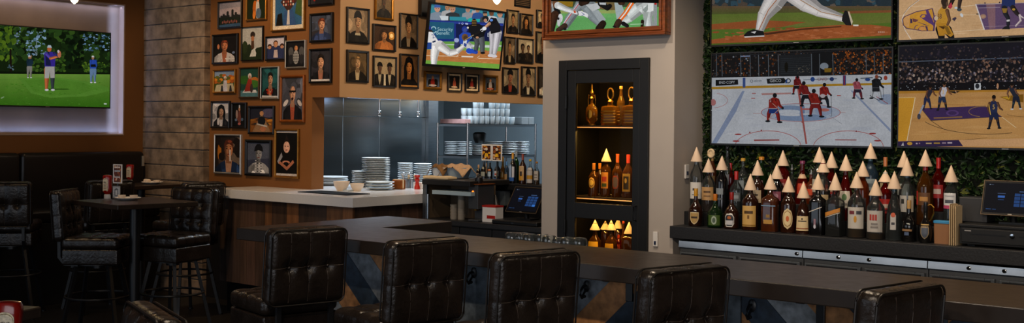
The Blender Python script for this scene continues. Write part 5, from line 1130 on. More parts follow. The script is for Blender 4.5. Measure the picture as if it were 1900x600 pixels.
for prof in range(4):
    a, b_ = fw_*prof/4, fw_*(prof + 1)/4; dp = [.0, .012, .004, .022][prof]
    for q in ((a, a, W_ - a, b_), (a, H_ - b_, W_ - a, H_ - a), (a, b_, b_, H_ - b_), (W_ - b_, b_, W_ - a, H_ - b_)):
        m.box((fx0 + q[0], FYp + dp, fz0 + q[1]), (fx0 + q[2], PY - .001, fz0 + q[3]))
sub(m, 'carved_frame', M['redwood'], t, .004)
sub(MB().box((fx0 + fw_, FYp + .034, fz0 + fw_), (fx1 - fw_, PY - .002, fz0 + H_ - fw_)), 'housing', M['plastic'], t)
p = Pic((fx0 + fw_, FYp + .033, fz0 + fw_), (1, 0, 0), (0, 0, 1), W_ - 2*fw_, H_ - 2*fw_, (1000, 0, 7.06)); football(p); sub(p.mb, 'screen', scr(.95), t)
# ------------------------------------------------------------------ back bar
CZ, CT, CY0 = 1.0, .082, 6.50
CX0, CX1 = atZ(1246.6, 418.8, CZ).x, 2.6
bb = thing('back_bar_counter', 'black stone back bar counter with a stepped bottle riser', 'counter', (-1.2, 6.7, 0))
sub(MB().box((CX0, CY0, CZ - CT), (CX1, PY - .001, CZ)).box((PX1 + .002, PY, CZ - CT), (CX1, YT - .002, CZ)), 'countertop', M['barface'], bb, .004)
RZ1, RZ2 = 1.09, 1.17; rx1 = atY(1772, 430, 6.75).x
sub(MB().box((PX1 + .01, 6.662, CZ), (rx1, 6.77, RZ1)).box((PX1 + .01, 6.77, CZ), (rx1, 6.905, RZ2)), 'bottle_riser', M['satin'], bb, .002)
sub(MB().box((PX1 + .01, 6.60, .0), (CX1, YT - .01, .1)), 'toe_kick', M['blackmetal'], bb)
CFY = 6.57
edges = [atY(u, 455, CFY).x for u in (1259, 1489.5, 1721.5)]; edges.append(edges[2] + (edges[2] - edges[1]))
edges.append(edges[3] + .8)
zt = atY(1260, 447, CFY).z; zb = atY(1260, 458.5, CFY).z
where = ['next to the pillar', 'in the middle of the row', 'below the cash drawer', 'at the right end of the back bar']
for i in range(4):
    x0, x1 = edges[i] + .003, edges[i+1] - .003; W_ = x1 - x0
    t = thing('bar_cooler', 'stainless under-counter bar cooler ' + where[i], 'fridge', ((x0 + x1)/2, CFY, 0), 0, 'stainless coolers under the back bar')
    sub(MB().box((x0, CFY + .02, .1), (x1, YT - .02, zb)), 'cabinet', M['greyplastic'], t)
    m = MB().box((x0, CFY + .02, zb), (x1, YT - .02, zt)); s6 = (zt - zb)*.12
    m.add([(x0, CFY - .004, zb), (x1, CFY - .004, zb), (x1, CFY - .004 + s6, zt), (x0, CFY - .004 + s6, zt), (x0, CFY + .02, zb), (x1, CFY + .02, zb), (x1, CFY + .02, zt), (x0, CFY + .02, zt)], [(0, 1, 2, 3), (3, 2, 6, 7), (1, 5, 6, 2), (4, 0, 3, 7), (0, 4, 5, 1)])
    sub(m, 'top_strip', M['stripsteel'], t)
    for s in range(2):
        a, b_ = x0 + W_*s/2 + .012, x0 + W_*(s + 1)/2 - .012
        dr = sub(MB().box((a, CFY - .008, .12), (a + .055, CFY + .019, zb - .03)).box((b_ - .055, CFY - .008, .12), (b_, CFY + .019, zb - .03)).box((a + .055, CFY - .008, zb - .06), (b_ - .055, CFY + .019, zb - .03)).box((a + .055, CFY - .008, .12), (b_ - .055, CFY + .019, .18)), 'door', mat('door_frame_steel', '#6a6f73', .35, metal=.4), t, .003)
        sub(MB().box((a + .055, CFY + .006, .18), (b_ - .055, CFY + .012, zb - .06)), 'door_glass', M['smoke'], dr)
        sub(MB().box((a + .02, CFY - .026, zb - .055), (b_ - .02, CFY - .012, zb - .04)).box((a + .03, CFY - .014, zb - .055), (a + .04, CFY - .007, zb - .04)).box((b_ - .04, CFY - .014, zb - .055), (b_ - .03, CFY - .007, zb - .04)), 'door_handle', M['blackmetal'], dr)
    for fx in ((.30, .55) if i else (.96,)):
        k = MB().lathe([(.011, 0), (.011, .006), (.007, .008), (.007, .013), (.001, .013)], 16, T=TR(x0 + W_*fx, CFY - .004, (zt + zb)/2) @ ROT(PI/2, 'X')); sub(k, 'lock', M['chrome'], t)
# ---- bottles
PROF = {
 'bourbon': [(.90, 0), (1, .012), (1, .55), (.96, .60), (.62, .69), (.36, .75), (.30, .80), (.29, .97)],
 'square': [(.92, 0), (1, .01), (1, .60), (.93, .64), (.45, .70), (.30, .74), (.28, .97)],
 'slim': [(.92, 0), (1, .01), (1, .60), (.85, .68), (.48, .76), (.36, .82), (.34, .97)],
 'squat': [(.86, 0), (1, .03), (1, .36), (.94, .46), (.66, .56), (.34, .64), (.27, .70), (.26, .96)],
 'taper': [(1, 0), (1.02, .02), (.92, .40), (.70, .58), (.40, .70), (.31, .78), (.29, .97)],
 'teardrop': [(.8, 0), (.98, .05), (1, .22), (.85, .42), (.5, .58), (.30, .68), (.25, .97)],
 'cognac': [(.72, 0), (.86, .03), (1, .22), (.92, .40), (.5, .55), (.30, .62), (.27, .96)],
}
LIQ = dict(amber='#7e420a', gold='#a8741c', red='#8c140c', orange='#b84a10', clear='#cfd8d8', dark='#1c0c06', green='#2a4a1c', brown='#4a2410')
def glassm(k):
    if k in ('clear', 'water'): return thin('bottle_clear', '#e6eaea', .04, diffuse_mix=.02)
    return thin('glass_' + k, dict(amber='#b06a30', gold='#d8b070', red='#b03020', dark='#3a2418', green='#4a7a44', brown='#6a4022', blue='#6a8aa8', black='#0d0d0f', orange='#c87030')[k], .04, diffuse_mix=.12, hcol=dict(amber='#8a5212', gold='#b8862c', red='#98180e', dark='#241006', green='#2c5a28', brown='#4a2810', blue='#5a7a98', black='#0d0d0f', orange='#b8501a')[k])
OPA = {'black': mat('bottle_black', '#0c0b0c', .12, coat=.4), 'dark': mat('bottle_dark_amber', '#241008', .1, coat=.5, noise=.3, nscale=14), 'brown': mat('bottle_brown', '#3c1c0c', .1, coat=.5, noise=.3, nscale=14)}
def liqm(k): return thin('liquid_' + k, LIQ[k], .15, 1.1, diffuse_mix=.12 if k != 'clear' else .02, hcol=LIQ[k])
def rad_at(prof, z):
    for i in range(len(prof) - 1):
        if prof[i][1] <= z <= prof[i+1][1] and prof[i+1][1] > prof[i][1]:
            t = (z - prof[i][1])/(prof[i+1][1] - prof[i][1]); return prof[i][0] + (prof[i+1][0] - prof[i][0])*t
    return prof[-1][0]
def patch(mb, prof, R, H, p, sy, z0, z1, half, col, off=.0006, shape='rect', cx=0, n=14, rows=8):
    """a label that follows the bottle's front, between heights z0..z1 (fractions) and half angle half"""
    G = []
    for j in range(rows + 1):
        row = []; tj = j/rows
        for i in range(n + 1):
            ti = -1 + 2*i/n; hw = half
            if shape == 'oval': hw = half*math.sqrt(max(0, 1 - (2*tj - 1)**2)) + 1e-4
            elif shape == 'shield': hw = half*(1 if tj > .45 else max(.02, math.sqrt(tj/.45)))
            elif shape == 'oct': hw = half*min(1, .6 + 1.6*tj, .6 + 1.6*(1 - tj))
            elif shape == 'slant': hw = half
            z = z0 + (z1 - z0)*tj + (.05*ti if shape == 'slant' else 0)
            a = -PI/2 + cx + ti*hw; ct, st = math.cos(a), math.sin(a)
            k = 1 if p == 2 else 1/((abs(ct)**p + abs(st)**p)**(1/p))
            r = rad_at(prof, z)*R
            row.append((r*k*ct + off*ct, (r*k*st)*sy + off*st*1.2, z*H))
        G.append(row)
    vs = [q for r in G for q in r]; m = n + 1
    mb.add(vs, [(j*m + i, j*m + i + 1, (j+1)*m + i + 1, (j+1)*m + i) for j in range(rows) for i in range(n)], 0, lin(col), True)
def bottle(x, y, z, rz, H, R, kind, glass, liq, lab, cap, label, group, level=.6, name='liquor_bottle', p=None, sy=1):
    """lab: list of (shape, z0, z1, half angle, colour[, centre angle]); cap: (colour, kind)"""
    prof = PROF[kind]; p = p or (4.5 if kind == 'square' else 2)
    t = thing(name, label, 'bottle', (x, y, z), rz, group)
    gm = OPA.get(glass) or glassm(glass)
    MB().lathe([(r*R, q*H) for r, q in prof], 24, p=p, sy=sy).build('glass_body', gm, t)
    if glass not in OPA and liq:
        pr = [(r*R*.93, max(.012, q)*H) for r, q in prof if q < level] + [(rad_at(prof, level)*R*.93, level*H)]
        MB().lathe(pr, 24, p=p, sy=sy).build('liquid', liqm(liq), t)
    if lab:
        m = MB()
        for i, l in enumerate(lab): patch(m, prof, R, H, p, sy, l[1], l[2], l[3], l[4], .0006 + .0004*i, l[0], l[5] if len(l) > 5 else 0)
        m.build('label', M['paint'], t)
    cc, ck = cap; nr_ = rad_at(prof, .95)*R
    m = MB()
    if ck == 'wrap': m.lathe([(nr_ + .0006, .80*H), (nr_ + .0012, .97*H), (nr_ + .001, 1.0*H), (.004, 1.003*H)], 18, c=lin(cc))
    elif ck == 'cork': m.lathe([(nr_*.8, .955*H), (nr_*1.25, .97*H), (nr_*1.3, 1.03*H), (nr_*1.1, 1.045*H), (.002, 1.046*H)], 18, c=lin(cc))
    elif ck == 'pour': m.lathe([(nr_*.9, .96*H), (nr_*1.05, .97*H), (nr_*1.05, 1.0*H), (nr_*.4, 1.01*H), (nr_*.3, 1.12*H), (.001, 1.12*H)], 14, c=lin(cc))
    else: m.lathe([(nr_ + .001, .90*H), (nr_ + .0015, 1.0*H), (.002, 1.003*H)], 18, c=lin(cc))
    m.build({'wrap': 'neck_wrap', 'cork': 'stopper', 'pour': 'pourer'}.get(ck, 'cap'), M['gloss'], t)
    return t
GC = 'paper cone cups upturned on the bottles'
def cone(x, y, z, label, r=.039, h=.098, group=GC, name='paper_cone'):
    m = MB().lathe([(r, 0), (r*1.015, .002), (.0016, h)], 24, capb=False, capt=True)
    m.lathe([(.001, h - .004), (r*.97, .001), (r, 0)], 24, capb=False, capt=False)
    return tag(m.build(name, M['paper'], None, 0, (x, y, z)), label, 'paper cup', group)
def bpos(u, v, Y): q = atY(u, v, Y); return q.x
GBt = 'liquor bottles on the back bar'
rows = {'f': (6.605, CZ), 'm': (6.716, RZ1), 'b': (6.835, RZ2)}
CR = '#c8b48c'; WH = '#c9c6c0'; TAN_ = '#b89a5c'
B_ = [ # row, u, width px, top (cone base or cap top) v, cone tip or 0, kind, glass, liquid, labels, cap, what
 ('f', 1291.7, 27, 350, 0, 'squat', 'dark', 0, [('shield', .06, .38, .62, CR), ('shield', .09, .36, .52, '#a88850'), ('rect', .22, .27, .42, '#3a2a1a')], ('#c08a20', 'wrap'), 'dark whiskey bottle with a shield label, front left corner of the back bar'),
 ('f', 1327, 29, 360, 0, 'squat', 'green', 'brown', [('rect', .08, .38, .8, '#3c5420'), ('oval', .10, .36, .34, '#9aa898'), ('oval', .15, .31, .2, '#4a5a4c')], ('#b86a18', 'wrap'), 'squat bottle with a green label and orange cap'),
 ('f', 1358, 28, 357, 0, 'squat', 'dark', 0, [('oct', .06, .42, .66, WH), ('oct', .09, .39, .58, '#2c3038'), ('rect', .12, .24, .5, '#b8b8bc'), ('oval', .27, .36, .25, '#a85a28')], ('#8c1c14', 'wrap'), 'dark bottle with a white octagonal label and red cap'),
 ('f', 1392.7, 30, 352.7, 322.7, 'bourbon', 'dark', 0, [('rect', .08, .50, .95, '#c09a58'), ('rect', .34, .40, .55, '#4a3418'), ('rect', .24, .31, .12, '#6a4a20'), ('rect', .10, .12, .9, '#8a6420')], ('#7a1c14', 'wrap'), 'bourbon bottle with a wide tan label'),
 ('f', 1430, 30, 351.7, 323, 'square', 'brown', 0, [('rect', .16, .24, .5, '#a8803c'), ('rect', .28, .34, .22, '#8a6a34'), ('rect', .50, .52, .8, '#6a8aa8')], ('#5a5450', 'wrap'), 'square amber bottle with small gold lettering'),
 ('f', 1462.7, 28, 356.7, 327.7, 'bourbon', 'dark', 0, [('oval', .08, .50, .68, CR), ('oval', .12, .46, .56, '#8a6a34'), ('oval', .14, .44, .5, '#d0bc90'), ('oval', .23, .35, .2, '#b85a2c')], ('#26221e', 'wrap'), 'dark bottle with a large round cream label'),
 ('f', 1490.7, 28, 367.7, 337, 'taper', 'dark', 0, [('rect', .08, .40, .9, '#c9b48a'), ('rect', .28, .30, .6, '#3a3428'), ('rect', .32, .36, .1, '#2a241c'), ('rect', .12, .14, .9, '#8a4a28')], ('#2c5a34', 'wrap'), 'dark bottle with a cream rectangular label and green neck'),
 ('f', 1518, 28, 352, 322, 'square', 'black', 0, [('slant', .46, .475, .8, '#c8c0b4'), ('rect', .14, .30, .14, '#8a6a78'), ('oval', .12, .2, .16, '#b8b8c4')], ('#8c1c18', 'wrap'), 'black square bottle with a slanted stripe and small figure'),
 ('f', 1550, 31, 353, 321, 'square', 'clear', 'dark', [('slant', .40, .47, .85, '#b87a30'), ('slant', .38, .39, .85, '#c8c0b4')], ('#9c2418', 'wrap'), 'square bottle of dark spirit with a slanted gold label', .54),
 ('f', 1589, 34, 349, 319, 'bourbon', 'clear', 'gold', [('rect', .16, .52, 1.0, '#b8b4ac'), ('rect', .40, .46, .3, '#6a2a34', -.4), ('rect', .40, .46, .3, '#3a3c44', .4), ('oval', .26, .38, .16, '#b8862c')], ('#4a3424', 'wrap'), 'nearly empty bottle with a broad pale label and gold spirit', .17),
 ('f', 1625, 34, 363, 332.7, 'bourbon', 'clear', 'gold', [('rect', .14, .54, .95, '#b0aca6'), ('rect', .36, .47, .12, '#a03830', -.42), ('rect', .36, .47, .11, '#a03830', -.12), ('rect', .36, .47, .11, '#a03830', .16), ('rect', .22, .25, .4, '#7a7470'), ('rect', .28, .31, .35, '#7a7470')], ('#3a6a7c', 'wrap'), 'clear bottle with a white label printed in red', .11),
 ('f', 1659, 30, 350.7, 318, 'taper', 'clear', 'clear', [('rect', .18, .42, .36, '#b0aeac'), ('oval', .38, .46, .3, '#b04a24'), ('rect', .26, .30, .2, '#3a3a40')], ('#2a5868', 'wrap'), 'tapered clear bottle with a small red and white label', .5),
 ('f', 1687, 27, 372, 0, 'squat', 'black', 0, [('rect', .26, .31, .7, '#8a6a48'), ('rect', .16, .24, .3, '#4a5a78')], ('#b08a50', 'wrap'), 'short black bottle with thin bronze lettering'),
 ('m', 1292.7, 24, 300, 272.7, 'slim', 'clear', 'clear', [('rect', .22, .50, .95, WH), ('rect', .36, .40, .4, '#3a3a40'), ('rect', .28, .30, .5, '#8a8680')], ('#8a8e94', 'wrap'), 'tall clear bottle with a white label beside the pillar', .4),
 ('m', 1315, 27, 320, 294, 'bourbon', 'clear', 'amber', [('rect', .25, .52, .95, '#b08a5a'), ('rect', .40, .44, .5, '#5a4028'), ('rect', .32, .35, .5, '#7a5a38')], ('#4a5660', 'wrap'), 'clear bottle with a tan label, second from the pillar', .45),
 ('m', 1340, 22, 315.7, 289, 'slim', 'black', 0, [('rect', .36, .48, .7, '#7a8288'), ('rect', .26, .29, .6, '#5a6066')], ('#15161a', 'wrap'), 'slim black bottle with silver script'),
 ('m', 1366, 24, 318, 0, 'bourbon', 'clear', 'clear', [('rect', .30, .50, .8, '#5a6064'), ('rect', .36, .44, .5, '#8a9094')], ('#a82018', 'wrap'), 'clear bottle with a red sealed neck and no cup', .5),
 ('m', 1405.7, 26, 325.7, 297, 'bourbon', 'dark', 0, [('rect', .26, .52, .95, '#b8a688'), ('rect', .40, .44, .5, '#4a3a2a'), ('rect', .32, .34, .6, '#8a6a48')], ('#8a9494', 'wrap'), 'dark bottle with a faded cream label, behind the tan-labelled bourbon'),
 ('m', 1441.7, 26, 332, 304, 'slim', 'black', 0, [('rect', .34, .54, .8, '#8a4a5c'), ('oval', .38, .50, .4, '#b88a98'), ('rect', .22, .28, .6, '#6a8098')], ('#a8a098', 'wrap'), 'black bottle with a pinkish floral label'),
 ('m', 1527, 26, 320, 295, 'slim', 'clear', 'amber', [('rect', .20, .44, .9, '#b8a27c'), ('oval', .26, .36, .3, '#6a5a3c')], ('#7a2a20', 'wrap'), 'bottle with a beige label, directly behind the black square one', .5),
 ('m', 1570, 28, 317, 287, 'taper', 'red', 'red', [('rect', .22, .50, .85, '#c0b8a8'), ('oval', .34, .46, .35, '#4a6a3c'), ('rect', .26, .30, .4, '#7a7468')], ('#8a2818', 'wrap'), 'red bottle with a white label and green emblem', .7),
 ('m', 1601, 24, 327.7, 299, 'slim', 'orange', 'orange', [('rect', .24, .44, .8, '#3a2c2c'), ('rect', .30, .36, .5, '#a89888')], ('#3c5a50', 'wrap'), 'orange-red bottle left of the tallest cup', .7),
 ('m', 1643, 26, 338, 316, 'bourbon', 'red', 'red', [('rect', .20, .48, .9, '#a82018'), ('rect', .30, .38, .5, '#c8b0a0'), ('rect', .24, .27, .5, '#5a1410')], ('#c8c2b8', 'wrap'), 'red-labelled bottle under a short pale cup', .6),
 ('m', 1683, 28, 326.7, 292.7, 'bourbon', 'clear', 'brown', [('rect', .22, .50, .5, '#c0bcb4', -.5), ('rect', .22, .50, .4, '#b8b09c', .6), ('rect', .36, .44, .2, '#3a3834', -.5)], ('#4a7080', 'wrap'), 'clear bottle with two white side labels, behind the short black one', .5),
 ('m', 1717, 30, 309, 277.7, 'bourbon', 'amber', 'amber', [('rect', .30, .48, .8, '#5a3a20'), ('rect', .36, .42, .5, '#a87a40'), ('rect', .30, .50, .22, '#a02018', -1.0)], ('#a81c18', 'wrap'), 'amber whiskey bottle with a red and white sealed neck', .72),
 ('m', 1765, 26, 338, 306.7, 'slim', 'clear', 'clear', [('rect', .34, .62, .95, '#c4c6c8'), ('rect', .44, .50, .6, '#4a4e58'), ('rect', .34, .40, .95, '#b04468'), ('rect', .56, .58, .7, '#a0a4a8')], ('#8a98a0', 'wrap'), 'clear vodka bottle with a white and pink label, nearest the cash drawer', .5),
 ('b', 1453, 28, 307.7, 279, 'slim', 'red', 'red', [('rect', .30, .52, .8, '#8a1c1c'), ('rect', .38, .44, .5, '#b88a88')], ('#6a8a80', 'wrap'), 'tall red liqueur bottle in the back row', .7),
 ('b', 1520, 26, 301.7, 272.7, 'slim', 'clear', 'clear', [('rect', .25, .5, .9, '#a8a498'), ('rect', .34, .40, .5, '#4a4a44')], ('#5a7484', 'wrap'), 'clear back-row bottle behind the beige-labelled one', .5),
 ('b', 1543, 26, 311.7, 281.7, 'taper', 'red', 'red', [('rect', .25, .45, .85, '#a02818'), ('rect', .30, .36, .5, '#c0a890')], ('#1c1a18', 'wrap'), 'red bottle with a black neck in the back row', .7),
 ('b', 1615, 30, 295, 265, 'bourbon', 'blue', 'clear', [('rect', .3, .5, .7, '#8a9aa0'), ('rect', .36, .42, .5, '#5a6a74')], ('#4a7078', 'wrap'), 'pale blue bottle wearing the highest cup of the row', .5),
 ('b', 1677, 26, 310.7, 280, 'slim', 'clear', 'clear', [('rect', .28, .5, .9, '#9aa09c')], ('#5a7480', 'wrap'), 'clear back-row bottle behind the two-label bottle', .5),
 ('b', 1322, 16, 283, 0, 'slim', 'brown', 0, [('rect', .2, .5, .9, '#6a5638')], ('#b08a4a', 'wrap'), 'brown bottle with a round gold pour head in the back row'),
 ('b', 1350, 16, 276, 0, 'slim', 'clear', 'clear', [('rect', .3, .5, .8, '#6a6e74')], ('#17181c', 'cork'), 'clear bottle with a black ball stopper in the back row', .5),
 ('b', 1355.5, 13, 303, 0, 'slim', 'red', 'red', None, ('#a81c1c', 'wrap'), 'narrow bottle with a bright red neck in the back row', .6),
 ('b', 1379, 24, 297, 0, 'bourbon', 'clear', 'clear', [('rect', .3, .5, .6, '#7a8488')], ('#b8903a', 'cork'), 'clear bottle with a gold stopper, left of its twin', .4),
 ('b', 1413, 24, 294.5, 0, 'slim', 'green', 'green', [('rect', .3, .5, .6, '#8a6a70')], ('#b87a28', 'cork'), 'greenish bottle with a gold stopper, right of its twin', .5),
 ('b', 1489, 27, 302, 0, 'taper', 'red', 'red', [('rect', .62, .72, 1.2, '#c0a080'), ('rect', .25, .5, .7, '#a03018')], ('#6a2c4c', 'cork'), 'wide red bottle with a purple stopper', .66),
 ('b', 1643, 20, 292, 0, 'slim', 'green', 'green', [('rect', .3, .5, .9, '#a89a78')], ('#b06a38', 'wrap'), 'green bottle with a copper ringed neck behind the short pale cup', .5),
 ('b', 1741.7, 26, 293, 0, 'bourbon', 'red', 'red', [('rect', .25, .5, .8, '#a02c2c'), ('rect', .33, .42, .5, '#c8b8b0')], ('#a81c18', 'wrap'), 'red-capped bottle right of the sealed whiskey', .6),
 ('b', 1470, 12, 313, 0, 'slim', 'clear', 'clear', None, ('#8a9098', 'pour'), 'slender clear bottle with a steel pourer', .4),
 ('b', 1505, 22, 322, 0, 'bourbon', 'orange', 'orange', [('rect', .3, .5, .7, '#b03c18')], ('#8a9098', 'pour'), 'orange bottle with a steel pourer', .6),
]
for r in B_:
    row, u, wpx, vt, tip, kind, gl, lq, labs, cap, what = r[:11]; lev = r[11] if len(r) > 11 else .6
    Y, z0 = rows[row]; q = atY(u, vt, Y); d = (q - CAM).dot(f_); R = min(wpx*d/FOC/2, .053 if row == 'f' else .047)
    zc = q.z; H = (zc - z0 + .058) if tip else (zc - z0)
    jy = random.uniform(-.004, .004)
    bottle(q.x, Y + jy, z0, random.uniform(.0, .35), H, R, kind, gl, lq, labs, cap, what, GBt, lev)
    if tip:
        hz = min(.11, max(.07, atY(u, tip, Y).z - zc)); cone(q.x, Y + jy, zc + (.0 if cap[1] != 'cork' else 0), 'paper cone upturned on the ' + what.split(',')[0], .0395, hz)
# round pour head ring
q = atY(1322, 288, 6.835); m = MB().tube([(q.x + .021*math.cos(2*PI*i/20), 6.815, q.z + .012 + .024*math.sin(2*PI*i/20)) for i in range(20)], .009, 8, closed=True).lathe([(.02, 0), (.02, .008), (.001, .008)], 16, T=TR(q.x, 6.82, q.z + .012) @ ROT(PI/2, 'X'))
tag(m.build('pour_head', M['cream']), 'round gold pour head with a dark centre above the left bottles', 'bottle top')
# black bottle with a looped gold handle
q = atY(1717, 445, 6.60)
t = bottle(q.x, 6.60, CZ, .2, .235, .042, 'cognac', 'black', 0, [('shield', .1, .42, .6, '#8a7a60'), ('shield', .13, .38, .46, '#4a5260'), ('rect', .44, .47, .7, '#a88a50')], ('#17171a', 'wrap'), 'black bottle with a looped gold handle and silver crest', GBt)
hm = MB().tube([(.011, 0, .215), (.03, -.004, .222), (.046, -.006, .205), (.044, -.006, .17), (.03, -.004, .135), (.022, -.002, .125)], .0045, 8); hm.build('handle', M['brass'], t)
# tub, cards, cash drawer, terminal
q0, q1 = atY(1732, 450, 6.60), atY(1762, 450, 6.60); zt_ = atY(1747, 411, 6.60).z
t = thing('plastic_tub', 'tan plastic tub with a blue lid beside the cards', 'container', ((q0.x + q1.x)/2, 6.62, CZ)); w_ = (q1.x - q0.x)/2
MB().lathe([(w_*1.0, 0), (w_*1.04, zt_ - CZ - .012)], 24, p=5, sy=.55).build('tub', mat('tub_plastic', '#8a6242', .35, noise=.05), t)
MB().lathe([(w_*1.09, zt_ - CZ - .012), (w_*1.1, zt_ - CZ), (w_*1.0, zt_ - CZ + .003)], 24, p=5, sy=.58).build('lid', mat('blue_lid', '#3a86b8', .35), t)
MB().box((-.012, -w_*.53, .05), (.012, -w_*.515, .11)).build('sticker', M['cream'], t)
q0, q1 = atY(1763, 452, 6.56), atY(1779, 452, 6.56); zt_ = atY(1770, 379, 6.56).z
m = MB()
for k in range(4): m.box((q0.x + k*.011, 6.54, CZ + .001), (q0.x + .003 + k*.011, 6.655, zt_ - .004*k))
tag(m.build('card_stack', M['cream']), 'upright stack of cream menu cards between the tub and the cash drawer', 'cards')
DY = 6.56; q0 = atY(1780, 452, DY); zt_ = atY(1780, 415, DY).z; dx0 = q0.x; dx1 = dx0 + .56
t = thing('cash_drawer', 'black steel cash drawer on the back bar under the order terminal', 'cash drawer', ((dx0 + dx1)/2, DY, CZ))
sub(MB().box((dx0, DY, CZ + .012), (dx1, DY + .38, zt_ - .018)).box((dx0 - .004, DY - .006, zt_ - .018), (dx1 + .004, DY + .38, zt_)), 'case', M['satin'], t, .004)
dw = sub(MB().box((dx0 + .012, DY - .007, CZ + .024), (dx1 - .012, DY - .0005, zt_ - .024)), 'drawer', M['satin'], t, .003)
sub(MB().box((dx0 + .06, DY - .0085, CZ + .07), (dx0 + .25, DY - .0065, CZ + .076)).box((dx0 + .32, DY - .0085, CZ + .07), (dx0 + .48, DY - .0065, CZ + .076)), 'slot', M['plastic'], dw)
sub(MB().lathe([(.013, 0), (.013, .004), (.004, .005), (.001, .005)], 16, T=TR(dx0 + .285, DY - .007, CZ + .073) @ ROT(PI/2, 'X')), 'lock', M['chrome'], dw)
sub(MB().box((dx0 + .03, DY - .0078, zt_ - .04), (dx0 + .065, DY - .0066, zt_ - .034)), 'badge', M['silverframe'], dw)
for fx in (.05, .51): sub(MB().box((dx0 + fx - .02, DY + .05, CZ), (dx0 + fx + .02, DY + .33, CZ + .012)), 'foot', M['plastic'], t)
q0, q1 = atY(1781, 415, 6.72), atY(1823, 415, 6.72); zz = atY(1800, 366, 6.72).z
sub_t = thing('receipt_printer', 'dark grey receipt printer on the cash drawer, left of the terminal', 'printer', (q0.x, 6.72, zt_))
sub(MB().box((q0.x, 6.70, zt_), (q1.x + .03, 6.86, zz)), 'case', mat('printer_grey', '#2a2b2e', .5), sub_t, .006); sub(MB().box((q0.x + .02, 6.72, zz), (q1.x + .01, 6.73, zz + .002)), 'paper_slot', M['plastic'], sub_t)
def terminal(bl, br, h, tiltb, label, Ybase, zbase, yaw=0, group=None):
    """order terminal: bl/br bottom corners of its face in the room"""
    bl, br = Vector(bl), Vector(br); ax = (br - bl).normalized(); side = Vector((0, 0, 1)).cross(ax).normalized(); ay = (Vector((0, 0, 1))*math.cos(tiltb) + side*math.sin(tiltb)).normalized()
    n = ax.cross(ay); w = (br - bl).length
    t = thing('order_terminal', label, 'terminal', tuple((bl + br)/2), 0, group)
    T = Matrix(((ax.x, -n.x, ay.x, bl.x), (ax.y, -n.y, ay.y, bl.y), (ax.z, -n.z, ay.z, bl.z), (0, 0, 0, 1)))
    sub(MB().box((0, 0, 0), (w, .02, h), T=T), 'housing', M['plastic'], t, .006)
    rimm = MB()
    for q in ((0, 0, w, .004), (0, h - .004, w, h), (0, 0, .004, h), (w - .004, 0, w, h)): rimm.box((q[0], -.002, q[1]), (q[2], .004, q[3]), T=T)
    sub(rimm, 'rim', mat('warm_rim', '#6a5a48', .35, metal=.5), t)
    p = Pic(bl + ax*.012 + ay*.016 + n*.0022, ax, ay, w - .024, h - .03); p.fill('#0a0d16')
    for i in range(3):
        for j in range(4): p.poly([(.56 + i*.12, .22 + j*.115), (.665 + i*.12, .22 + j*.115), (.665 + i*.12, .315 + j*.115), (.56 + i*.12, .315 + j*.115)], '#24467c' if (i, j) != (2, 0) else '#3a78d0')
    p.poly([(.25, .50), (.38, .50), (.38, .57), (.25, .57)], '#3a68b8'); [p.poly([(x, y), (x + w, y), (x + w, y + .022), (x, y + .022)], c) for x, y, w, c in ((.24, .63, .15, '#3c4a66'), (.64, .71, .2, '#4a6a9c'), (.07, .92, .02, '#8a98a8'), (.1, .92, .05, '#3a4658'), (.05, .09, .10, '#2a4a7c'), (.17, .09, .07, '#2a4a7c'))]
    p.poly([(.26, .42), (.37, .42), (.37, .44), (.26, .44)], '#2a4a80')
    sub(p.mb, 'screen', M['screen'], t)
    sub(MB().box((w*.47, -.0026, .005), (w*.54, -.001, .010), T=T), 'badge', M['silverframe'], t)
    c = (bl + br)/2 + side*.06
    m = MB().box((-.07, -.02, 0), (.07, .09, .012), T=TR(c.x, c.y, zbase) @ ROT(math.atan2(ax.y, ax.x)))
    m.tube([(c.x, c.y + .02, zbase + .01), (c.x, c.y + .015, zbase + .05), tuple((bl + br)/2 + ay*h*.4 - n*.022)], .02, 10); sub(m, 'stand', M['plastic'], t)
    return t
Y_ = 6.66; a = atY(1819, 398, Y_); hh = atY(1826, 333, Y_).z - a.z
terminal(a, a + Vector((.315, -.015, 0)), hh*1.02, math.radians(18), 'order terminal with a dark blue keypad screen, right end of the back bar', 6.75, zt_)
# ------------------------------------------------------------------ wall plates
def plate_dev(o, w, h, label, rz, btn):
    t = thing('wall_plate', label, 'switch', o, rz)
    MB().box((-w/2, -.012, -h/2), (w/2, 0, h/2)).build('plate', M['white'], t, .003); MB().box((-w*.22, -.016, btn - .012), (w*.22, -.011, btn + .012)).build('key', mat('dark_key', '#26304a', .3), t, .002); return t
q = atY(1217.3, 444, PY); plate_dev((q.x, PY - .001, q.z), .036, .10, 'white wall dispenser plate with a dark key, low on the pillar front', 0, -.025)
q = atX(1272.5, 318.5, PX1); plate_dev((PX1 + .001, q.y, q.z), .045, .095, 'cream switch plate on the side of the pillar above the back bar', PI/2, -.01)
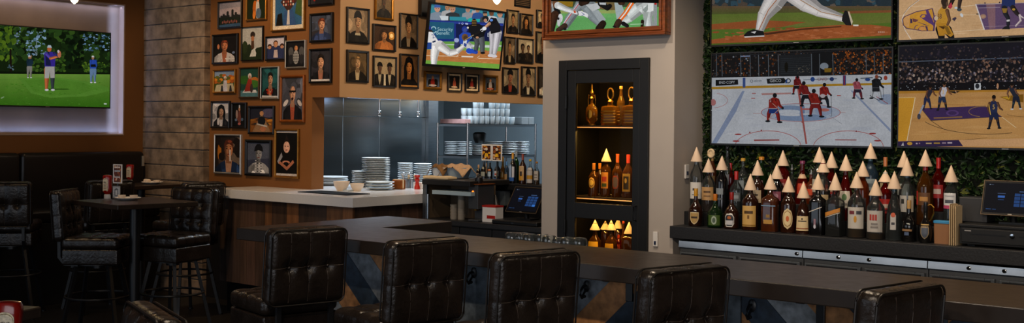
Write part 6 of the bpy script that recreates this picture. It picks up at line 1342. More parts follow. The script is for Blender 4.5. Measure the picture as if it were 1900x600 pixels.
# ------------------------------------------------------------------ liquor cabinet in the pillar
t = thing('liquor_cabinet', 'black framed liquor cabinet with glass door and amber lit shelves, set in the pillar', 'cabinet', ((DX0 + DX1)/2, PY, DZ0))
cw = atY(1054, 200, PY).x - DX0
gx0, gx1 = atY(1070, 200, PY).x, atY(1176, 200, PY).x
gz1, gz0 = atY(1120, 154, PY).z, atY(1120, 379, PY).z; lz1 = atY(1120, 407.5, PY).z
m = MB().box((DX0, PY - .022, DZ0), (DX0 + cw, PY - .0005, DZ1)).box((DX1 - cw, PY - .022, DZ0), (DX1, PY - .0005, DZ1)).box((DX0 + cw, PY - .022, DZ1 - cw), (DX1 - cw, PY - .0005, DZ1)).box((DX0 + cw, PY - .022, DZ0), (DX1 - cw, PY - .0005, DZ0 + cw))
sub(m, 'casing', M['satin'], t, .003)
ix0, ix1 = DX0 + .042, DX1 - .042; iy1 = PY + RD
m = MB().box((ix0, PY, DZ0 + .03), (ix0 + .01, iy1, DZ1 - .042)).box((ix1 - .01, PY, DZ0 + .03), (ix1, iy1, DZ1 - .042)).box((ix0, iy1, DZ0 + .03), (ix1, iy1 + .012, DZ1 - .042)).box((ix0, PY, DZ1 - .052), (ix1, iy1, DZ1 - .042)).box((ix0, PY, DZ0 + .03), (ix1, iy1, DZ0 + .04))
sub(m, 'lining', mat('cabinet_lining', '#030202', .8, spec=.1, noise=.15), t)
ox0, ox1, oz0, oz1 = DX0 + cw + .004, DX1 - cw - .004, DZ0 + cw + .004, DZ1 - cw - .004
yb, yf = PY + .012, PY - .014
m = MB().box((ox0, yf, oz0), (gx0, yb, oz1)).box((gx1, yf, oz0), (ox1, yb, oz1)).box((gx0, yf, gz1), (gx1, yb, oz1)).box((gx0, yf, lz1), (gx1, yb, gz0)).box((gx0, yf, oz0), (gx1, yb, .32))
dr = sub(m, 'door', M['satin'], t, .003)
sub(MB().box((gx0, PY - .003, gz0), (gx1, PY + .001, gz1)), 'glass_pane', M['door_glass'], dr); sub(MB().box((gx0, PY - .003, .32), (gx1, PY + .001, lz1)), 'glass_pane', M['door_glass'], dr)
for v in (190, 420): z = atY(1052, v, PY).z; sub(MB().lathe([(.009, -.045), (.009, .045)], 12, (ox0 - .003, PY - .026, z)), 'hinge', M['plastic'], dr)
z = atY(1183, 396, PY).z; sub(MB().tube([(gx1 + .035, yf, z + .05), (gx1 + .035, yf - .03, z + .045), (gx1 + .035, yf - .03, z - .045), (gx1 + .035, yf, z - .05)], .006, 8), 'handle', M['blackmetal'], dr)
SZ = [atY(1120, 233, PY + .08).z, atY(1120, 366.5, PY + .08).z, atY(1120, 474, PY + .08).z]
for z in SZ:
    s_ = sub(MB().box((ix0 + .011, PY + .06, z - .012), (ix1 - .011, iy1 - .003, z)), 'shelf', mat('shelf_metal', '#241a10', .4), t)
    sub(MB().box((ix0 + .05, PY + .054, z - .017), (ix1 - .02, PY + .062, z - .0125)), 'led_strip', M['led'], s_)
def area(name, loc, rot, sx, sy, power, col, spread=180):
    l = bpy.data.lights.new(name, 'AREA'); l.shape = 'RECTANGLE'; l.size = sx; l.size_y = sy; l.energy = power; l.color = col; l.spread = math.radians(spread)
    o = bpy.data.objects.new(name, l); C.objects.link(o); o.location = loc; o.rotation_euler = rot; return o
mx = (ix0 + ix1)/2; wd = (ix1 - ix0)*.85
for z, p_ in ((DZ1 - .06, 9), (SZ[0] - .022, 9), (SZ[1] - .022, 5.5)):
    area('cabinet_light', (mx, PY + .07, z), (math.radians(14), 0, 0), wd, .02, p_, (1, .62, .16))
for z, p_ in ((SZ[0] + .004, 1.2), (SZ[1] + .004, 1.2)):
    area('cabinet_light', (mx, iy1 - .03, z), (math.radians(180), 0, 0), wd, .02, p_*.6, (1, .6, .14))
GCb = 'bottles in the lit cabinet'
def cab(u, vt, wpx, shelf, dy, kind, glass, lq, labs, cap, what, tip=0, lev=.6, p=None, sy=1):
    Y = PY + dy; q = atY(u, vt, Y); R = wpx*(q - CAM).dot(f_)/FOC/2; z0 = SZ[shelf] + .0005
    H = q.z - z0 + (.05 if tip else 0); b_ = bottle(q.x, Y, z0, .15, H, R, kind, glass, lq, labs, cap, what, GCb, lev, p=p, sy=sy)
    if tip: cone(q.x, Y, q.z, 'paper cone on the ' + what.split(',')[0], .0355, max(.06, atY(u, tip, Y).z - q.z))
    return b_
# top shelf decanters
def decanter(u, vt, wpx, dy, sq, label):
    Y = PY + dy; q = atY(u, vt, Y); z0 = SZ[0] + .0005; R = wpx*(q - CAM).dot(f_)/FOC/2; H = q.z - z0
    d = thing('decanter', label, 'decanter', (q.x, Y, z0), .1, 'ornate decanters on the top cabinet shelf')
    gg = thin('decanter_glass', '#c89a50', .06, diffuse_mix=.12, hcol='#c8862c')
    if sq:
        MB().lathe([(R*.95, 0), (R, .006), (R, H*.46), (R*.9, H*.50), (R*.3, H*.53), (R*.24, H*.62)], 32, p=6, sy=.6).build('glass_body', gg, d)
        m = MB(); [m.lathe([(R*1.005, H*(.06 + k*.075)), (R*1.03, H*(.075 + k*.075)), (R*1.005, H*(.09 + k*.075))], 32, p=6, sy=.6, capb=False, capt=False) for k in range(5)]; m.build('ribs', M['brass'], d)
        m = MB().lathe([(R*.26, H*.60), (R*.34, H*.64), (R*.2, H*.68)], 20).tube([(R*.36*math.cos(2*PI*i/20), 0, H*.83 + H*.15*math.sin(2*PI*i/20)) for i in range(20)], R*.10, 8, closed=True); m.build('stopper', M['brass'], d)
    else:
        MB().lathe([(R*.5, 0), (R*.62, .008), (R*.4, .014), (R*.85, H*.12), (R, H*.28), (R*.85, H*.42), (R*.4, H*.50), (R*.2, H*.54), (R*.18, H*.64)], 32, sy=.6).build('glass_body', gg, d)
        m = MB().lathe([(R*.2, H*.63), (R*.34, H*.66), (R*.14, H*.70), (R*.3, H*.76), (R*.3, H*.80), (R*.1, H*.86), (R*.14, H*.90), (.002, H)], 20); m.build('stopper', M['brass'], d)
        MB().lathe([(R*.64, 0), (R*.66, .006), (R*.3, .012)], 24, sy=.6).tube([(R*.55, 0, H*.47), (R*.62, 0, H*.6), (R*.5, 0, H*.74), (R*.2, 0, H*.7)], R*.06, 6).tube([(-R*.55, 0, H*.47), (-R*.62, 0, H*.6), (-R*.5, 0, H*.74), (-R*.2, 0, H*.7)], R*.06, 6).build('metal_mount', M['brass'], d)
        m = MB(); patch(m, [(1, 0), (1, 1)], R*.97, H, 2, .6, .16, .38, .4, '#a8802c', .004, 'oval'); m.build('medallion', M['brass'], d)
decanter(1098.5, 156, 25, .12, False, 'tall round decanter with brass mounts and a pointed stopper')
decanter(1133, 163, 33, .12, True, 'ribbed square decanter with a looped stopper, in the middle of the top shelf')
decanter(1172, 161, 33, .12, True, 'ribbed square decanter cut by the door frame at the right of the top shelf')
cab(1152.5, 163, 15, 0, .28, 'slim', 'gold', 'gold', None, ('#b88a3a', 'cork'), 'slim gilded bottle behind the two ribbed decanters')
cab(1102, 303, 20, 1, .14, 'bourbon', 'amber', 'amber', [('oval', .24, .58, .62, '#d0a040'), ('oval', .29, .53, .5, '#6a4a1c'), ('oval', .32, .50, .42, '#e0b850')], ('#a86a20', 'wrap'), 'whiskey bottle with a glowing round label, left on the middle cabinet shelf')
cab(1113, 303, 15, 1, .30, 'slim', 'dark', 0, None, ('#a86a20', 'wrap'), 'dark bottle half behind the round-labelled whiskey in the cabinet')
cab(1125, 300, 19, 1, .15, 'slim', 'amber', 'amber', [('rect', .2, .58, .8, '#b87a2c'), ('rect', .36, .48, .5, '#a0301c'), ('rect', .24, .32, .5, '#3a4a20')], ('#b89040', 'wrap'), 'amber bottle with a red and tan label, on the middle cabinet shelf', 276)
cab(1146, 286, 20, 1, .16, 'bourbon', 'amber', 'amber', [('oct', .2, .5, .6, '#8a3418'), ('oct', .23, .47, .5, '#5a4e50')], ('#a04a18', 'wrap'), 'dark bottle with a grey octagonal label on the middle cabinet shelf')
cab(1166, 287, 22, 1, .15, 'bourbon', 'amber', 'amber', [('rect', .15, .56, .75, '#9a7a2c'), ('rect', .2, .5, .5, '#2a2010'), ('oval', .34, .46, .2, '#c09a40')], ('#b0341c', 'wrap'), 'red-capped bottle with a gold label at the right of the middle cabinet shelf')
cab(1104, 427, 26, 2, .14, 'cognac', 'amber', 'amber', [('rect', .06, .40, .9, '#d0a020'), ('rect', .16, .22, .25, '#4a3008')], ('#5a3c10', 'wrap'), 'round bottle with a bright yellow label, left on the lower cabinet shelf', 408)
cab(1123, 426, 16, 2, .33, 'slim', 'dark', 0, None, ('#5a3c10', 'wrap'), 'dark bottle behind the bright yellow label in the cabinet', 410)
cab(1134, 427, 24, 2, .14, 'cognac', 'amber', 'amber', [('rect', .06, .36, .8, '#c8981c'), ('rect', .14, .2, .4, '#5a3a0c')], ('#5a3c10', 'wrap'), 'round bottle with a dull yellow label, lower cabinet shelf middle', 409)
cab(1147, 424, 16, 2, .33, 'slim', 'dark', 0, None, ('#5a3c10', 'wrap'), 'dark bottle behind the small red one in the cabinet', 404)
cab(1148, 436, 13, 2, .24, 'slim', 'red', 'red', [('rect', .15, .5, .8, '#8a2c14')], ('#8a2c14', 'wrap'), 'small red bottle between the yellow-labelled ones')
cab(1157, 413, 16, 2, .30, 'teardrop', 'amber', 'amber', None, ('#a03818', 'cork'), 'amber bottle with a red stopper on the lower cabinet shelf')
cab(1167, 434, 24, 2, .14, 'square', 'amber', 'amber', [('rect', .1, .2, .8, '#8a5a18')], ('#8a6020', 'wrap'), 'square amber bottle at the right of the lower cabinet shelf', 412)
# ------------------------------------------------------------------ upturned rocks glasses along the bar ledge
GZ = BZ - .0545
for i, u in enumerate((953, 967, 985, 1004, 1022, 1036, 1056, 1073)):
    q = atY(u, 445, BY1 + .075); H = .082 if i != 5 else .074
    m = MB().lathe([(.038, 0), (.039, .002), (.039, H*.6), (.037, H - .012), (.034, H - .004), (.026, H)], 20, capb=False)
    m.lathe([(.034, H - .022), (.036, .0005)], 20, capb=False, capt=False)
    one(m, 'rocks_glass', thin('rocks_glass', '#eef2f2', .04, 1.65, diffuse_mix=.03), ['leftmost upturned rocks glass on the ledge behind the bar', 'second upturned rocks glass on the bar ledge, counted from the left', 'third upturned rocks glass on the bar ledge, counted from the left', 'fourth upturned rocks glass on the bar ledge, counted from the left', 'fifth upturned rocks glass on the bar ledge, counted from the left', 'shorter upturned rocks glass, third from the right on the bar ledge', 'upturned rocks glass second from the right on the bar ledge', 'rightmost upturned rocks glass on the bar ledge, before the cabinet'][i], 'glass', 'upturned glasses behind the bar', (q.x, BY1 + .075 + (.012 if i % 2 else -.012), GZ))
# ------------------------------------------------------------------ server station left of the pillar
SY, SCZ = 6.78, .885
sx0, sx1 = atY(784, 400, SY).x, PX0 - .004
t = thing('server_station', 'dark server station with an upper bottle ledge, left of the pillar', 'counter', ((sx0 + sx1)/2, SY, 0))
sub(MB().box((sx0 + .05, SY + .03, .08), (sx1, SY + .72, SCZ - .04)), 'cabinet', M['satin'], t)
for k in range(4):
    a = sx0 + .06 + k*(sx1 - sx0 - .06)/4; b_ = a + (sx1 - sx0 - .06)/4 - .008
    d = sub(MB().box((a, SY + .012, SCZ - .2), (b_, SY + .0295, SCZ - .05)), 'drawer', M['satin'], t, .003); sub(MB().tube([((a + b_)/2 - .05, SY + .002, SCZ - .12), ((a + b_)/2 + .05, SY + .002, SCZ - .12)], .005, 6), 'pull', M['blackmetal'], d)
sub(MB().box((sx0 + .02, SY, SCZ - .04), (sx1, SY + .74, SCZ)), 'countertop', M['barface'], t, .003)
LY = SY + .50; LZ = atY(950, 342, LY).z; lx0 = atY(887, 340, LY).x
sub(MB().box((lx0, LY, LZ - .05), (sx1, LY + .24, LZ)).box((lx0, LY + .10, SCZ), (sx1, LY + .13, LZ - .05)), 'bottle_ledge', M['satin'], t, .003)
# pass-side tower: dark shelf on posts
tx0, tx1 = atY(783, 338, SY).x, atY(872, 338, SY).x; tz = atY(790, 333, SY).z
sub(MB().box((tx0, SY, tz - .042), (tx1, SY + .5, tz)), 'upper_shelf', M['satin'], t, .003)
sub(MB().box((tx0 + .005, SY + .005, 0), (tx0 + .045, SY + .03, tz - .042)), 'post', M['steel'], t, .002)
sub(MB().tube([(tx0 + .06, SY + .012, .05), (tx0 + .06, SY + .012, tz - .12)], .011, 12), 'chrome_tube', M['chrome'], t)
sub(MB().box((tx0 + .008, SY + .035, SCZ), (tx0 + .024, SY + .5, tz - .042)), 'side_panel', mat('station_panel', '#5e4f3e', .5), t)
sub(MB().box((tx0 + .05, SY + .30, SCZ), (tx1, SY + .32, tz - .042)), 'back_panel', mat('station_panel', '#5e4f3e', .5), t)
sub(MB().box((atY(800, 356, SY).x, SY + .01, atY(810, 361, SY).z), (tx1, SY + .26, atY(810, 353.5, SY).z)), 'tray_shelf', mat('pale_blue_shelf', '#9fb4bf', .35), t, .002)
# things on the station
def cyl(u0, u1, vt, Y, z0, name, m, label, cat, prof=None, group=None):
    a, b_ = atY(u0, vt, Y), atY(u1, vt, Y); R = (b_ - a).length*.40; H = a.z - z0
    return one(MB().lathe(prof(R, H) if prof else [(R, 0), (R, H)], 24), name, m, label, cat, group, ((a.x + b_.x)/2, Y, z0))
cupm = mat('cup_grey', '#8c8478', .5)
cyl(835.5, 849, 379, SY + .12, SCZ, 'cup_stack', cupm, 'short stack of grey cups under the station shelf', 'cups', lambda R, H: sum([[(R*.86, H*k/5), (R*.96, H*(k + .9)/5), (R, H*(k + .92)/5), (R, H*(k + 1)/5 - .0005)] for k in range(5)], []))
cyl(849.5, 863, 362, SY + .14, SCZ, 'cup_stack', cupm, 'tall stack of grey cups under the station shelf', 'cups', lambda R, H: sum([[(R*.9, H*k/9), (R*.97, H*(k + .9)/9), (R, H*(k + .92)/9), (R, H*(k + 1)/9 - .0005)] for k in range(9)], []))
a, b_ = atY(868.5, 404, SY + .06), atY(886.5, 404, SY + .06); gz = atY(877, 343, SY + .06).z
t2 = thing('coffee_grinder', 'black machine with an orange light and a dark hopper on the server station', 'coffee grinder', ((a.x + b_.x)/2, SY + .1, SCZ)); mxx = (a.x + b_.x)/2; hw = (b_.x - a.x)/2
sub(MB().box((mxx - hw, SY + .06, SCZ), (mxx + hw, SY + .26, SCZ + .015)).box((mxx - hw, SY + .06, SCZ + .10), (mxx + hw, SY + .26, gz)).box((mxx - hw, SY + .14, SCZ + .015), (mxx + hw, SY + .26, SCZ + .10)), 'body', mat('machine_grey', '#34373b', .4), t2, .004)
sub(MB().box((mxx - hw*1.15, SY + .05, gz), (mxx + hw*1.25, SY + .26, gz + .006)), 'lid_plate', M['copper'], t2, .001)
sub(MB().lathe([(.03, 0), (.036, .02), (.03, .05), (.015, .06), (.012, .075), (.001, .078)], 20, (mxx, SY + .13, gz + .006)), 'hopper', M['plastic'], t2)
sub(MB().lathe([(.008, 0), (.008, .004), (.001, .004)], 14, T=TR(mxx, SY + .059, gz - .055) @ ROT(PI/2, 'X')), 'lamp', mat('orange_lamp', '#ff7a20', .3, emit='#ff6a18', estr=3), t2)
sub(MB().box((mxx - .012, SY + .09, SCZ + .085), (mxx + .012, SY + .12, SCZ + .10)), 'spout', M['brass'], t2)
# order terminal, tray and pack beside it
TY = SY + .10; a, b_ = atY(937, 393, TY), atY(997, 396, TY); h = (atY(955, 346, TY).z - a.z)*1.12
terminal(a, Vector((b_.x, TY - .02, a.z)), h, math.radians(32), 'tilted order terminal on the server station left of the pillar', TY, SCZ + .035)
a, b_ = atY(912, 415, SY + .02), atY(1002, 415, SY + .02)
cd_ = thing('cash_drawer', 'low black cash drawer under the server station terminal', 'cash drawer', ((a.x + b_.x)/2, SY + .1, SCZ))
sub(MB().box((a.x, SY + .02, SCZ), (b_.x - .03, SY + .36, SCZ + .034)), 'case', M['plastic'], cd_, .008); sub(MB().box((a.x + .2, SY + .016, SCZ + .012), (a.x + .22, SY + .02, SCZ + .02)), 'lock', M['chrome'], cd_)
a, b_ = atY(894.5, 402, SY + .09), atY(921, 402, SY + .09); zt_ = atY(905, 382, SY + .09).z
bx = thing('paper_carton', 'white and red paper carton on the server station', 'carton', ((a.x + b_.x)/2, SY + .1, SCZ))
sub(MB().box((a.x, SY + .09, SCZ), (b_.x - .01, SY + .19, zt_)), 'box', M['white'], bx, .004); sub(MB().box((a.x - .001, SY + .088, zt_ - .012), (b_.x - .009, SY + .192, zt_ + .001)), 'red_lid', M['redgloss'], bx); sub(MB().box((a.x + .05, SY + .0885, SCZ + .03), (b_.x - .012, SY + .0895, SCZ + .055)), 'red_band', M['redgloss'], bx)
q = atY(915, 365, SY + .28); one(MB().lathe([(.075, 0), (.07, .05), (.055, .12), (.03, .17), (.012, .20), (.001, .205)], 20, sy=.6), 'black_bag', mat('bag_black', '#121113', .35, bump=.3, bscale=25), 'crumpled black bag behind the red and white carton', 'bag', None, (q.x, SY + .30, SCZ))
a, b_ = atY(916, 370, LY + .05), atY(941, 355, LY + .05); tag(MB().box((a.x, LY + .02, SCZ + .1), (b_.x, LY + .095, b_.z)).build('card_reader', mat('reader_grey', '#5c6468', .3), None, .006), 'grey boxed device under the bottle ledge, left of the terminal', 'device')
# bottles on the ledge
GL = 'bottles on the server station ledge'
def led(u, vt, wpx, kind, glass, lq, labs, cap, what, dy=.1, lev=.6, name='liquor_bottle'):
    Y = LY + dy; q = atY(u, vt, Y); bottle(q.x, Y, LZ + .0005, .2, q.z - LZ, wpx*(q - CAM).dot(f_)/FOC/2, kind, glass, lq, labs, cap, what, GL, lev, name)
led(888, 306, 9, 'slim', 'black', 0, [('rect', .3, .5, .6, '#8a7a68')], ('#b08a60', 'wrap'), 'thin dark bottle at the left end of the station ledge')
led(898, 300, 11, 'slim', 'black', 0, [('rect', .28, .5, .8, '#8a8f86'), ('rect', .12, .2, .8, '#4a6484')], ('#17171a', 'wrap'), 'black bottle with a grey-green label under the left menu card')
led(909, 302, 11, 'slim', 'black', 0, [('rect', .3, .54, .8, '#9ab0c4'), ('rect', .58, .66, .8, '#a05a28'), ('rect', .1, .2, .8, '#34507a')], ('#1a1a1c', 'wrap'), 'black bottle with a pale blue label between the two menu cards')
led(923, 300, 12, 'slim', 'black', 0, [('rect', .3, .55, .8, '#a8b0b8'), ('rect', .36, .44, .5, '#a03c30'), ('rect', .1, .22, .8, '#3a5a8c')], ('#1a1a1c', 'wrap'), 'black bottle with a white, red and blue label under the right menu card')
led(933, 291, 13, 'teardrop', 'gold', 'gold', [('rect', .2, .4, .6, '#4a3c10')], ('#c08a1c', 'wrap'), 'golden yellow bottle right of the menu cards', .16)
led(940, 300, 9, 'slim', 'blue', 'gold', [('rect', .1, .4, .7, '#8a6a40')], ('#4a7ab0', 'wrap'), 'bottle with a blue cap behind the golden one', .17)
led(951.5, 284, 14, 'bourbon', 'black', 0, [('rect', .2, .62, .5, '#8aa0c0', -.4), ('rect', .08, .2, .8, '#24549c'), ('rect', .2, .55, .3, '#b8b8c0', .6)], ('#c8901c', 'wrap'), 'dark bottle with a blue label and yellow neck on the station ledge')
led(958, 281, 11, 'slim', 'green', 'green', None, ('#8a949c', 'wrap'), 'tall green bottle behind the blue-labelled one', .17)
led(970, 286, 14, 'bourbon', 'dark', 0, [('rect', .12, .6, .8, '#b8986c'), ('rect', .12, .32, .6, '#c08a20'), ('rect', .26, .42, .3, '#2a1c10')], ('#8a3a24', 'wrap'), 'dark bottle with a tan and yellow label on the station ledge')
led(984, 298, 13, 'bourbon', 'clear', 'gold', [('rect', .06, .7, 1.1, '#b8b2ac'), ('rect', .22, .38, 1.1, '#b8861c')], ('#c8a01c', 'cork'), 'bottle with a white label and gold band on the station ledge', .1)
led(996, 302, 11, 'bourbon', 'clear', 'gold', [('rect', .2, .62, 1.0, '#b8b0a4'), ('rect', .3, .34, .6, '#6a625a'), ('rect', .42, .46, .6, '#6a625a')], ('#a86a18', 'cork'), 'bottle with a printed white label beside the pillar', .1)
for u0, u1, v0_, v1_, side in ((893.5, 912, 268.5, 298, 'left'), (913, 931, 269, 299, 'right')):
    Y = LY + .035; a, b_ = atY(u0, v1_, Y), atY(u1, v0_, Y); w_, h_ = b_.x - a.x, b_.z - a.z
    t3 = thing('table_menu_card', side + ' hand of the paired white-edged menu cards above the station bottles', 'menu', ((a.x + b_.x)/2, Y, LZ), 0, 'menu cards on the station ledge')
    sub(MB().box(((a.x + b_.x)/2 - .006, Y, LZ), ((a.x + b_.x)/2 + .006, Y + .008, a.z)).box(((a.x + b_.x)/2 - .035, Y - .03, LZ), ((a.x + b_.x)/2 + .035, Y + .03, LZ + .005)), 'stem', M['chrome'], t3)
    sub(MB().box((a.x, Y, a.z), (b_.x, Y + .006, b_.z)), 'card', M['white'], t3, .001)
    p = Pic((a.x + .009, Y - .001, a.z + .01), (1, 0, 0), (0, 0, 1), w_ - .018, h_ - .02, step=4e-5); p.fill('#2a1410')
    for k in range(24): p.ell(random.random(), random.random(), .14, .08, random.choice(['#6a2c18', '#a86a1c', '#3c1c14', '#c8901c', '#8a4a20', '#c0a088']), 8)
    p.poly([(.25, .2), (.75, .2), (.65, .45), (.35, .45)], '#d0a020'); p.ell(.5, .75, .16, .1, '#c8c0b0'); sub(p.mb, 'printed_sheet', M['pic'], t3)
# ------------------------------------------------------------------ kitchen and pass
hood = thing('kitchen_hood', 'stainless extraction hood with strip lights over the kitchen line', 'hood', (-8.3, 8.0, 1.93))
sub(MB().box((-8.74, 6.9, 1.935), (-8.05, 9.1, 2.45)).box((-8.08, 6.9, 1.92), (-8.05, 9.1, 1.96)), 'canopy', M['steel'], hood, .004)
for y0, y1 in ((6.95, 7.45), (7.6, 8.3)): sub(MB().tube([(-8.2, y0, 1.925), (-8.2, y1, 1.925)], .012, 8), 'light_tube', M['coolled'], hood)
RDs = ['left', 'middle', 'right']
for i, (u, v) in enumerate(((704, 216), (742, 218), (776, 217))):
    q = atX(u, v, XB - .35); m = MB().tube([(q.x, q.y, q.z + .035), (q.x, q.y, 2.6)], .009, 10)
    m.lathe([(.009, .03), (.015, .034), (.015, .05), (.009, .054)], 12, tuple(q)).tube([(q.x + .014*math.sin(a), q.y, q.z + .016 - .016*math.cos(a)) for a in [2*PI*k/14 for k in range(14)]], .004, 6, closed=True)
    one(m, 'hanging_rod', M['chrome'], RDs[i] + ' of the three steel rods with ring ends hanging in the pass', 'rod', 'hanging rods in the pass')
ORD = 'first second third fourth fifth sixth seventh eighth ninth tenth eleventh twelfth thirteenth fourteenth fifteenth sixteenth seventeenth'.split()
def pstack(u, vb, wpx, vt, n, what, r_scale=1, zs=QZ, X=None, deep=.018, cat='plate', name='dinner_plate', m=None):
    q = atZ(u, vb, zs) if X is None else atX(u, vb, X); d = (q - CAM).dot(f_); R = wpx*d/FOC/2; H = R and (atY(u, vt, q.y).z - zs); st = max(.006, (H - deep)/max(1, n - 1))
    first_ = plate(MB(), (0, 0, 0), R, deep).build(name, m or M['ceramic']); first_.location = (q.x, q.y, zs + .0005)
    nm = name.split('_')[-1]; tag(first_, 'lowest white %s of %s' % (nm, what), cat, what)
    for k in range(1, n):
        c = first_.copy(); C.objects.link(c); c.location = (q.x + random.uniform(-.003, .003), q.y + random.uniform(-.003, .003), zs + .0005 + k*st)
        c['label'] = 'topmost white %s of %s' % (nm, what) if k == n - 1 else '%s white %s from the bottom of %s' % (ORD[k], nm, what)
    return q
pstack(697, 347.5, 53, 293, 17, 'the tall stack of plates on the pass')
pstack(668, 347, 31, 318, 9, 'the short stack beside the tall one')
pstack(613, 344, 66, 328, 4, 'the shallow dishes at the left of the pass', deep=.035, name='shallow_dish', cat='dish')
pstack(705, 352.5, 54, 338, 3, 'the low stack before the tall plates')
pstack(752, 342, 29, 303, 11, 'the stack behind the napkin holder')
pstack(784, 341, 34, 304, 10, 'the stack behind the red pepper mill')
def bowl(u, vb, wpx, vt, label):
    q = atZ(u, vb, QZ); d = (q - CAM).dot(f_); R = wpx*d/FOC/2; H = atY(u, vt, q.y).z - QZ
    one(MB().lathe([(R*.5, 0), (R*.55, .004), (R*.86, H*.55), (R, H), (R*.96, H), (R*.8, H*.55), (R*.45, .01), (.001, .009)], 32, capt=False), 'bowl', M['ceramicw'], label, 'bowl', 'cream bowls on the pass', (q.x, q.y, QZ + .0005))
bowl(633.5, 354.5, 31, 337, 'larger cream bowl on the white counter beside the opening'); bowl(662.5, 355, 27, 341, 'smaller cream bowl, right of the larger one on the white counter')
a, b_ = atZ(567, 355, QZ), atZ(640, 353, QZ)
one(MB().box((-.30, -.13, 0), (.30, .13, .006)), 'service_mat', mat('rubber_mat', '#0c0d0e', .95, spec=.1, bump=.3, bscale=80), 'thin black rubber mat on the white counter', 'mat', None, (-7.02, 6.36, QZ), .002)
a = atZ(645, 354, QZ); one(MB().box((-.05, -.035, 0), (.05, .035, .012)), 'folded_cloth', mat('pale_cloth', '#b6c2cc', .8), 'small folded pale cloth by the cream bowls', 'cloth', None, (a.x + .05, a.y - .05, QZ + .001), .004)
q = atZ(774, 351.5, QZ); H = atY(774, 324, q.y).z - QZ
one(MB().lathe([(.026, 0), (.026, .02), (.017, H*.3), (.015, H*.5), (.024, H*.62), (.024, H*.68), (.014, H*.72), (.026, H*.84), (.022, H*.96), (.001, H)], 20), 'pepper_mill', M['redgloss'], 'red wooden pepper mill on the white counter', 'pepper mill', None, (q.x, q.y, QZ))
q = atZ(740, 351.5, QZ); nh = thing('napkin_holder', 'tan napkin holder with striped napkins on the white counter', 'napkin holder', (q.x, q.y, QZ), .3)
H = atY(740, 334, q.y).z - QZ; MB().box((-.05, -.03, 0), (.05, .03, .008)).box((-.05, -.03, 0), (.05, -.026, H)).box((-.05, .026, 0), (.05, .03, H)).build('holder', M['copper'], nh, .001)
m = MB(); [m.box((-.045 + .015*k, -.024, .009), (-.035 + .015*k, .024, H*1.06)) for k in range(6)]; m.build('napkins', M['cream'], nh)
for u, l in ((753, 'left'), (764, 'right')):
    q = atZ(u, 349, QZ); H = atY(u, 325, q.y).z - QZ; c_ = thing('utensil_canister', l + ' of two dark metal canisters of utensils on the pass', 'canister', (q.x, q.y, QZ), 0, 'utensil canisters on the pass')
    MB().lathe([(.045, 0), (.045, H*.7), (.043, H*.7), (.043, .006), (.001, .005)], 20, capt=False).build('canister', M['steel'], c_)
    for k in range(4): MB().tube([(.02*math.cos(k*1.6), .02*math.sin(k*1.6), .01), (.035*math.cos(k*1.6), .035*math.sin(k*1.6), H*(.9 + .06*k))], .005, 6).sphere((.036*math.cos(k*1.6), .036*math.sin(k*1.6), H*(.92 + .06*k)), .012, 8).build('utensil', M['chrome'] if k % 2 else M['cream'], c_)
q = atZ(768, 352, QZ); one(MB().box((-.05, -.025, 0), (.05, .025, .06)), 'sachet_box', M['white'], 'small white sachet box beside the pepper mill', 'box', None, (q.x - .05, q.y + .12, QZ), .004)
# steel shelving
KX, KY = -7.9, 9.05; KD, KW = .43, 1.18
sh = thing('shelving_unit', 'stainless shelving unit in the kitchen loaded with glasses and plates', 'shelves', (KX - KD/2, KY + KW/2, 0))
def kz(v, u=868): return atX(u, v, KX).z
zs_ = [kz(230), kz(290), kz(334)]
for x in (KX, KX - KD):
    for y in (KY, KY + KW): sub(MB().tube([(x, y, 0), (x, y, zs_[0] + .01)], .0135, 10), 'post', M['chrome'], sh)
for z in zs_ + [.4]:
    m = MB().box((KX - KD, KY, z - .028), (KX, KY + .006, z)).box((KX - .006, KY, z - .028), (KX, KY + KW, z)).box((KX - KD, KY + KW - .006, z - .028), (KX, KY + KW, z)).box((KX - KD, KY, z - .028), (KX - KD + .006, KY + KW, z)).box((KX - KD, KY, z - .004), (KX, KY + KW, z)); sub(m, 'shelf', M['steel'], sh)
# glasses on top
tg = MB().lathe([(.026, 0), (.030, .004), (.034, .05), (.036, .082), (.033, .083), (.027, .012), (.001, .011)], 14, capt=False); g0 = None; n_ = 0
gl_mat = thin('tumbler_glass', '#dfe8ec', .05, diffuse_mix=.42, hcol='#d8e4ea')  # strong pale diffuse share makes the stacked glasses look bright
for lv in range(3):
    for ix in range(2):
        for iy in range(9):
            x = KX - .07 - ix*.085; y = KY + .12 + iy*.088
            if (lv == 1 and iy in (0, 8) and ix == 0) or (lv == 2 and (ix or iy not in (1, 2, 4, 5, 6, 7))): continue
            if g0 is None: g0 = tg.build('tumbler', gl_mat); o = g0
            else: o = g0.copy(); C.objects.link(o)
            o.location = (x + random.uniform(-.004, .004), y + random.uniform(-.004, .004), zs_[0] + .001 + lv*.0845)
            tag(o, '%s tumbler from the left, %s row, %s layer, on the kitchen shelving' % (ORD[iy], ['front', 'rear'][ix], ['lowest', 'middle', 'top'][lv]), 'glass', 'tumblers on the kitchen shelving')
q = (KX - KD/2, KY + .055)
one(MB().box((-.18, -.045, 0), (.18, .045, .05)), 'food_box', mat('food_box', '#8a6a68', .5, noise=.4, nscale=9), 'low printed carton at the near end of the shelving top', 'box', None, (KX - KD/2 - .01, KY + .05, zs_[0] + .001), .004)
for k, (y0, y1, l) in enumerate(((.95, 1.07, 'nearer'), (1.075, 1.175, 'farther'))):
    one(MB().box((-.10, 0, 0), (.10, y1 - y0, .085)), 'storage_box', mat('grey_clear_plastic', '#6c7478', .3, trans=.3), l + ' grey plastic box at the right end of the shelving top', 'box', 'plastic boxes on the shelving', (KX - .12, KY + y0, zs_[0] + .001), .004)
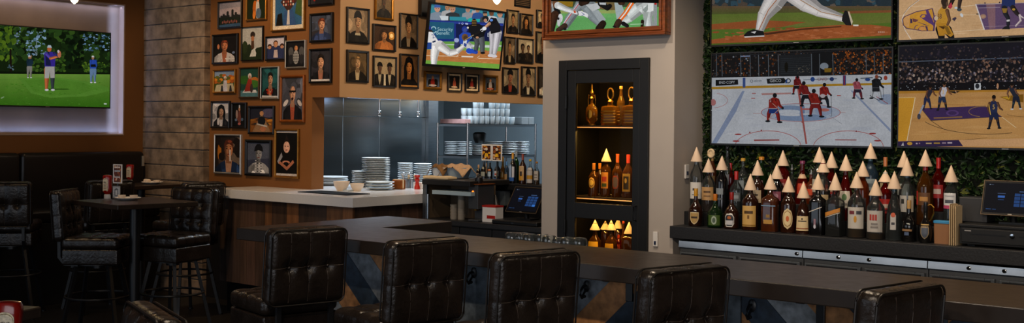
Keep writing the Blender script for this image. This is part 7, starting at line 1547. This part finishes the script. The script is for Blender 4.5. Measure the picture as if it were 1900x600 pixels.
def kstack(y, x, R, z, n, st, what, name='dinner_plate', deep=.016):
    f0 = plate(MB(), (0, 0, 0), R, deep).build(name, M['ceramic']); f0.location = (x, y, z + .001); tag(f0, 'lowest white plate of %s' % what, 'plate', what)
    for k in range(1, n):
        c = f0.copy(); C.objects.link(c); c.location = (x + random.uniform(-.003, .003), y + random.uniform(-.003, .003), z + .001 + k*st); c['label'] = 'topmost white plate of %s' % what if k == n - 1 else '%s white plate from the bottom of %s' % (ORD[k], what)
kstack(KY + .09, KX - .30, .085, zs_[1], 8, .019, 'the shelving plate stack left of the front post'); kstack(KY + .09, KX - .12, .085, zs_[1], 8, .019, 'the shelving plate stack behind the front post')
kstack(KY + .32, KX - .12, .10, zs_[1], 6, .019, 'the second stack of plates on the shelving'); kstack(KY + .56, KX - .12, .115, zs_[1], 8, .019, 'the third stack of plates on the shelving'); kstack(KY + .82, KX - .12, .115, zs_[1], 8, .019, 'the fourth stack of plates on the shelving'); kstack(KY + 1.06, KX - .12, .10, zs_[1], 8, .019, 'the farthest stack of plates on the shelving')
one(MB().lathe([(.05, 0), (.07, .05), (.075, .1), (.05, .12)], 20), 'black_pot', M['plastic'], 'small black pot on the plates of the shelving', 'pot', None, (KX - .13, KY + .345, zs_[1] + .135))
# cloth-covered baskets and a board on the station's upper shelf
q = atY(838, 331, SY + .1); one(MB().rbox((.14, .06, .012), .01, (10, 4, 2), lambda f, p: .004*math.sin(p.x*30)), 'serving_board', M['cream'], 'pale board lying on the dark upper shelf of the server station', 'board', None, (atY(818, 331, SY + .1).x, SY + .09, tz + .013))
def draped(u0, u1, vt, Y, z0, label, col, cloth):
    a, b_ = atY(u0, 330, Y), atY(u1, 330, Y); w_ = (b_.x - a.x)/2; H = atY((u0 + u1)/2, vt, Y).z - z0
    t = thing('bread_basket', label, 'basket', ((a.x + b_.x)/2, Y, z0), 0, 'cloth covered baskets on the station shelf')
    MB().lathe([(w_*.7, 0), (w_*.95, H*.75), (w_*.9, H*.76), (.001, H*.72)], 28, sy=.7, capt=False).build('basket', mat(col[0], col[1], .5), t)
    G = []; n = 18
    for i in range(n + 1):
        for j in range(n + 1):
            x, y = -1 + 2*i/n, -1 + 2*j/n; r = abs(x)*.9 + abs(y)*.7
            zz = H*(1.02 - .10*r*r - (.75*max(0, abs(x) + abs(y)*.6 - .75) if abs(x) > .2 else .5*max(0, abs(y) - .55))) + .006*math.sin(x*9 + y*5)
            G.append((x*w_*1.05, y*w_*.8, max(.006, zz)))
    m = MB().add(G, [(i*(n+1) + j, (i+1)*(n+1) + j, (i+1)*(n+1) + j + 1, i*(n+1) + j + 1) for i in range(n) for j in range(n)], 0, (1, 1, 1), True); o = m.build('cloth', cloth, t)
    so = o.modifiers.new('thick', 'SOLIDIFY'); so.thickness = .004
draped(802, 832, 305, SY + .34, tz + .001, 'basket under a dark gold cloth, left on the station shelf', ('basket_white', '#a8b0b8'), mat('gold_cloth', '#6a4a24', .8, noise=.4, nscale=25))
draped(828, 873, 305, SY + .40, tz + .001, 'pale blue basket under a tan cloth, right on the station shelf', ('basket_blue', '#8496a4'), M['cloth'])
# ------------------------------------------------------------------ pendant bulbs
def pendant(o, label):
    t = thing('pendant_bulb', label, 'pendant lamp', tuple(o), 0, 'bare bulb pendants')
    MB().lathe([(.004, -.012), (.022, .004), (.034, .03), (.032, .055), (.018, .085), (.014, .095)], 20, tuple((0, 0, 0))).build('bulb', M['bulb'], t)
    MB().lathe([(.017, .09), (.019, .10), (.019, .15), (.008, .165)], 16).build('socket', M['brass'], t); MB().tube([(0, 0, .16), (0, 0, CEIL - o[2])], .004, 6).build('cord', M['plastic'], t)
    l = bpy.data.lights.new('pendant_light', 'POINT'); l.energy = 4; l.color = (1, .62, .28); l.shadow_soft_size = .06; lo = bpy.data.objects.new('pendant_light', l); C.objects.link(lo); lo.location = (o[0], o[1], o[2] - .06)
q = CAM + ray(138, 4)*8.3; pendant(q, 'glowing bare bulb pendant above the booth in front of the golf screen niche')
q = CAM + ray(922, 5)*8.2; pendant(q, 'glowing bare bulb pendant in front of the tilted screen')
# ------------------------------------------------------------------ light
def spot(loc, tgt, power, col, ang=75, blend=.7, r=.06):
    l = bpy.data.lights.new('unseen_spot', 'SPOT'); l.energy = power; l.color = col; l.spot_size = math.radians(ang); l.spot_blend = blend; l.shadow_soft_size = r  # unseen overhead light, no fixture built
    o = bpy.data.objects.new('unseen_spot', l); C.objects.link(o); o.location = loc; o.rotation_euler = (Vector(tgt) - Vector(loc)).to_track_quat('-Z', 'Y').to_euler()
WARM, WARM2, COOL, DAY = (1, .66, .36), (1, .78, .55), (.72, .86, 1), (.74, .85, 1)
def alook(name, loc, tgt, sx, sy, power, col):
    o = area(name, loc, (0, 0, 0), sx, sy, power, col); o.rotation_euler = (Vector(tgt) - Vector(loc)).to_track_quat('-Z', 'Y').to_euler()
alook('daylight_fill', (-6.8, -2.6, 1.5), (-5.5, 6, 1.1), 6.5, 2.8, 66, DAY)  # unseen area light for bluish daylight from behind the camera
alook('daylight_fill', (1.6, -2.6, 1.5), (-2.5, 6.5, 1.2), 4.6, 2.8, 115, (.95, .95, 1))  # unseen neutral fill added to brighten the pillar front and steel
alook('kitchen_light', (-8.0, 8.0, 2.55), (-8.0, 8.0, 0), .9, 1.8, 85, COOL)
alook('kitchen_light', (-7.6, 10.3, 2.55), (-7.6, 10.3, 0), .8, 1.2, 95, COOL)
alook('kitchen_light', (-7.6, 8.6, 2.5), (-8.75, 8.0, 1.3), .5, .5, 32, (.85, .92, 1))
spot((-7.9, 4.9, 3.5), (-8.1, 6.57, 1.7), 125, WARM, 80)
spot((-4.9, 5.3, 3.45), (-7.19, 7.6, 2.1), 150, WARM2, 62); spot((-5.7, 9.0, 3.5), (-7.19, 9.2, 1.9), 14, WARM2, 90)
spot((-5.0, 5.4, 3.5), (-5.6, 6.2, 1.1), 14, WARM, 80)
spot((-4.3, 4.6, 3.5), (-4.3, 4.0, 1.0), 95, WARM2, 80); spot((-2.6, 4.7, 3.5), (-2.6, 4.0, 1.0), 95, WARM2, 80); spot((-1.0, 4.7, 3.5), (-1.0, 4.0, 1.0), 95, WARM2, 80)
for x in (-4.4, -2.8, -1.2, .4): spot((x + .6, 1.0, 3.5), (x, 3.9, .9), 125, (1, .82, .64), 80)  # camera-side spots added to brighten stool backs and plank front
spot((-4.2, 4.6, 3.5), (-4.4, 6.53, 1.6), 95, (1, .84, .68), 70)
for x in (-3.2, -1.9, -.6): spot((x, 5.3, 3.5), (x, 6.75, 1.1), 120, WARM2, 70)  # unseen spots added to brighten the bottle rows
spot((-9.0, 4.9, 3.5), (-9.5, 6.5, 2.2), 48, WARM2, 50); alook('tan_wall_fill', (-5.55, 8.1, 3.45), (-7.19, 8.1, 2.2), 2.2, .25, 34, WARM2); spot((-7.2, 5.0, 3.5), (-7.45, 4.75, 1.0), 38, WARM2, 36); spot((-9.2, 5.9, 3.5), (-9.35, 6.1, 1.0), 22, WARM2, 30)  # column spot and tan wall area light are added to lift dark surfaces
spot((-3.6, 2.6, 3.5), (-2.7, 1.6, 1.1), 45, WARM2, 50); spot((-7.6, 3.0, 3.5), (-7.5, 4.9, .9), 50, WARM, 70); spot((-8.6, 5.2, 3.5), (-10, 5.2, 1.4), 26, WARM, 85)  # first spot is added to brighten the nearest stool
NYm = (NY0 + NY1)/2; L_ = NY1 - NY0
area('niche_strip', (XG - .05, NYm, NZ0 + .012), (PI, 0, PI/2), L_, .02, 1.7, (.22, .4, 1)); area('niche_strip', (XG - .05, NYm, NZ1 - .012), (0, 0, PI/2), L_, .02, 1.1, (.6, .62, .95))
alook('niche_strip', (XG - .012, NY1 - .09, (NZ0 + NZ1)/2), (XG - .085, NY1 + .01, (NZ0 + NZ1)/2), .02, NZ1 - NZ0, 1.1, (.35, .5, 1))
w = bpy.data.worlds.new('world'); bpy.context.scene.world = w; w.use_nodes = True
w.node_tree.nodes['Background'].inputs[0].default_value = (.5, .6, .75, 1); w.node_tree.nodes['Background'].inputs[1].default_value = .03
sc = bpy.context.scene
sc.view_settings.view_transform = 'Standard'; sc.view_settings.look = 'None'; sc.view_settings.gamma = 1; sc.view_settings.exposure = 0; sc.view_settings.use_curve_mapping = False
sc.cycles.max_bounces = 10; sc.cycles.transparent_max_bounces = 24; sc.cycles.diffuse_bounces = 3; sc.cycles.glossy_bounces = 4; sc.cycles.transmission_bounces = 6
sc.cycles.caustics_reflective = False; sc.cycles.caustics_refractive = False; sc.cycles.sample_clamp_indirect = 4
